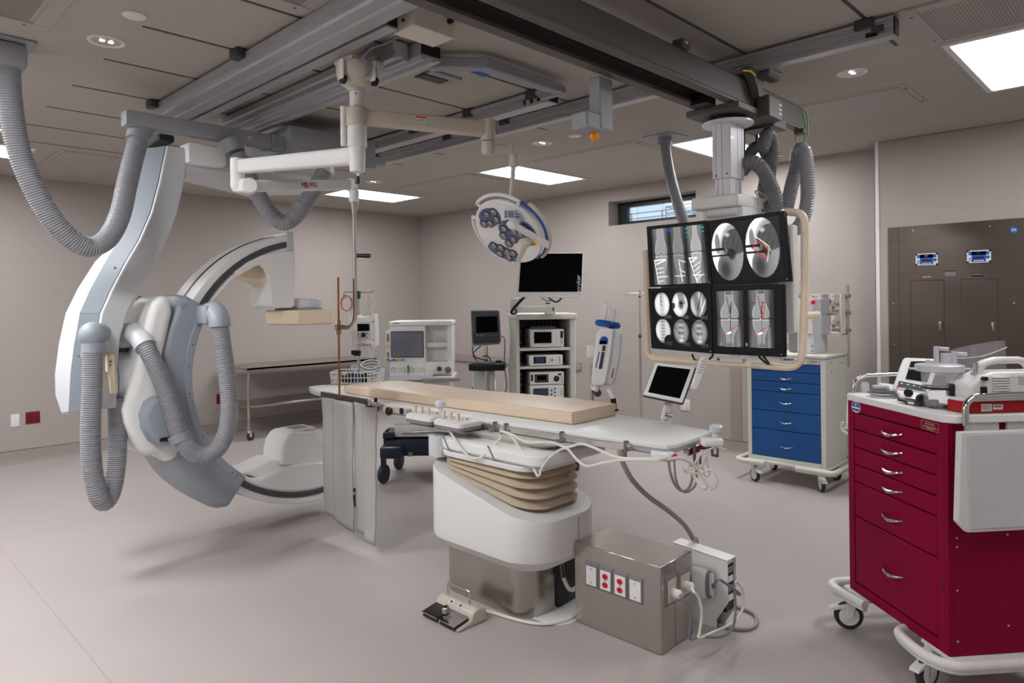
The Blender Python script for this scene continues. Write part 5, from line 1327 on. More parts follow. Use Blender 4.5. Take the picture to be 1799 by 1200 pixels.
m = MB('chrome'); m.tube(smooth([(2.335, 2.60, .07), (2.335, 2.60, .13), (2.336, 2.602, .14)], .02) + smooth([(2.335, 2.625, .142), (2.335, 2.74, .142)], .03) + [(2.335, 2.765, .14), (2.335, 2.77, .12), (2.335, 2.77, .07)], .0055, 10); m.build('wire_guard', t)
m = MB('offwhite', 'darkgrey')
for y in (2.64, 2.71): m.obox((2.298, y - .018, .062), (0, .036, 0), (.022, 0, .01), (0, 0, .001), 0).obox((2.302, y - .008, .0645), (0, .016, 0), (.012, 0, .005), (0, 0, .001), 1)
m.build('symbol_plate', t)
P = [Vector((2.39, 2.66, .02)), Vector((2.44, 2.58, .012)), Vector((2.49, 2.36, .01)), Vector((2.56, 2.26, .01)), Vector((2.66, 2.225, .01)), Vector((2.75, 2.232, .012))]
MB('cable').tube(smooth(P, .02), .008, 8).build('cable', label='white cable on the floor from the foot pedal round the plinth', cat='cable', loc=P[0])
P = [Vector((2.96, 2.34, .1)), Vector((2.99, 2.30, .03)), Vector((3.04, 2.25, .008)), Vector((3.1, 2.2, .008))]
MB('black').tube(smooth(P, .02), .005, 8).build('cable', label='thin black cable on the floor behind the steel box', cat='cable', loc=P[0])

# ---------------------------------------------------------------- stainless power box
t = thing('power_box', 'stainless steel floor box with red outlets', 'power box', (2.815, 1.955, 0))
m = MB('steel'); m.box(2.68, 2.955, 1.702, 2.2, .002, .40, b=.003); m.build('housing', t)
m = MB('darkgrey'); m.box(2.80, 2.801, 1.7012, 1.703, .004, .398); m.build('door_seam', t)
a, b = at(1027.7, 982, X=2.68), at(1131.3, 1064, X=2.68)
ya, yb = a.y, b.y; z1, z0 = a.z, at(1028.2, 1028, X=2.68).z
g = (ya - yb) / 4
for k in range(4):
    y1 = ya - g * k; y0 = y1 - g; yc = (y0 + y1) / 2
    m = MB('plategrey'); 
    o_ = [(2.68, y1, z1), (2.68, y0, z1), (2.68, y0, z0), (2.68, y1, z0)]; i_ = [(2.672, y1 - .012, z1 - .022), (2.672, y0 + .008, z1 - .022), (2.672, y0 + .008, z0 + .012), (2.672, y1 - .012, z0 + .012)]
    m.add(o_ + i_, [(q, (q + 1) % 4, 4 + (q + 1) % 4, 4 + q) for q in range(4)] + [(4, 5, 6, 7)]); f = m.build('outlet_frame', t)
    m = MB('labelwhite', 'darkgrey', 'redsock', 'black'); m.box(2.669, 2.672, y0 + .01, y1 - .014, z0 + .014, z1 - .024, 0, b=.001)
    if k in (1, 2): duplex(m, (2.669, yc - .002, (z0 + z1) / 2 - .005), Vector((0, 1, 0)), Vector((0, 0, 1)), Vector((-1, 0, 0)), 'redsock', .0155)
    for zz in (((z0 + z1) / 2 + .028, (z0 + z1) / 2 - .036) if k in (0, 3) else ((z0 + z1) / 2 - .005,)): m.lathe([(.003, 0), (.003, .0015)], (2.669, yc - .002, zz), (-1, 0, 0), 8, 1)
    m.build('faceplate', f)
YP = 1.702
plugs = []
for (xa, ya_, xb, yb_), pl in (((1167, 1014, 1186.5, 1071), (1182, 1041)), ((1190, 1005, 1211, 1058), (1203.5, 1028))):
    a, b = at(xa, ya_, Y=YP), at(xb, (ya_ + yb_) / 2, Y=YP); z0 = at(xa, yb_ - 1, Y=YP).z; x0, x1, z1 = a.x, b.x, a.z
    m = MB('plategrey'); o_ = [(x0, YP, z1), (x1, YP, z1), (x1, YP, z0), (x0, YP, z0)]; i_ = [(x0 + .012, YP - .008, z1 - .02), (x1 - .01, YP - .008, z1 - .02), (x1 - .01, YP - .008, z0 + .014), (x0 + .012, YP - .008, z0 + .014)]
    m.add(o_ + i_, [(q, (q + 1) % 4, 4 + (q + 1) % 4, 4 + q) for q in range(4)] + [(4, 5, 6, 7)]); f = m.build('outlet_frame', t)
    m = MB('warm', 'redsock', 'black'); m.box(x0 + .013, x1 - .011, YP - .011, YP - .008, z0 + .016, z1 - .022, 0, b=.001); m.build('faceplate', f)
    plugs.append(at(*pl, Y=YP - .011))
for q, lab, cm, path in ((plugs[0], 'white plug with grey cord, nearer one in the steel box end', 'cablegrey', [(1196, 1050, 2.87), (1208, 1062, 2.86), (1214, 1085, 2.87), (1212, 1112, 2.9), (1214, 1123, 2.92), (1228, 1119, 3.0), (1262, 1119, 3.05), (1284, 1108, 3.1), (1292, 1080, 3.14), (1290, 1040, 3.18)]),
                         (plugs[1], 'white plug with white cord, farther one in the steel box end', 'cable', [(1216, 1036, 2.93), (1228, 1052, 2.93), (1233, 1080, 2.94), (1229, 1112, 2.95), (1228, 1121, 2.96), (1250, 1112, 3.08), (1290, 1092, 3.2), (1306, 1065, 3.26), (1304, 1035, 3.26), (1293, 1022, 3.24)])):
    t = thing('power_plug', lab, 'power plug', q, group='white plugs in the steel box')
    m = MB('white'); m.lathe([(.019, 0), (.021, .004), (.021, .016), (.018, .018), (.018, .022), (.021, .024), (.021, .034), (.017, .04), (.012, .044)], q, (0, -1, 0), 20); m.build('plug', t)
    P = [q + Vector((0, -.042, 0))] + [at(x, y, D=d) for x, y, d in path]
    P = [Vector((p.x, p.y, max(p.z, .006))) for p in P]
    MB(cm).tube(smooth(P, .015), .006, 8).build('cord', t)
# white upright unit behind the box
t = thing('power_supply', 'white sheet metal supply unit standing on edge behind the steel box', 'power supply', (3.16, 1.75, 0))
XU = 3.09
q = at(1259, 1103, Z=.003); XU = q.x
tl, trr = at(1180.5, 953, X=XU), at(1278, 986, X=XU)
far = at(1292, 977, Z=trr.z); TH = max(.05, min(.12, far.x - XU))
yl = tl.y; yr = trr.y
face = [(yl, 0.0), (yl, tl.z), (yr, trr.z), (yr, at(1278, 1060, X=XU).z), (q.y, at(1259, 1088, X=XU).z), (q.y, 0.0)]
m = MB('white'); m.prism(face, 'x', XU, XU + .004); m.build('side_plate', t)
m = MB('white'); m.slab([(XU, yl, tl.z - .004), (XU + TH, yl, tl.z - .004), (XU + TH, yr, trr.z - .004), (XU, yr, trr.z - .004)], (0, 0, .006)); m.build('top_plate', t, bev=.002)
m = MB('white'); m.prism([(yl, 0), (yl, tl.z), (yr, trr.z), (yr, .10), (q.y, 0)], 'x', XU + TH - .004, XU + TH); m.build('side_plate', t)
m = MB('black', 'plategrey', 'labelwhite'); m.box(XU + .006, XU + TH - .006, yr + .012, yl - .01, .09, min(tl.z, trr.z) - .01, 0)
for k in range(5): m.box(XU + .02, XU + TH - .02, yr + .006, yr + .012, .14 + .045 * k, .165 + .045 * k, 1 if k % 2 else 2)
m.build('connector_panel', t)
c = at(1228, 1022, X=XU - .03)
t2 = thing('cable_reel', 'rounded white adapter with wound grey cord on the supply unit', 'adapter', c)
m = MB('white'); m.box(XU - .055, XU - .002, c.y - .05, c.y + .055, c.z - .075, c.z + .07, b=.022, seg=3); m.build('body', t2)
m = MB('cablegrey'); m.tube([(XU - .028 + .02 * math.cos(a), c.y - .054, c.z + .06 * math.sin(a)) for a in [2 * PI * k / 20 for k in range(21)]], .009, 8); m.build('cord_winding', t2)
m = MB('white'); m.box(XU - .04, XU - .018, c.y - .078, c.y - .05, c.z - .05, c.z + .06, b=.008, seg=2); m.build('cap', t2)
P = [Vector((XU - .03, c.y - .078, c.z + .0)), at(1262, 1018, D=3.0), at(1282, 1030, D=3.05), at(1296, 1040, D=3.1), at(1300, 1045, D=3.15), at(1290, 1042, D=3.2)]
m = MB('cablegrey'); S_ = smooth(P, .012); m.tube(S_, [.012 if i < 4 else .006 for i in range(len(S_))], 8); m.build('cord', t2)
P = [(1262, 1098, 3.0), (1280, 1103, 3.02), (1310, 1106, 3.05), (1328, 1098, 3.1), (1326, 1080, 3.2), (1300, 1068, 3.3), (1285, 1062, 3.35)]
P = [at(x, y, Z=.008) for x, y, d in P]
MB('cabletan').tube(smooth(P, .02), .01, 8).build('cable', label='thick tan cable looping on the floor beside the supply unit', cat='cable', loc=P[0])
# ================================================================= casters shared by the carts
def caster(parent, x, y, ang, r=.06, wm='carton', M=None, brake=True, top=.185):
    R = M @ Matrix.Translation((x, y, 0)) @ Matrix.Rotation(ang, 4, 'Z')
    m = MB(wm, M=R); w = .034
    for s in (-1, 1):
        m.prism([(-.012, r - .012), (.012, r - .012), (.03, r + .05), (.05, top - .03), (-.01, top - .03)], 'y', s * .019 - .003 if s < 0 else s * .019, s * .019 if s < 0 else s * .019 + .003)
    m.box(-.012, .052, -.022, .022, top - .045, top - .025, b=.004).cyl((.02, 0, top - .03), (.02, 0, top), .02, n=16)
    if brake: m.prism([(-.09, .088), (-.085, .10), (-.03, .118), (.02, .135), (.02, .12), (-.05, .095)], 'y', -.021, .021)
    c = m.build('caster', parent, bev=.002)
    MB('rubber', M=R).lathe([(r - .014, -.014), (r - .004, -.013), (r, -.006), (r, .006), (r - .004, .013), (r - .014, .014)], (0, 0, r), (0, 1, 0), 32).build('tyre', c)
    MB(wm, 'plategrey', M=R).lathe([(.008, -.017), (.03, -.016), (r - .012, -.013), (r - .012, .013), (.03, .016), (.008, .017)], (0, 0, r), (0, 1, 0), 32, 0).build('wheel', c)
    return c
def pull(m, p0, p1, out, sag, r=.006, mi=0):
    """arched bar handle from p0 to p1, standing off by out, arching down by sag"""
    p0, p1, out = Vector(p0), Vector(p1), Vector(out); P = []
    for k in range(13):
        f = k / 12; P.append(p0.lerp(p1, f) + out * min(1, 1.0 * math.sin(PI * f) ** .5) + Vector((0, 0, sag * math.sin(PI * f))))
    return m.tube(P, [r * (.7 + .5 * math.sin(PI * k / 12)) for k in range(13)], 8, mi)

# ================================================================= red crash cart
RROT = math.atan2(-.766, -.643)
t = thing('crash_cart', 'dark red metal crash cart with six drawers and white folding side shelf', 'crash cart', (3.551, 1.188, 0), RROT)
TR = TM[t.name]
def RM(*m): return MB(*m, M=TR)
W, DP = .667, .52
m = RM('red', 'black'); m.box(0, W, .018, DP, .19, 1.106, b=.002); m.box(0, .045, 0, .02, .19, 1.106, b=.002).box(.605, W, 0, .02, .19, 1.106, b=.002).box(.045, .605, 0, .02, 1.056, 1.106, b=.0015).box(.045, .605, 0, .02, .19, .232, b=.0015)
m.box(.04, .61, .0175, .019, .225, 1.06, 1); body = m.build('body', t)
zs_ = [1.052, .970, .886, .803, .721, .555, .236]
for i in range(6):
    m = RM('red'); m.box(.048, .602, .002, .02, zs_[i + 1] + .003, zs_[i] - .003, b=.002); d = m.build('drawer', t)
    hz2 = (1.006, .926, .842, .759, .633, .391)[i]
    m = RM('chrome'); pull(m, (.27, .002, hz2 + .004), (.395, .002, hz2 + .004), (0, -.028, 0), -.012, .006); m.build('handle', d)
m = RM('black'); m.box(.632, .644, -.0006, .001, .44, .475, b=.001)
k = .25
while k < 1.05: m.box(.648, .6495, -.0006, .001, k, k + .02); k += .035
m.build('hinge_slots', body)
m = RM('bluecap', 'labelwhite'); c = TR @ Vector((.068, 0, 1.078)); m2 = MB('bluecap', 'labelwhite')
rx = (TR.to_3x3() @ Vector((1, 0, 0))); nx_ = (TR.to_3x3() @ Vector((0, -1, 0)))
def disc(mb, c, a, b, n, ra, rb, mi, h=.001): mb.slab([c + a * ra * math.cos(2 * PI * k / 28) + b * rb * math.sin(2 * PI * k / 28) for k in range(28)], n * h, mi)
Zv = Vector((0, 0, 1))
disc(m2, c, rx, Zv, nx_, .036, .026, 1); disc(m2, c + nx_ * .001, rx, Zv, nx_, .033, .023, 0, .0006)
m2.obox(c - rx * .03 - Zv * .006 + nx_ * .0016, rx * .06, Zv * .008, nx_ * .0004, 1); m2.obox(c - rx * .018 - Zv * .02 + nx_ * .0016, rx * .036, Zv * .004, nx_ * .0004, 1)
m2.slab([c + rx * x + Zv * z + nx_ * .0016 for x, z in ((-.01, .008), (.01, .008), (0, .02))], nx_ * .0004, 1); m2.build('maker_badge', t, label='oval blue and white badge')
m2 = MB('red', 'bellows'); o = TR @ Vector((.523, -.0008, 1.060))
for a, b, w, h in ((0, 0, .1, .0012), (0, .034, .1, .0012), (0, 0, .0012, .035), (.0988, 0, .0012, .035)): m2.obox(o + rx * a + Zv * b, rx * w, Zv * h, nx_ * .0006, 1)
for k, (a, w) in enumerate(((.012, .076), (.01, .08), (.03, .04))): m2.obox(o + rx * a + Zv * (.014 - .0045 * k), rx * w, Zv * .002, nx_ * .0006, 1)
wl_ = m2.build('warning_label', t, label='thin outlined warning label')
text('- WARNING -', o + rx * .05 + Zv * .025 + nx_ * .0006, rx, Zv, .011, 'bellows', wl_)
# top
m = RM('white'); m.prism([(.012, -.012), (.60, -.016), (.655, -.012), (.688, .022), (.69, DP + .01), (-.01, DP + .01), (-.012, .012)], 'z', 1.106, 1.138); m.build('worktop', t, bev=.005, seg=2)
# rails
m = RM('chrome'); m.tube(smooth([(.695, .055, 1.10), (.695, .056, 1.15), (.69, .066, 1.185), (.685, .095, 1.205)], .012) + smooth([(.684, .11, 1.209), (.68, .3, 1.212), (.68, .50, 1.212)], .05), .0125, 14); m.build('push_rail', t)
m = RM('chrome'); m.tube(smooth([(.005, .026, 1.12), (.003, .032, 1.17), (.0, .05, 1.2), (.0, .085, 1.218)], .012) + smooth([(.0, .1, 1.221), (.0, .3, 1.224), (.0, .50, 1.224)], .05), .0095, 14); m.build('push_rail', t)
m = RM('frost'); m.box(-.012, .012, .07, .11, 1.138, 1.19, b=.008); m.build('rail_clip', t)
# folding side shelf
m = RM('white2'); a = .705
m.slab([(a, .005, 1.082), (a, .49, 1.085), (a + .004, .49, .70), (a - .005, .035, .695), (a - .012, .0, .735)], (.028, 0, 0), 0); sh = m.build('side_shelf', t, bev=.004)
m = RM('cool'); m.slab([(a + .0285, .03, 1.07), (a + .0285, .48, 1.073), (a + .032, .48, .715), (a + .0235, .045, .712)], (.004, 0, 0)); m.build('shelf_face', sh)
m = RM('white2'); m.box(W, W + .012, .07, .212, 1.072, 1.106, b=.002).box(W, W + .012, .245, .45, 1.072, 1.106, b=.002); m.build('shelf_bracket', t)
m = RM('chrome')
for z in (.25, .45, .62, .655): m.lathe([(.0045, 0), (.0045, .002)], (W, .035, z), (1, 0, 0), 8, 0)
for z in (.3, .66): m.lathe([(.0045, 0), (.0045, .002)], (W, .25, z), (1, 0, 0), 8, 0)
m.build('side_screw', t)
# bumper frame and casters
m = RM('white2'); m.box(-.04, .14, -.01, DP, .168, .189, b=.006).box(.50, .72, .0, DP, .168, .189, b=.006); m.build('base_plate', t)
for P in ([(-.10, DP, .178), (-.10, .06, .178), (-.10, .0, .178), (-.075, -.045, .178), (-.03, -.06, .178), (.05, -.05, .178), (.17, -.03, .178)],
          [(.40, .03, .178), (.405, .0, .178), (.43, -.045, .178), (.48, -.06, .178), (.58, -.07, .178), (.66, -.055, .178), (.71, -.01, .178), (.718, .06, .178), (.718, .3, .178), (.718, DP, .178)]):
    m = RM('white2'); m.tube(smooth(P, .02), .021, 14); m.tube([Vector(p) - Vector((0, 0, .02)) for p in smooth(P, .02)], .013, 10); m.build('bumper', t)
for x, y, a in ((.02, -.02, math.radians(72)), (.54, .0, math.radians(112)), (.05, .48, .5), (.62, .48, .2)): caster(t, x, y, a, .066, 'white', TR)
m = RM('white', 'skirt'); m.slab([(-.05, .02, .96), (-.04, .02, 1.10), (-.04, .3, 1.10), (-.05, .3, .96)], (.015, 0, 0), 0)
m.tube(smooth([(-.06, .01, .985), (-.075, .01, .95), (-.05, .02, .935), (-.02, .02, .93)], .01), .005, 8, 0).tube([(-.075, .01, .95), (-.075, .28, .95)], .005, 8, 0)
m.build('side_towel_holder', t)

# ---------------------------------------------------------------- things on the red cart
ZW = 1.139
def RP(x, y, z): return TR @ Vector((x, y, z))
# defibrillator : faces the camera, tilted screen
t = thing('defibrillator', 'white defibrillator with tilted dark screen and round black dial', 'defibrillator', RP(.24, .22, ZW))
D0 = 3.27
tl, tr_, br, bl = at(1587, 627, D=D0 + .05), at(1652, 630, D=D0 + .02), at(1632, 690, D=D0 - .1), at(1570, 683, D=D0 - .07)
n = (tr_ - tl).cross(bl - tl).normalized(); n = n if n.dot(EYE - tl) > 0 else -n
br = on_plane(1632, 690, tl, n)
m = MB('white'); m.slab([bilin([tl, tr_, br, bl], u, v) for u, v in ((.06, 0), (1, 0), (1, 1), (0, 1), (-.01, .95), (.02, .05))], -n * .07); m.build('display_housing', t, bev=.008, seg=3)
MB('screen').slab([bilin([tl, tr_, br, bl], u, v) + n * .003 for u, v in ((.24, .14), (.86, .10), (.86, .72), (.24, .68))], -n * .002).build('screen', t)
m = MB('navy', 'labelwhite'); m.slab([bilin([tl, tr_, br, bl], u, v) + n * .003 for u, v in ((.08, .76), (.90, .84), (.90, .99), (.08, .93))], -n * .002, 0)
for k in range(4): m.slab([bilin([tl, tr_, br, bl], u, v) + n * .004 for u, v in ((.14 + .18 * k, .82 + .015 * k), (.21 + .18 * k, .825 + .015 * k), (.21 + .18 * k, .85 + .015 * k), (.14 + .18 * k, .845 + .015 * k))], -n * .001, 1)
m.build('key_strip', t)
p0 = at(1572, 686, D=D0 - .08); p1 = at(1632, 693, D=D0 - .12); p2 = at(1640, 716, D=D0 - .2); p3 = at(1590, 705, D=D0 - .16)
zb_ = ZW
m = MB('white'); vv = [p0, p1, Vector((p2.x, p2.y, zb_)), Vector((p3.x, p3.y, zb_))]; bk = fl * .17
m.add([v for v in vv] + [Vector((v.x, v.y, v.z)) + bk + (Vector((0, 0, .02)) if i < 2 else Vector()) for i, v in enumerate(vv)], [(0, 1, 2, 3), (4, 5, 6, 7), (0, 1, 5, 4), (1, 2, 6, 5), (2, 3, 7, 6), (3, 0, 4, 7)]); m.build('base', t, bev=.012, seg=3)
q = at(1596, 690, D=D0 - .135); nf = (EYE - q); nf.z *= .2; nf.normalize()
MB('black').lathe([(.017, -.004), (.019, .004), (.016, .01)], q, nf, 20).build('dial', t)
MB('redlight').slab([at(x, y, D=D0 - .075 - .004) for x, y in ((1575, 679), (1578, 679), (1577.5, 682), (1574.5, 682))], nf * .001).build('indicator', t)
# suction canister
cc = Vector((*at(1651, 716, Z=ZW).xy, ZW)); Dc = (cc - EYE).dot(fw)
rl = 38 * Dc / FPX; rb_ = 24 * Dc / FPX; ht = at(1651, 640, D=Dc).z - ZW
t = thing('suction_canister', 'clear plastic suction canister with white lid and ports', 'suction canister', cc)
m = MB('glassy'); m.lathe([(rb_ * .9, .002), (rb_, .008), (rb_ * 1.22, ht * .86), (rb_ * 1.24, ht * .88), (rb_ * 1.21, ht * .88), (rb_ * .96, .012), (.001, .008)], cc, n=36); m.build('jar', t)
m = MB('frost'); m.lathe([(rl * .96, ht * .84), (rl, ht * .86), (rl, ht * .985), (rl * .93, ht), (rl * .55, ht * 1.03), (.0, ht * 1.03)], cc, n=40); lid = m.build('lid', t)
m = MB('frost')
for x, y, h in ((-.012, .0, .075), (.05, -.02, .055)):
    q = cc + rt * x + fl * y; m.cyl(q + Zv * ht, q + Zv * (ht + h), .0105, n=14); m.cyl(q + Zv * (ht + h - .009), q + Zv * (ht + h - .012) + rt * .05, .008, n=12)
m.cyl(cc + rt * .03 + Zv * ht, cc + rt * .03 + Zv * (ht + .045), .022, n=18).cyl(cc - rt * .045 + Zv * ht, cc - rt * .045 + Zv * (ht + .02), .008, n=12)
m.build('port', lid)
m = MB('frost')
for s in (-1, 1): m.tube([cc + rt * (s * rl) + Zv * ht * .9 + rt * s * .018 * (1 - math.cos(a)) + fl * .016 * math.sin(a) for a in [2 * PI * k / 14 for k in range(15)]], .004, 6)
m.build('lug', lid)
m = MB('black'); zr = ZW + ht * .47; rr_ = rb_ * 1.16
m.tube([cc + Vector((rr_ * math.cos(2 * PI * k / 30), rr_ * math.sin(2 * PI * k / 30), zr - ZW)) for k in range(31)], .0045, 8)
m.tube([cc + rt * rr_ + Vector((0, 0, zr - ZW)), cc + rt * (rr_ + .06) + Vector((0, 0, zr - ZW - .002))], .0045, 8); m.build('holder_ring', t)
# black clamp tray in front of it
t = thing('clamp_holder', 'black plastic clamp tray lying on the cart top under the canister', 'clamp', RP(.43, .06, ZW))
m = MB('black', 'darkgrey', 'labelwhite')
q0, q1 = at(1575, 707, Z=ZW), at(1672, 722, Z=ZW); dd = (q1 - q0).normalized(); nd = Vector((-dd.y, dd.x, 0)); nd = nd if nd.dot(fl) > 0 else -nd
L_ = (q1 - q0).length
m.obox(q0 + Zv * .006, dd * L_, nd * .05, Zv * .012, 0, b=.004); m.obox(q0 + dd * L_ * .2 - nd * .012, dd * .07, nd * .03, Zv * .018, 1, b=.003); m.obox(q0 + dd * L_ * .4 - nd * .008 + Zv * .004, dd * .05, nd * .02, Zv * .024, 0, b=.003)
m.obox(q0 + dd * L_ * .62 - nd * .01 + Zv * .0, dd * .03, nd * .03, Zv * .035, 0, b=.004); m.obox(q0 + dd * L_ * .26 - nd * .0125 + Zv * .004, dd * .03, nd * .001, Zv * .010, 2)
m.cyl(q0 + dd * .03 + nd * .02 + Zv * .014, q0 + dd * .16 + nd * .03 + Zv * .02, .006, n=10, m=0); m.build('tray', t)
m = MB('black'); q = at(1620, 700, Z=ZW + .03); m.ball(q, .024, n=14, sc=(1.6, 1, .9)); m.build('cable_plug', t)
# coil of lead wires
t = thing('lead_wires', 'loose coil of grey lead wires lying on the cart top', 'lead wires', RP(.17, .08, ZW))
m = MB('cablegrey', 'offwhite')
ctr = at(1558, 697, Z=ZW); random.seed(3)
for k in range(9):
    a0_, ra, rb2 = random.uniform(0, 6), random.uniform(.05, .085), random.uniform(.022, .042); off = Vector((random.uniform(-.012, .012), random.uniform(-.012, .012), .004 + .0035 * k))
    m.tube([ctr + off + rt * ra * math.cos(a0_ + 2 * PI * j / 26) + fl * rb2 * 1.4 * math.sin(a0_ + 2 * PI * j / 26) for j in range(24)], .0028, 6, 0 if k % 3 else 1)
m.build('wire_coil', t, kind='stuff')
q = ctr - rt * .02 + Zv * .038; MB('cool').obox(q - rt * .035, rt * .07, fl * .03, Zv * .014, b=.006, seg=2).build('lead_block', t)
MB('green').tube(smooth([ctr + rt * .06 + Zv * .01, ctr + rt * .1 + Zv * .016, ctr + rt * .13 + Zv * .008], .01), .004, 8).build('lead_tip', t)
# suction pump on the red base
PM = TR @ Matrix.Translation((0, 0, ZW)) @ Matrix.Scale(.72, 4, (0, 0, 1)) @ Matrix.Translation((0, 0, -ZW))
def QM(*m): return MB(*m, M=PM)
t = thing('suction_pump', 'white portable suction pump with carrying handle on a red base', 'suction pump', RP(.60, .25, ZW))
m = QM('redbright'); m.prism([(.525, .12), (.57, .078), (.655, .088), (.662, .13), (.662, .50), (.525, .50)], 'z', ZW, ZW + .065); bs = m.build('base', t, bev=.006, seg=2)
m = QM('labelwhite', 'black'); m.box(.662, .6626, .15, .195, ZW + .012, ZW + .052, 0, b=.0005).box(.662, .6626, .20, .242, ZW + .02, ZW + .048, 0)
for k in range(9): m.box(.6626, .663, .205 + .0037 * k, .207 + .0037 * k, ZW + .031, ZW + .043, 1)
for k in range(4): m.box(.6626, .663, .154, .19 - .006 * (k % 2), ZW + .02 + .007 * k, ZW + .022 + .007 * k, 1)
m.build('rating_label', bs)
m = QM('redbright', 'white2'); m.prism([(.53, .118), (.575, .08), (.66, .09), (.66, .50), (.53, .50)], 'z', ZW + .066, ZW + .08, 1); m.build('seam_band', t)
m = QM('white2'); m.prism([(.06, 0), (.06, .08), (.085, .105), (.15, .14), (.17, .15), (.50, .15), (.50, 0)], 'x', .52, .65)
for i in range(len(m.v)):
    l = PM.inverted() @ m.v[i]; m.v[i] = PM @ Vector((l.x, l.y + .05, l.z + ZW + .07))
hs = m.build('housing', t, bev=.016, seg=3)
m = QM('white2'); m.tube(smooth([(.575, .20, ZW + .20), (.575, .225, ZW + .255), (.575, .28, ZW + .278)], .015) + smooth([(.575, .33, ZW + .278), (.575, .41, ZW + .27), (.575, .455, ZW + .20)], .03), .02, 12); m.build('carry_handle', t)
m = QM('black'); m.box(.535, .575, .096, .112, ZW + .075, ZW + .15, b=.008, seg=2); m.build('canister_bracket', t)
m = QM('chrome')
for z in (.09, .11, .13): m.lathe([(.004, 0), (.004, .003)], (.555, .096, ZW + z), (0, -1, 0), 8)
m.cyl((.60, .18, ZW + .21), (.60, .18, ZW + .27), .009, n=12).cyl((.60, .18, ZW + .245), (.60, .18, ZW + .25), .013, n=6); m.build('fitting', t)
m = QM('white2', 'black', 'plategrey')
m.box(.648, .653, .20, .285, ZW + .10, ZW + .205, 0, b=.002)
for k in range(7): m.box(.653, .661, .205 + .003 * (k % 2), .28, ZW + .105 + .0142 * k, ZW + .114 + .0142 * k, 0, b=.002)
m.build('vent_grille', t)
m = QM('black', 'chrome'); m.box(.649, .655, .155, .185, ZW + .095, ZW + .145, 0, b=.003); m.build('power_inlet', t)
m = QM('black'); m.lathe([(.012, 0), (.012, .014), (.008, .017)], (.65, .17, ZW + .19), (1, 0, 0), 16, 0); m.build('filter_knob', t)
m = QM('plategrey')
for k in range(6): m.box(.6495, .6505, .32, .42, ZW + .15 + .008 * k, ZW + .153 + .008 * k)
m.build('printed_text', t)
# plastic bag
t = thing('plastic_bag', 'clear plastic bag standing behind the suction pump', 'plastic bag', RP(.45, .33, ZW))
Pb = [at(1660, 619, D=3.28), at(1706, 611, D=3.32), at(1766, 599, D=3.36), at(1768, 690, D=3.36), at(1662, 692, D=3.28)]
vs = []; nx, ny = 16, 10; c4 = [Pb[0], Pb[2], Pb[3], Pb[4]]
for s in (0, 1):
    for j in range(ny + 1):
        for i in range(nx + 1):
            u, v = i / nx, j / ny; p = bilin(c4, u, v) + fl * ((.004 + .022 * v) * (1 if s else -1) * math.sin(PI * u) + .006 * math.sin(u * 9 + v * 4)); vs.append(p + Zv * (.012 * math.sin(u * 3.0) * (1 - v)))
q = (nx + 1) * (ny + 1)
fs = [(s * q + j * (nx + 1) + i, s * q + j * (nx + 1) + i + 1, s * q + (j + 1) * (nx + 1) + i + 1, s * q + (j + 1) * (nx + 1) + i) for s in (0, 1) for j in range(ny) for i in range(nx)]
MB('bag').add(vs, fs).build('film', t, ang=80)
MB('labelwhite').tube([bilin(c4, k / 16, .12 + .10 * math.sin(PI * k / 16)) - fl * .01 for k in range(17)], .0022, 6).build('zip_seal', t)

# ================================================================= blue cart
BX, BX1, BY0, BY1, BZ = 5.88, 6.36, 2.142, 2.815, .185
t = thing('supply_cart', 'pale grey supply cart with six royal blue drawers by the wall', 'supply cart', (6.1, 2.48, 0))
m = MB('carton', 'black'); m.box(BX + .018, BX1, BY0, BY1, BZ, 1.10, b=.003)
m.box(BX, BX + .02, BY0, 2.18, BZ, 1.10, b=.002).box(BX, BX + .02, 2.78, BY1, BZ, 1.10, b=.002).box(BX, BX + .02, 2.18, 2.78, 1.045, 1.10, b=.002).box(BX, BX + .02, 2.18, 2.78, BZ, .222, b=.002).box(BX + .017, BX + .019, 2.178, 2.782, .22, 1.046, 1)
m.build('body', t)
zs_ = [1.043, .972, .882, .795, .626, .462, .222]; zh = (0, .922, .834, .711, .543, .333)
for i in range(6):
    m = MB('blue'); m.box(BX + .003, BX + .02, 2.184, 2.776, zs_[i + 1] + .003, zs_[i] - .003, b=.002); d = m.build('drawer', t)
    if i:
        m = MB('chrome'); pull(m, (BX + .003, 2.53, zh[i]), (BX + .003, 2.415, zh[i]), (-.026, 0, 0), -.01, .006); m.build('handle', d)
m = MB('carton'); m.box(BX - .012, BX1 + .01, BY0 - .012, BY1 + .012, 1.10, 1.125, b=.006, seg=2); m.build('worktop', t)
m = MB('offwhite', 'plategrey'); a, b = at(1419, 635, X=BX), at(1440, 641, X=BX); m.box(BX - .001, BX, b.y, a.y, b.z, a.z, 1).box(BX - .0014, BX - .001, b.y + .004, a.y - .004, b.z + .004, a.z - .004, 0)
for k in range(2): m.box(BX - .0018, BX - .0014, b.y + .02, a.y - .02, b.z + .012 + .012 * k, b.z + .016 + .012 * k, 1)
m.build('maker_label', t)
for x, z in ((6.02, 1.06), (6.02, .98), (6.22, 1.05), (6.28, 1.04)): MB('plategrey').lathe([(.007, 0), (.007, .003)], (x, BY0, z), (0, -1, 0), 10).build('side_screw', t)
m = MB('carton'); m.box(BX - .02, BX1 + .02, BY0 - .01, BY1 + .01, .165, .186, b=.005); m.build('base_plate', t)
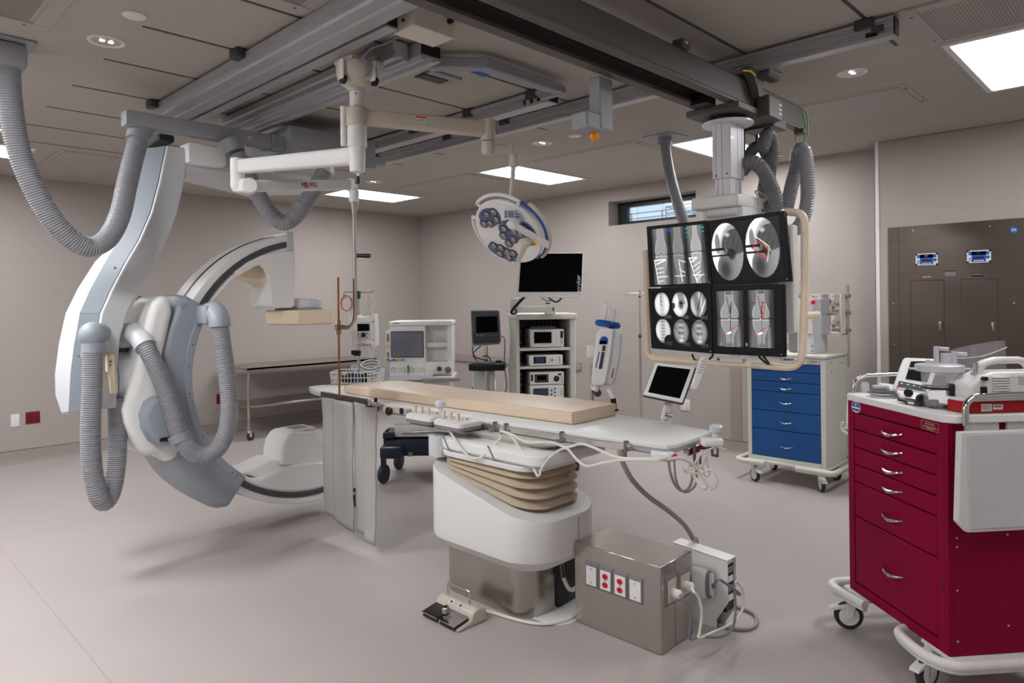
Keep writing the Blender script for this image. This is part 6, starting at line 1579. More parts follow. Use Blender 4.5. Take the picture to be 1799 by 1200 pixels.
for P in ([(BX - .075, 2.63, .178), (BX - .08, 2.80, .178), (BX - .06, 2.88, .178), (BX + .05, 2.895, .178), (BX1, 2.895, .178)], [(BX - .075, 2.36, .178), (BX - .085, 2.2, .178), (BX - .075, 2.09, .178), (BX - .03, 2.06, .178), (BX + .1, 2.06, .178), (BX1, 2.06, .178)]):
    m = MB('carton'); m.tube(smooth(P, .03), .021, 12); m.tube([p - Vector((0, 0, .018)) for p in smooth(P, .03)], .012, 8); m.build('bumper', t)
I4 = Matrix()
for x, y, a in ((5.83, 2.73, 1.0), (5.87, 2.175, .65), (6.33, 2.78, .8), (6.33, 2.22, .9)): caster(t, x, y, a, .062, 'carton', I4)
# things on the blue cart
t = thing('equipment_tower', 'upright pale grey equipment cabinet with red knob on the blue cart', 'equipment cabinet', (6.12, 2.40, 1.125))
m = MB('cool', 'offwhite'); m.box(6.02, 6.34, 2.285, 2.425, 1.125, 1.60, 0, b=.006); m.box(6.005, 6.02, 2.285, 2.445, 1.30, 1.60, 1, b=.003); m.build('housing', t)
m = MB('plategrey', 'labelwhite'); m.box(6.10, 6.30, 2.425, 2.53, 1.13, 1.58, 0, b=.004).box(6.097, 6.10, 2.43, 2.525, 1.40, 1.56, 1); m.build('side_module', t)
q = at(1427, 531, X=6.005); MB('black', 'redsock').lathe([(.012, 0), (.012, .03)], q, (-1, -.6, 0), 14, 0).lathe([(.018, .03), (.018, .045), (.014, .05)], q, (-1, -.6, 0), 16, 1).build('emergency_knob', t)
m = MB('plategrey')
for x_, y_ in ((1418, 546), (1427, 546), (1418, 566), (1428, 565), (1427, 608), (1427, 617)): q = at(x_, y_, X=6.004); m.lathe([(.006 if y_ < 600 else .01, 0), (.006 if y_ < 600 else .01, .003)], q, (-1, 0, 0), 12)
m.build('panel_screw', t)
t = thing('bin_rack', 'shiny steel twin bin dispenser rack clamped to the cart pole', 'bin rack', (6.33, 2.14, 1.125))
m = MB('offwhite'); m.box(6.20, 6.36, 2.12, 2.125, 1.285, 1.64).box(6.355, 6.36, 2.12, 2.50, 1.285, 1.64).box(6.2, 6.36, 2.12, 2.50, 1.285, 1.29); m.build('back_shell', t)
for z0, z1 in ((1.47, 1.635), (1.295, 1.455)):
    m = MB('chrome'); P = [(6.24, 2.50), (6.205, 2.46), (6.195, 2.38), (6.205, 2.30), (6.20, 2.2), (6.21, 2.135)]; S_ = smooth([(x, y, 0) for x, y in P], .02); n_ = len(S_)
    m.add([Vector((p.x, p.y, z)) for z in (z0, z0 + .03, z1 - .02, z1) for p in [Vector((p.x - (.012 if z == z0 + .03 else 0), p.y, 0)) for p in S_]], [(j * n_ + i, j * n_ + i + 1, (j + 1) * n_ + i + 1, (j + 1) * n_ + i) for j in range(3) for i in range(n_ - 1)]); m.build('bin', t, ang=60)
m = MB('chrome'); m.cyl((6.33, 2.108, 1.0), (6.33, 2.108, 1.715), .012, n=16); m.build('pole', t)
m = MB('plategrey')
for z in (1.62, 1.47, 1.32): m.box(6.30, 6.36, 2.09, 2.125, z - .015, z + .015, b=.003)
m.build('pole_clamp', t)
# ================================================================= equipment by the far walls
rh = Vector((rt.x, rt.y, 0)).normalized(); fl = Vector((fw.x, fw.y, 0)).normalized()
def FR(px, D, turn=0, py=530):
    """frame standing on the floor under a photo column at depth D: x right, y away from the camera"""
    q = at(px, py, D=D)
    return Matrix(((rh.x, fl.x, 0, q.x), (rh.y, fl.y, 0, q.y), (0, 0, 1, 0), (0, 0, 0, 1))) @ Matrix.Rotation(math.radians(turn), 4, 'Z')
def loc_of(F, px, py, y=0):
    """local x,z seen at a photo pixel on the local plane y"""
    n = F.to_3x3() @ Vector((0, 1, 0)); o = F @ Vector((0, y, 0)); d = at(px, py, D=1) - EYE
    p = F.inverted() @ (EYE + d * ((o - EYE).dot(n) / d.dot(n)))
    return p.x, p.z
def reg(t, F):
    return t
def B(F, *m): return MB(*m, M=F)
def rect(F, x0, y0, x1, y1, y=0):
    a = loc_of(F, x0, (y0 + y1) / 2, y); b = loc_of(F, x1, (y0 + y1) / 2, y); c = loc_of(F, (x0 + x1) / 2, y0, y); d = loc_of(F, (x0 + x1) / 2, y1, y)
    return a[0], b[0], d[1], c[1]

# ---- endoscopy tower
F = FR(957, 6.5, 8)
t = thing('endoscopy_tower', 'tall white equipment tower with open shelves of video units', 'equipment tower', F @ Vector((0, .25, 0)))
x0, x1, _, zt_ = rect(F, 904, 551, 1013, 562); w0, w1, _, _ = rect(F, 906, 562, 1011, 600)
dp = .5
m = B(F, 'carton'); m.box(x0, x1, -.03, dp, zt_ - .055, zt_, b=.012, seg=2); m.build('top_board', t)
m = B(F, 'carton'); m.box(w0, w0 + .035, 0, dp, .12, zt_ - .055, b=.004); m.build('side_post', t)
m = B(F, 'carton'); m.box(w1 - .055, w1, 0, dp, .12, zt_ - .055, b=.008); m.build('side_post', t)
m = B(F, 'black'); m.box(w0 + .035, w1 - .055, dp - .02, dp, .12, zt_ - .055); m.build('rear_panel', t)
m = B(F, 'darkgrey', 'black')
for k in range(14): m.box(w0 + .035, w0 + .06, .03, .3, .70 + .05 * k, .73 + .05 * k, k % 2)
m.build('shelf_runner', t)
m = B(F, 'cablegrey')
for k in range(40): m.tube([(w1 - .06, .01, .7 + .019 * k), (w1 - .075, .02, .71 + .019 * k)], .004, 5)
m.build('cable_spiral', t)
m = B(F, 'rail_tan', 'darkgrey'); xs_, xe_, z0, z1 = rect(F, 940, 565, 1001, 573, .45)
for k in range(18): m.box(xs_ + (xe_ - xs_) * k / 18, xs_ + (xe_ - xs_) * (k + .5) / 18, .46, .47, z0 - .1, z1, k % 2)
m.build('vent_mesh', t)
shelves = []
for y0, y1 in ((611, 616), (643.5, 648), (702, 707)):
    a, b, z0, z1 = rect(F, 915, y0, 1001, y1); m = B(F, 'carton'); m.box(w0 + .035, w1 - .055, .0, dp - .03, z0, z1, b=.004); m.build('shelf', t); shelves.append(z1)
m = B(F, 'carton'); m.box(w0 - .02, w1 + .02, -.05, dp + .03, .10, .16, b=.01); m.build('base', t)
for x, y in ((w0, 0), (w1, 0), (w0, dp), (w1, dp)):
    m = B(F, 'rubber'); m.lathe([(.03, -.015), (.05, -.012), (.05, .012), (.03, .015)], (x, y, .05), (1, 0, 0), 18).box(x - .01, x + .01, y - .02, y + .02, .05, .11); m.build('caster', t)
def unit(px0, py0, px1, py1, zb, label, face):
    x0, x1, z0, z1 = rect(F, px0, py0, px1, py1); z1 = zb + (z1 - z0); z0 = zb + .001
    t = thing('video_unit', label, 'video unit', F @ Vector(((x0 + x1) / 2, .15, z0)), group='video units in the white tower')
    m = B(F, 'labelwhite'); m.box(x0, x1, .01, .36, z0 + .006, z1, b=.004); m.box(x0 + .01, x0 + .03, .03, .05, z0, z0 + .006).box(x1 - .03, x1 - .01, .03, .05, z0, z0 + .006); m.build('case', t)
    W, Hh = x1 - x0, z1 - z0 - .006; zz = z0 + .006
    def P(u0, v0, u1, v1, mt, d=.0): return B(F, mt).box(x0 + W * u0, x0 + W * u1, .01 - .002 - d, .0105 - d, zz + Hh * v0, zz + Hh * v1)
    face(t, P, x0, W, zz, Hh)
    return z1
def word(t, x, z, s, size, m='darkgrey'): text(s, F @ Vector((x, .0072, z)), F.to_3x3() @ Vector((0, 0, 1)), F.to_3x3() @ Vector((-1, 0, 0)), size, m, t, depth=.0003)
def f1(t, P, x, W, z, H):
    P(.05, .12, .70, .95, 'white2').build('screen_frame', t); P(.11, .22, .63, .86, 'screen', .002).build('screen', t)
    P(.76, .15, .83, .88, 'white2').build('drawer_slot', t); P(.90, .5, .97, .9, 'black').build('switch_strip', t); word(t, x + W * .93, z + H * .3, 'stryker', .018, 'cablegrey')
def f2(t, P, x, W, z, H):
    P(.13, .2, .5, .86, 'black').build('screen_frame', t); P(.2, .3, .44, .8, 'screenblue', .002).build('screen', t)
    m = B(F, 'chrome'); m.lathe([(.012, 0), (.012, .006)], (x + W * .68, .01, z + H * .5), (0, -1, 0), 14).build('socket', t); word(t, x + W * .9, z + H * .5, 'stryker', .022)
def f3(t, P, x, W, z, H):
    P(.03, .3, .09, .82, 'black').build('switch_strip', t); P(.14, .18, .54, .84, 'black').build('screen_frame', t); P(.18, .3, .5, .8, 'plategrey', .002).build('screen_rim', t); P(.195, .33, .485, .77, 'screen', .003).build('screen', t)
    m = B(F, 'black', 'chrome'); m.lathe([(.028, 0), (.028, .004), (.018, .008)], (x + W * .78, .01, z + H * .45), (0, -1, 0), 20, 0).lathe([(.009, .008), (.009, .012)], (x + W * .78, .01, z + H * .45), (0, -1, 0), 12, 1).build('light_port', t)
    P(.83, .72, .93, .86, 'black').build('lever', t); word(t, x + W * .93, z + H * .42, 'stryker', .022)
def f4(t, P, x, W, z, H):
    P(.09, .2, .54, .78, 'screenblue').build('screen', t)
    for k, (u, v) in enumerate(((.73, .72), (.73, .45), (.73, .18), (.63, .6), (.63, .3))):
        B(F, 'darkgrey').lathe([(.0085, 0), (.0085, .005)], (x + W * u, .01, z + H * v), (0, -1, 0), 12).build('socket', t)
    word(t, x + W * .92, z + H * .5, 'stryker', .022)
unit(932, 578, 991, 610, shelves[0], 'white recorder unit with largest screen on the top shelf of the tower', f1)
unit(930, 623, 989, 642.5, shelves[1], 'slim white camera unit on the second shelf of the tower', f2)
zb3 = unit(931.5, 675.5, 991, 700.5, shelves[2], 'white pump unit with blue-grey screen at the bottom of the tower', f4)
unit(931.5, 651.5, 991, 674.5, zb3, 'white light source unit with round black port, stacked on the pump unit', f3)
x0, x1, z0, z1 = rect(F, 936, 572, 978, 578); m = B(F, 'bag'); m.box(x0, x1, .03, .25, z0, z0 + .02, b=.006); m.build('plastic_wrap', label='crumpled clear wrap lying on the top video unit', cat='wrap', loc=F @ Vector((x0, .1, z0)))
# monitor on its arm
FM = FR(966, 6.35, 4)
t = thing('display_monitor', 'wide white framed monitor with black screen on an arm above the tower', 'monitor', FM @ Vector((0, 0, 1.5)))
x0, x1, z0, z1 = rect(FM, 909, 444, 1025, 524)
m = B(FM, 'labelwhite'); a0_ = [loc_of(FM, *p) for p in ((912, 446), (1025, 443), (1022.5, 521), (1018, 524), (909, 522), (907, 518))]
m.prism(a0_, 'y', 0, .05); m.build('frame', t, bev=.006, seg=2)
m = B(FM, 'gloss'); m.prism([loc_of(FM, *p) for p in ((916, 445.5), (1023.5, 445.5), (1021, 512.5), (911, 513))], 'y', -.003, .001); m.build('bezel', t)
m = B(FM, 'screen'); m.prism([loc_of(FM, *p) for p in ((917, 451), (1018.5, 450), (1016, 511.5), (912.5, 512))], 'y', -.0045, -.002); sc_ = m.build('screen', t)
q = loc_of(FM, 1018.5, 502); text('stryker', FM @ Vector((q[0] - .012, -.0055, q[1] + .02)), (0, 0, 1), FM.to_3x3() @ Vector((-1, 0, 0)), .055, 'labelwhite', sc_)
q = loc_of(FM, 1018, 519); B(FM, 'white2').lathe([(.017, 0), (.017, .004)], (q[0], 0, q[1]), (0, -1, 0), 20).build('power_button', t)
m = B(FM, 'labelwhite', 'darkgrey')
def bx(x0_, y0_, x1_, y1_, ya, yb, mi=0): a, b, c, d = rect(FM, x0_, y0_, x1_, y1_, ya); m.box(a, b, ya, yb, c, d, mi, b=.004)
bx(896, 525, 906, 551, .05, .12); bx(905, 538.5, 972, 548, .05, .11); bx(958, 547, 976, 552, .05, .13); bx(971, 540, 973.5, 547, .045, .1, 1)
a, b = loc_of(FM, 903, 530, .08), loc_of(FM, 925, 519, .08); m.cyl((a[0], .08, a[1]), (b[0], .08, b[1]), .02, n=10); m.build('support_arm', t)
m = B(FM, 'black')
def wire(l, r=.008, y=.03):
    m.tube(smooth([(loc_of(FM, *p, y)[0], y, loc_of(FM, *p, y)[1]) for p in l], .02), r, 7)
wire([(923, 521), (910, 535), (899, 547), (901, 552), (908, 549), (905, 543)]); wire([(921, 522), (908, 534), (897, 549), (903, 552)]); wire([(963, 522), (972, 529), (980, 530), (987, 523)]); wire([(950, 522), (960, 529), (972, 527)], .004)
m.build('cable', t)
q = loc_of(FM, 962, 533, .06); B(FM, 'black').box(q[0] - .02, q[0] + .02, .04, .08, q[1] - .006, q[1] + .006, b=.003).build('cable_clip', t)

# ---- portable ultrasound on its stand
F = FR(852, 6.9, -3)
t = thing('ultrasound_scanner', 'dark grey portable ultrasound with black screen on a slim stand', 'ultrasound machine', F @ Vector((0, .1, 0)))
pl = [loc_of(F, *p) for p in ((826.5, 546), (829, 544.5), (875, 544), (877.5, 546), (879.5, 600), (877, 605), (833, 608), (829, 605))]
m = B(F, 'cablegrey'); m.prism(pl, 'y', .0, .07); m.build('shell', t, bev=.012, seg=3)
m = B(F, 'darkgrey'); m.prism([loc_of(F, *p) for p in ((828.5, 547), (876, 546.5), (878, 599), (875, 602), (834, 604), (831, 601))], 'y', -.004, .002); m.build('bezel', t)
m = B(F, 'gloss'); m.prism([loc_of(F, *p) for p in ((836, 556.5), (873.5, 555.5), (875, 583), (837, 585))], 'y', -.006, -.003); m.build('screen', t)
m = B(F, 'plategrey')
for k in range(6):
    q = loc_of(F, 839 + 6.3 * k, 589); m.box(q[0] - .01, q[0] + .01, -.006, -.003, q[1] - .008, q[1] + .008) if k < 2 else m.lathe([(.006, 0), (.006, .002)], (q[0], -.004, q[1]), (0, -1, 0), 8)
    q = loc_of(F, 832.5, 558 + 4.6 * k); m.lathe([(.006, 0), (.006, .002)], (q[0], -.004, q[1]), (0, -1, 0), 8)
m.build('button', t)
m = B(F, 'chrome'); za, zb = loc_of(F, 855, 607, .05)[1], loc_of(F, 855, 640, .05)[1]; xp = loc_of(F, 854, 620, .05)[0]; m.cyl((xp, .06, zb - .45), (xp, .06, za), .02, n=16); m.build('column', t)
x0, x1, z0, z1 = rect(F, 825, 637, 888, 650); m = B(F, 'black'); m.box(x0, x1, -.12, .18, z0, z1, b=.02, seg=3); m.build('tray', t)
m = B(F, 'cablegrey'); m.box(x0 + .04, x1 - .1, -.1, .02, z1 - .002, z1 + .012, b=.004); m.build('tray_insert', t)
m = B(F, 'darkgrey'); q = loc_of(F, 876, 636, 0); m.box(q[0] - .03, q[0] + .03, -.02, .04, q[1] - .02, q[1] + .02, b=.008); m.build('probe', t)
m = B(F, 'glass', 'labelwhite'); a, b, c, d = rect(F, 830, 652, 868, 690, .05); m.box(a, b, .08, .16, c - .1, d, 1, b=.01); m.build('storage_bin', t)
m = B(F, 'black'); 
for l in (((831, 608), (830, 618), (836, 628), (850, 632), (862, 636)), ((845, 608), (835, 616), (831, 624), (838, 634)), ((848, 626), (858, 626), (862, 634))): m.tube(smooth([(loc_of(F, *p, .03)[0], .03, loc_of(F, *p, .03)[1]) for p in l], .03), .006, 6)
m.build('lead', t)
m = B(F, 'cablegrey'); m.tube(smooth([(loc_of(F, *p, .03)[0], .03, loc_of(F, *p, .03)[1]) for p in ((879, 590), (886, 594), (887, 610), (886, 640), (889, 665), (890, 680), (887, 690))], .03), .007, 6); m.build('lead', t)
m = B(F, 'darkgrey'); m.box(xp - .25, xp + .25, -.2, .3, .06, .10, b=.02)
for x in (-.24, .24):
    for y in (-.18, .28): m.lathe([(.02, -.012), (.035, -.01), (.035, .01), (.02, .012)], (xp + x, y, .035), (1, 0, 0), 14)
m.cyl((xp, .06, .08), (xp, .06, zb - .4), .03, n=14); m.build('wheeled_base', t)

# ---- anaesthesia workstation
F = FR(740, 6.3, 0)
t = thing('anaesthesia_machine', 'white anaesthesia workstation with dark blue screen and coloured gauges', 'anaesthesia machine', F @ Vector((0, .3, 0)))
x0, x1, z0, z1 = rect(F, 684, 564, 794, 572); m = B(F, 'white'); m.box(x0, x1, -.02, .42, z0, z1, b=.012, seg=2); m.build('hood', t)
a, b, c, d = rect(F, 684.5, 572, 747, 661); zlow = c; m = B(F, 'white'); m.box(a, b, 0, .40, c, z0, b=.006)
e, f_, g_, h_ = rect(F, 747, 636, 793, 661); m.box(b - .002, f_, 0, .40, g_, h_, b=.006); m.box(b, f_, .16, .40, h_, z0); e2 = rect(F, 785, 573, 792, 636); m.box(e2[0], f_, .04, .16, h_, z0)
m.build('cabinet', t)
a, b, c, d = rect(F, 686.5, 582, 744.5, 628); m = B(F, 'black'); m.box(a, b, -.012, 0, c, d, b=.004); sc_ = m.build('screen_bezel', t)
m = B(F, 'screenblue'); m.box(a + .008, b - .008, -.0135, -.011, c + .01, d - .01); m.build('screen', sc_)
m = B(F, 'bag')
m.slab([(a + .004, -.018, c + .006), (b - .004, -.018, c + .006), (b - .004, -.018, d - .006), (a + .004, -.018, d - .006)], (0, .002, 0)); m.build('screen_film', sc_)
a, b, c, d = rect(F, 747, 602, 791, 611); m = B(F, 'white2', 'chrome'); m.box(a, b, .06, .14, c, d, 0, b=.006)
for k in range(6): m.lathe([(.008, 0), (.008, .014)], (a + (b - a) * (k + .5) / 6, .09, d), (0, 0, 1), 10, 1)
m.build('vaporizer_bar', t)
gc = ((691, 'bluecap', 'green'), (700.5, 'yellow', 'green'), (709, 'green', 'green'), (723.5, 'bluecap', 'plategrey'), (732.5, 'yellow', 'plategrey'), (742, 'green', 'plategrey'))
for x, rim, ned in gc:
    q = loc_of(F, x, 649.5); m = B(F, rim, 'labelwhite', ned); m.lathe([(.0205, 0), (.0205, .004)], (q[0], 0, q[1]), (0, -1, 0), 22, 0).lathe([(.0165, .004), (.0165, .0048)], (q[0], 0, q[1]), (0, -1, 0), 22, 1).obox((q[0], -.0055, q[1]), (-.009, 0, .009), (0, .0006, 0), (.003, 0, .003), 2); m.build('gauge', t)
q = rect(F, 715.5, 642, 719, 656); m = B(F, 'plategrey'); m.box(q[0], q[1], -.003, 0, q[2], q[3]); m.build('flow_tube', t)
q = loc_of(F, 772, 648); m = B(F, 'white2', 'darkgrey'); m.lathe([(.034, 0), (.034, .004)], (q[0], 0, q[1]), (0, -1, 0), 24, 0).lathe([(.022, .004), (.018, .02)], (q[0], 0, q[1]), (0, -1, 0), 18, 1); m.build('rotary_knob', t)
q = loc_of(F, 789, 650); m = B(F, 'plategrey'); m.lathe([(.03, 0), (.03, .003)], (q[0] - .01, 0, q[1]), (0, -1, 0), 20); m.build('port_cover', t)
m = B(F, 'chrome', 'bluecap', 'yellow', 'green')
for k, x in enumerate((692, 700, 708)): q = loc_of(F, x, 632); m.lathe([(.009, 0), (.009, .02)], (q[0], 0, q[1]), (0, -1, 0), 12, 1 + k)
a, c = loc_of(F, 684, 633), loc_of(F, 713, 633); m.box(a[0], c[0], -.016, -.004, a[1] - .004, a[1] + .003, 0); m.build('flow_knobs', t)
for y0, y1, cm in ((581, 611, 'yellow'), (613, 636, 'green')):
    a, b, c, d = rect(F, 677, y0, 684.5, y1); m = B(F, 'white2'); m.box(a, b, .02, .1, c, d, b=.004); g = m.build('side_module', t)
    m = B(F, 'plategrey', cm); m.box(a + .01, b - .008, .017, .02, c + (d - c) * .35, d - .03, 0).lathe([(.013, 0), (.013, .012)], ((a + b) / 2, .02, c + .02), (0, -1, 0), 12, 1); m.build('module_window', g)
m = B(F, 'darkgrey'); q = loc_of(F, 690, 568.5, -.02); m.box(q[0], q[0] + .06, -.0215, -.02, q[1] - .003, q[1] + .003); m.build('printed_text', t)
a, b, c, d = rect(F, 684, 662, 805, 668, -.12); m = B(F, 'cool', 'steel'); m.box(a, loc_of(F, 797, 665, -.1)[0], -.14, .3, c, d, 0, b=.006); a2 = loc_of(F, 742, 669, -.16); b2 = loc_of(F, 808, 667, -.16); m.cyl((a2[0], -.16, a2[1]), (b2[0], -.16, b2[1]), .014, n=10, m=1); m.build('worktop', t)
a, b, c, d = rect(F, 692, 670, 792, 768, -.02); m = B(F, 'white2', 'plategrey', 'steel'); m.box(a, b, -.02, .4, c, d, 0, b=.008)
for y in (724, 745): q = loc_of(F, 740, y, -.02); m.box(a, b, -.0212, -.02, q[1] - .002, q[1] + .002, 1)
q0, q1 = loc_of(F, 706, 760, -.03), loc_of(F, 775, 757, -.03); m.cyl((q0[0], -.04, q0[1]), (q1[0], -.04, q1[1]), .01, n=8, m=2); m.build('drawer_unit', t)
a, b, c, d = rect(F, 676, 774, 800, 802, -.1); m = B(F, 'navy', 'green'); m.box(a, b, -.1, .42, c, d, 0, b=.025, seg=2); q = loc_of(F, 721, 798, -.1); m.box(q[0] - .02, q[0] + .02, -.102, -.1, q[1] - .02, q[1] + .02, 1)
m.box(a - .03, a + .16, -.2, -.06, c, d - .04, 0, b=.02, seg=2); q = rect(F, 672, 760, 692, 772, -.06); m.box(q[0], q[1], -.06, .2, q[2], q[3], 0, b=.01).box(q[0] + .0, q[0] + .05, -.03, .1, c, q[3], 0, b=.01); m.build('wheel_base', t)
for x, y, r in ((a + .0, -.16, .085), (b - .06, -.1, .08), (a + .05, .36, .08), (b - .06, .36, .08)):
    m = B(F, 'navy', 'plategrey'); m.lathe([(r * .5, -.024), (r * .92, -.022), (r, -.01), (r, .01), (r * .92, .022), (r * .5, .024)], (x, y, r), (1, -.3, 0), 26, 0); m.box(x - .02, x + .02, y - .03, y + .03, r, c + .02, 0); m.build('wheel', t)
q = rect(F, 759, 660, 792, 666, -.1); m = B(F, 'plategrey', 'navy'); m.box(q[0], q[1], -.09, .06, loc_of(F, 775, 665, -.12)[1] + .01, q[3] + .006, 0, b=.006); m.build('wrapped_pack', label='wrapped grey pack lying on the anaesthesia worktop', cat='pack', loc=F @ Vector((q[0], 0, q[2])))

# ---- monitor stand with wire basket
F = FR(632, 5.6, 0)
t = thing('pump_stand', 'pole stand with white nerve monitor and wire basket, red and white coils on top', 'equipment stand', F @ Vector((0, .05, 0)))
def lx(px, py, y=0): q = loc_of(F, px, py, y); return Vector((q[0], y, q[1]))
pc_ = lx(629.5, 600, .06)
m = B(F, 'chrome'); m.cyl((pc_.x, .06, .08), (pc_.x, .06, lx(629, 512, .06).z), .012, n=14); m.build('pole', t)
m = B(F, 'steel'); a, b = lx(606, 513, .06), lx(654, 514, .06); m.cyl(a, b, .004, n=8).tube(smooth([a, a + Vector((-.012, 0, -.02)), a + Vector((.0, 0, -.035))], .01), .004, 6).tube(smooth([b, b + Vector((.012, 0, .006)), b + Vector((.0, 0, .014))], .01), .004, 6); m.build('hook_bar', t)
a, b, c, d = rect(F, 626.5, 511, 632, 525, .05); m = B(F, 'black'); m.box(a, b, .03, .09, c, d, b=.004); m.build('top_clamp', t)
pl = [loc_of(F, *p) for p in ((616, 554), (629, 553), (630, 559), (651, 559), (651, 552), (658, 552), (660, 608), (656, 610.5), (618, 610), (615, 606))]
m = B(F, 'white'); m.prism(pl, 'y', 0, .16); mn = m.build('monitor_case', t, bev=.008, seg=2)
m = B(F, 'cool'); m.prism([loc_of(F, *p) for p in ((627, 566), (651, 565), (652, 598), (627, 599))], 'y', -.006, 0); m.build('front_panel', mn)
m = B(F, 'screen'); m.prism([loc_of(F, *p) for p in ((628, 569), (649, 569), (649.5, 581), (628.5, 582))], 'y', -.008, -.005); m.build('screen', mn)
m = B(F, 'black'); q = lx(639, 588.5); m.lathe([(.019, 0), (.019, .016), (.015, .02)], (q.x, -.005, q.z), (0, -1, 0), 20); m.build('dial', mn)
m = B(F, 'redsock', 'bluecap', 'yellow', 'darkgrey', 'labelwhite'); 
for x_, y_, k in ((630, 587, 0), (633, 593, 0), (646, 586, 1), (645, 593, 3), (655.5, 590, 2), (655.5, 565, 0), (655.5, 597, 3)): q = lx(x_, y_); m.lathe([(.006, 0), (.006, .004)], (q.x, -.005, q.z), (0, -1, 0), 8, k)
for k in range(5): q = lx(630 + 5 * k, 606.5); m.lathe([(.009, 0), (.009, .008)], (q.x, 0, q.z), (0, -1, 0), 12, 0 if k < 2 else 3); m.lathe([(.005, .008), (.005, .009)], (q.x, 0, q.z), (0, -1, 0), 8, 4)
m.build('connector', mn)
a, b = lx(628, 557, -.0), lx(651, 556, -.0); m = B(F, 'chrome'); m.cyl(a, b, .008, n=10); m.build('case_handle', mn)
for cx_, cy_, mt, lab, rx_, rz in ((608.5, 533, 'redsock', 'red', .045, .062), (651, 533, 'cable', 'white', .022, .065)):
    m = B(F, mt, 'labelwhite')
    for k in range(7):
        q = lx(cx_ + random.uniform(-1.5, 1.5), cy_ + random.uniform(-2, 2), .02 + .006 * k)
        m.tube([q + Vector((rx_ * math.cos(2 * PI * j / 22), 0, rz * math.sin(2 * PI * j / 22))) for j in range(23)], .003, 5, k % 2 if mt == 'redsock' else 0)
    if mt == 'redsock': m.tube(smooth([lx(613, 545, .0), lx(614, 560, -.02), lx(612, 575, -.02), lx(614, 587, -.02), lx(624, 593, -.02), lx(633, 604, -.01)], .03), .005, 6, 1)
    else: m.tube(smooth([lx(653, 545, .0), lx(657, 560, .0), lx(658, 600, 0), lx(656, 615, 0), lx(652, 628, 0), lx(650, 618, 0), lx(647, 610, 0)], .03), .006, 6, 0)
    o = m.build('wire_coil', label='coil of %s lead hanging from the pole stand hook' % lab, cat='lead coil', loc=F @ lx(cx_, cy_, .03), group=None)
a, b, c, d = rect(F, 622, 614, 633, 625, .06); m = B(F, 'black'); m.box(a, b, .03, .09, c, d - .01, b=.004); m.box(a - .015, a + .03, .02, .06, c + .01, d - .005, b=.003); m.build('pole_clamp', t)
xa, xb, za, zb = lx(588, 650).x, lx(667, 650).x, lx(630, 671).z, lx(630, 652).z
m = B(F, 'labelwhite'); y0, y1 = -.10, .16
for z, g in ((zb, .01), ((za + zb) / 2, .004), (za, 0)):
    for P in ([(xa - g, y0 - g, z), (xb + g, y0 - g, z)], [(xa - g, y1 + g, z), (xb + g, y1 + g, z)], [(xa - g, y0 - g, z), (xa - g, y1 + g, z)], [(xb + g, y0 - g, z), (xb + g, y1 + g, z)]): m.tube(P, .0042 if z == zb else .003, 6)
for k in range(15):
    x = xa + (xb - xa) * k / 14
    m.tube([(x, y0, za), (x, y0 - .01, zb)], .0025, 5); m.tube([(x, y1, za), (x, y1 + .01, zb)], .0025, 5); m.tube([(x, y0, za), (x, y1, za)], .0025, 5)
for k in range(7):
    y = y0 + (y1 - y0) * k / 6; m.tube([(xa, y, za), (xa - .01, y, zb)], .0025, 5); m.tube([(xb, y, za), (xb + .01, y, zb)], .0025, 5)
m.build('wire_basket', t)
m = B(F, 'darkgrey'); m.box(pc_.x - .12, pc_.x + .12, .04, .08, .06, .09, b=.01).box(pc_.x - .02, pc_.x + .02, -.16, .28, .06, .09, b=.01); m.build('foot_cross', t)
for x, y in ((-.11, .06), (.11, .06), (0, -.15), (0, .27)):
    m = B(F, 'rubber'); m.lathe([(.02, -.012), (.034, -.01), (.034, .01), (.02, .012)], (pc_.x + x, y, .034), (1, 0, 0), 16); m.build('caster', t)
for k, (cm, h) in enumerate((('redplate', .06), ('black', .055), ('navy', .075), ('black', .08), ('blue', .07), ('navy', .06), ('black', .072))):
    x = xa + .055 + .034 * k; m = B(F, cm, 'labelwhite'); m.box(x - .014, x + .014, -.07 + .01 * (k % 2), -.03 + .01 * (k % 2), za + .004, za + .004 + h, 0, b=.004).cyl((x, -.05, za + h), (x, -.05, za + h + .012), .006, n=8, m=0)
    m.build('connector_plug', label='%s connector block in the wire basket, number %s from the basket end' % ({'redplate': 'dark red', 'black': 'black', 'navy': 'navy', 'blue': 'blue'}[cm], ('one', 'two', 'three', 'four', 'five', 'six', 'seven')[k]), cat='connector', loc=F @ Vector((x, -.05, za)), group='connector blocks in the wire basket')
m = B(F, 'cablegrey', 'labelwhite'); q = Vector((xb - .08, .03, za + .05))
for k in range(6): m.tube([q + Vector((.075 * math.cos(2 * PI * j / 20) + random.uniform(-.006, .006), .06 * math.sin(2 * PI * j / 20), .03 + .012 * k + .03 * math.sin(2 * PI * j / 20))) for j in range(20)], .005, 6, k % 2)
m.build('wire_coil', label='grey cable coil heaped in the wire basket corner', cat='cable coil', loc=F @ q)

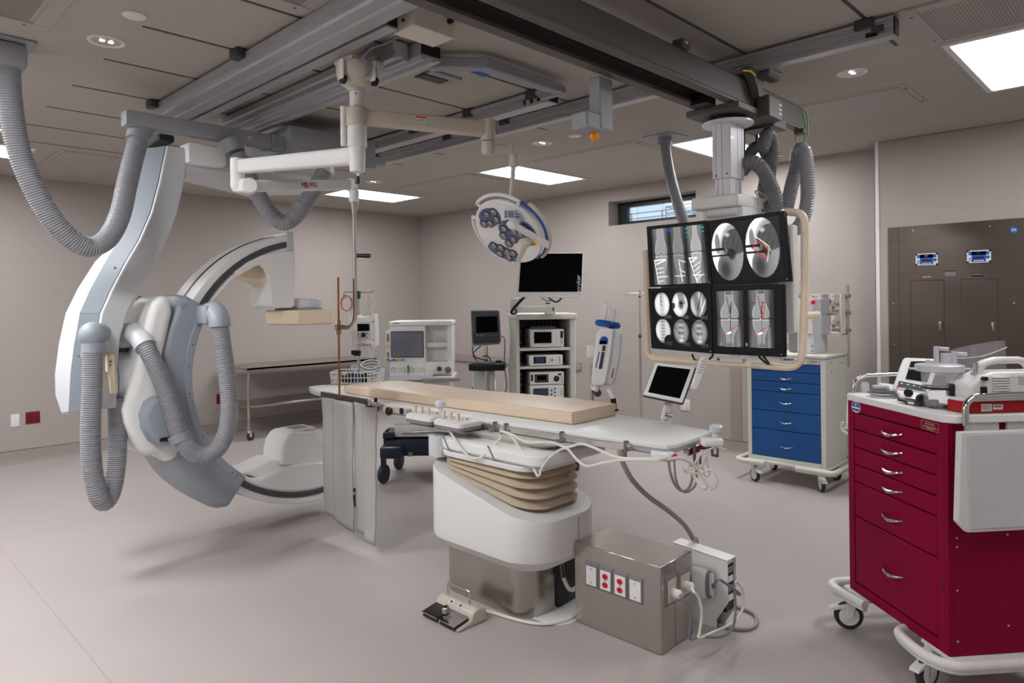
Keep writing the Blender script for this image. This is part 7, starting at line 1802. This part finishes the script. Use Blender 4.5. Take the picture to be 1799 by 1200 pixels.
# ---- contrast injector on its stand
F = FR(1065, 4.1, -6) @ Matrix.Scale(.77, 4)
t = thing('fluid_injector', 'white injector head with two clear cylinders in blue collars on a pole', 'injector', F @ Vector((0, .1, 1.2)))
body = [loc_of(F, *p) for p in ((1049, 586), (1055, 577), (1068, 576), (1078, 580), (1072, 630), (1064, 672), (1058, 678), (1042, 677), (1039, 668), (1043, 630))]
m = B(F, 'white'); m.prism(body, 'y', 0, .02); m.build('front_cover', t, bev=.008, seg=3)
side = [loc_of(F, *p, .02) for p in ((1055, 578), (1074, 577), (1094, 586), (1090, 630), (1082, 668), (1076, 678), (1060, 676), (1044, 660), (1048, 620))]
m = B(F, 'cool'); m.prism(side, 'y', .02, .22); m.build('housing', t, bev=.015, seg=3)
pnl = [loc_of(F, *p) for p in ((1054, 594), (1060, 591), (1067, 592), (1069, 597), (1065, 625), (1058, 649), (1044, 648), (1047, 625))]
m = B(F, 'bluecap'); m.prism([loc_of(F, *p) for p in ((1053.5, 597), (1058, 591), (1065, 591.5), (1068.5, 596), (1067, 605), (1052.5, 605))], 'y', -.004, 0); m.build('top_label', t)
m = B(F, 'screen'); m.prism([loc_of(F, *p) for p in ((1053.5, 598.5), (1066, 598.5), (1065.5, 604.5), (1053, 604.5))], 'y', -.0055, -.003); m.build('readout', t)
m = B(F, 'labelwhite'); m.prism([loc_of(F, *p) for p in ((1052, 606), (1065, 606), (1057, 648.5), (1044.5, 648))], 'y', -.003, 0); m.build('key_panel', t)
m = B(F, 'darkgrey'); m.prism([loc_of(F, *p) for p in ((1058.5, 607), (1064.5, 607), (1063, 617), (1057.5, 616.5))], 'y', -.0045, -.002).prism([loc_of(F, *p) for p in ((1057, 618), (1062.5, 618.5), (1057.5, 648), (1051.5, 648))], 'y', -.0045, -.002); m.build('key_pad', t)
m = B(F, 'bluecap'); m.prism([loc_of(F, *p) for p in ((1052, 618), (1054, 618), (1047.5, 646), (1045.5, 646))], 'y', -.0045, -.002)
a, b = lx2 = (loc_of(F, 1092, 590, .1), loc_of(F, 1084, 642, .1)); m.build('side_text', t)
m = B(F, 'redsock'); m.prism([loc_of(F, *p, .02) for p in ((1077, 647), (1079, 647.5), (1075.5, 664), (1073.5, 663.5))], 'y', .016, .02); m.build('side_logo', t)
def tilt(px0, py0, px1, py1, y): a, b = loc_of(F, px0, py0, y), loc_of(F, px1, py1, y); return Vector((a[0], y, a[1])), Vector((b[0], y, b[1]))
for (x0_, y0_, x1_, y1_, y, r) in ((1061, 566, 1066, 527, .0, .046), (1077, 569, 1081, 537, .10, .040)):
    a, b = tilt(x0_, y0_, x1_, y1_, y + .05)
    m = B(F, 'glassy'); d_ = b - a; L_ = d_.length; m.lathe([(r, 0), (r, L_ * .88), (r * 1.04, L_ * .885), (r * 1.04, L_ * .93), (r * .5, L_ * .985), (r * .2, L_), (r * .2, L_ * 1.04)], a, d_, 26); m.build('syringe_cylinder', t)
    m = B(F, 'labelwhite'); m.tube([a + d_ * .02, a + d_ * .8], r * .32, 12); m.build('plunger', t)
    m = B(F, 'bluecap'); m.lathe([(r * 1.1, -.035), (r * 1.5, -.02), (r * 1.55, -.002), (r * 1.2, .016)], a, d_, 26); m.build('collar', t)
m = B(F, 'chrome'); xp, _ = loc_of(F, 1040, 700, .12); zt2 = loc_of(F, 1038, 640, .12)[1]; m.cyl((xp, .12, 1.20), (xp, .12, zt2), .016, n=14); m.build('pole', t)
a, b, c, d = rect(F, 1031, 608, 1048, 629, .1); m = B(F, 'white2'); m.box(a, b, .08, .18, c, d, b=.012, seg=2); m.build('pole_head', t)
m = B(F, 'white2', 'darkgrey'); a, b = tilt(1052, 670, 1044, 686, .06); m.cyl(a, b, .03, n=16); q = loc_of(F, 1050, 690, .08); m.lathe([(.028, -.02), (.03, .02)], (q[0], .08, q[1]), (0, -1, 0), 16, 1); a, b = tilt(1040, 676, 1068, 674, .05); m.cyl(a, b, .016, n=12); m.build('pivot', t)
m = B(F, 'labelwhite'); a, b = tilt(1068, 682, 1077, 700, .05); m.tube([a, b], .016, 12); g = m.build('grip', t)
m = B(F, 'black'); a, b = tilt(1077, 700, 1079, 716, .05); m.tube([a, b], .022, 12); m.build('grip_end', t)
m = B(F, 'plategrey', 'chrome'); m.box(xp - .03, xp + .03, .06, .16, 1.19, 1.27, 0, b=.006).cyl((xp, .06, 1.23), (xp, .02, 1.23), .014, n=12, m=1); m.build('rail_mount', t)

# ---- IV pole
F = FR(1124, 7.6, 0)
t = thing('iv_pole', 'slim chrome IV pole with four hooks beside the monitors', 'IV pole', F @ Vector((0, 0, 0)))
ztp = loc_of(F, 1124, 509)[1]; zc = loc_of(F, 1124, 590)[1]; zh_ = loc_of(F, 1124, 515)[1]
m = B(F, 'chrome'); m.cyl((0, 0, .05), (0, 0, ztp), .009, n=12).cyl((0, 0, .05), (0, 0, zc), .013, n=12); m.build('pole', t)
m = B(F, 'steel'); a, b = loc_of(F, 1099, 514), loc_of(F, 1139, 513); m.tube([(a[0], 0, zh_), (b[0], 0, zh_)], .004, 8).tube([(0, -.12, zh_), (0, .12, zh_)], .004, 8)
for x in (a[0], b[0]): m.tube(smooth([(x, 0, zh_), (x - .014, 0, zh_ - .014), (x, 0, zh_ - .034), (x + .024, 0, zh_ - .03), (x + .028, 0, zh_ - .01)], .008), .004, 6)
for x in (a[0] * .45, b[0] * .5): m.tube([(x, 0, zh_), (x + .004, 0, zh_ - .035)], .004, 6)
m.build('hook', t)
m = B(F, 'black'); m.lathe([(.012, -.02), (.012, .0)], (0, 0, zh_ - .03), n=12); m.build('collar', t)
m = B(F, 'darkgrey'); m.lathe([(.022, -.014), (.026, 0), (.022, .014)], (-.004, -.01, zc), (1, -.4, 0), 16); m.build('clamp_knob', t)
m = B(F, 'plategrey', 'rubber')
for k in range(5):
    a = 2 * PI * k / 5; m.tube([(0, 0, .08), (.26 * math.cos(a), .26 * math.sin(a), .06)], .012, 8); m.lathe([(.014, -.01), (.028, -.008), (.028, .008), (.014, .01)], (.26 * math.cos(a), .26 * math.sin(a), .029), (-math.sin(a), math.cos(a), 0), 14, 1)
m.build('star_base', t)

# ---- long stainless table
t = thing('steel_table', 'long stainless steel table with lower shelf on casters against the far wall', 'steel table', (4.5, 8.22, 0))
SX0, SX1, SY0, SY1 = 3.64, 5.42, 7.90, 8.52
m = MB('steel'); m.box(SX0 - .03, SX1, SY0 - .03, SY1, .83, .855, b=.002).box(SX0 - .03, SX1, SY0 - .03, SY0 - .026, .80, .855); m.build('top', t)
z_ = onz = at(440, 714, Y=SY0).z
m = MB('steel'); m.box(SX0 - .02, SX1 - .02, SY0 - .02, SY1 - .03, z_ - .02, z_ + .005, b=.002); m.build('shelf', t)
for x, y in ((SX0, SY0), (SX1 - .05, SY0), (SX0, SY1 - .05), (SX1 - .05, SY1 - .05)):
    m = MB('steel'); m.cyl((x, y, .11), (x, y, .83), .018, n=14); m.build('leg', t)
    m = MB('rubber', 'chrome'); m.lathe([(.02, -.014), (.05, -.012), (.05, .012), (.02, .014)], (x + .022, y, .05), (-.4, 1, 0), 20, 0).box(x - .012, x + .03, y - .018, y + .018, .075, .115, 1, b=.003).box(x + .0, x + .03, y - .022, y - .018, .045, .09, 1); m.build('caster', t)
# ================================================================= world, camera
wd = bpy.data.worlds.new('sky'); SC.world = wd; wd.use_nodes = True
wn = wd.node_tree.nodes; bgd = wn['Background']
tc = wn.new('ShaderNodeTexCoord'); sp = wn.new('ShaderNodeSeparateXYZ'); cr = wn.new('ShaderNodeValToRGB')
cr.color_ramp.elements[0].color = (.62, .76, .9, 1); cr.color_ramp.elements[0].position = .0
cr.color_ramp.elements[1].color = (.25, .46, .8, 1); cr.color_ramp.elements[1].position = .8
wl = wd.node_tree.links; wl.new(tc.outputs['Generated'], sp.inputs[0]); wl.new(sp.outputs['Z'], cr.inputs[0]); wl.new(cr.outputs[0], bgd.inputs[0])
bgd.inputs[1].default_value = .82
cam = bpy.data.cameras.new('camera'); co = bpy.data.objects.new('camera', cam); COL.objects.link(co)
r, d, f = CAMM[0], CAMM[1], CAMM[2]
co.matrix_world = Matrix(((r.x, -d.x, -f.x, 0), (r.y, -d.y, -f.y, 0), (r.z, -d.z, -f.z, CAMH), (0, 0, 0, 1)))
cam.sensor_width = 36; cam.sensor_fit = 'HORIZONTAL'; cam.lens = FPX / 1799 * 36
cam.shift_x = 0; cam.shift_y = -(600 - CY) / 1799
cam.clip_start = .05; cam.clip_end = 100
SC.camera = co
vs = SC.view_settings
vs.view_transform = 'Standard'; vs.look = 'None'; vs.exposure = 0.6; vs.gamma = 1; vs.use_curve_mapping = False
SC.cycles.max_bounces = 8; SC.cycles.diffuse_bounces = 5; SC.cycles.glossy_bounces = 4; SC.cycles.transmission_bounces = 6; SC.cycles.transparent_max_bounces = 8
SC.cycles.use_denoising = True
SC.cycles.sample_clamp_indirect = 4
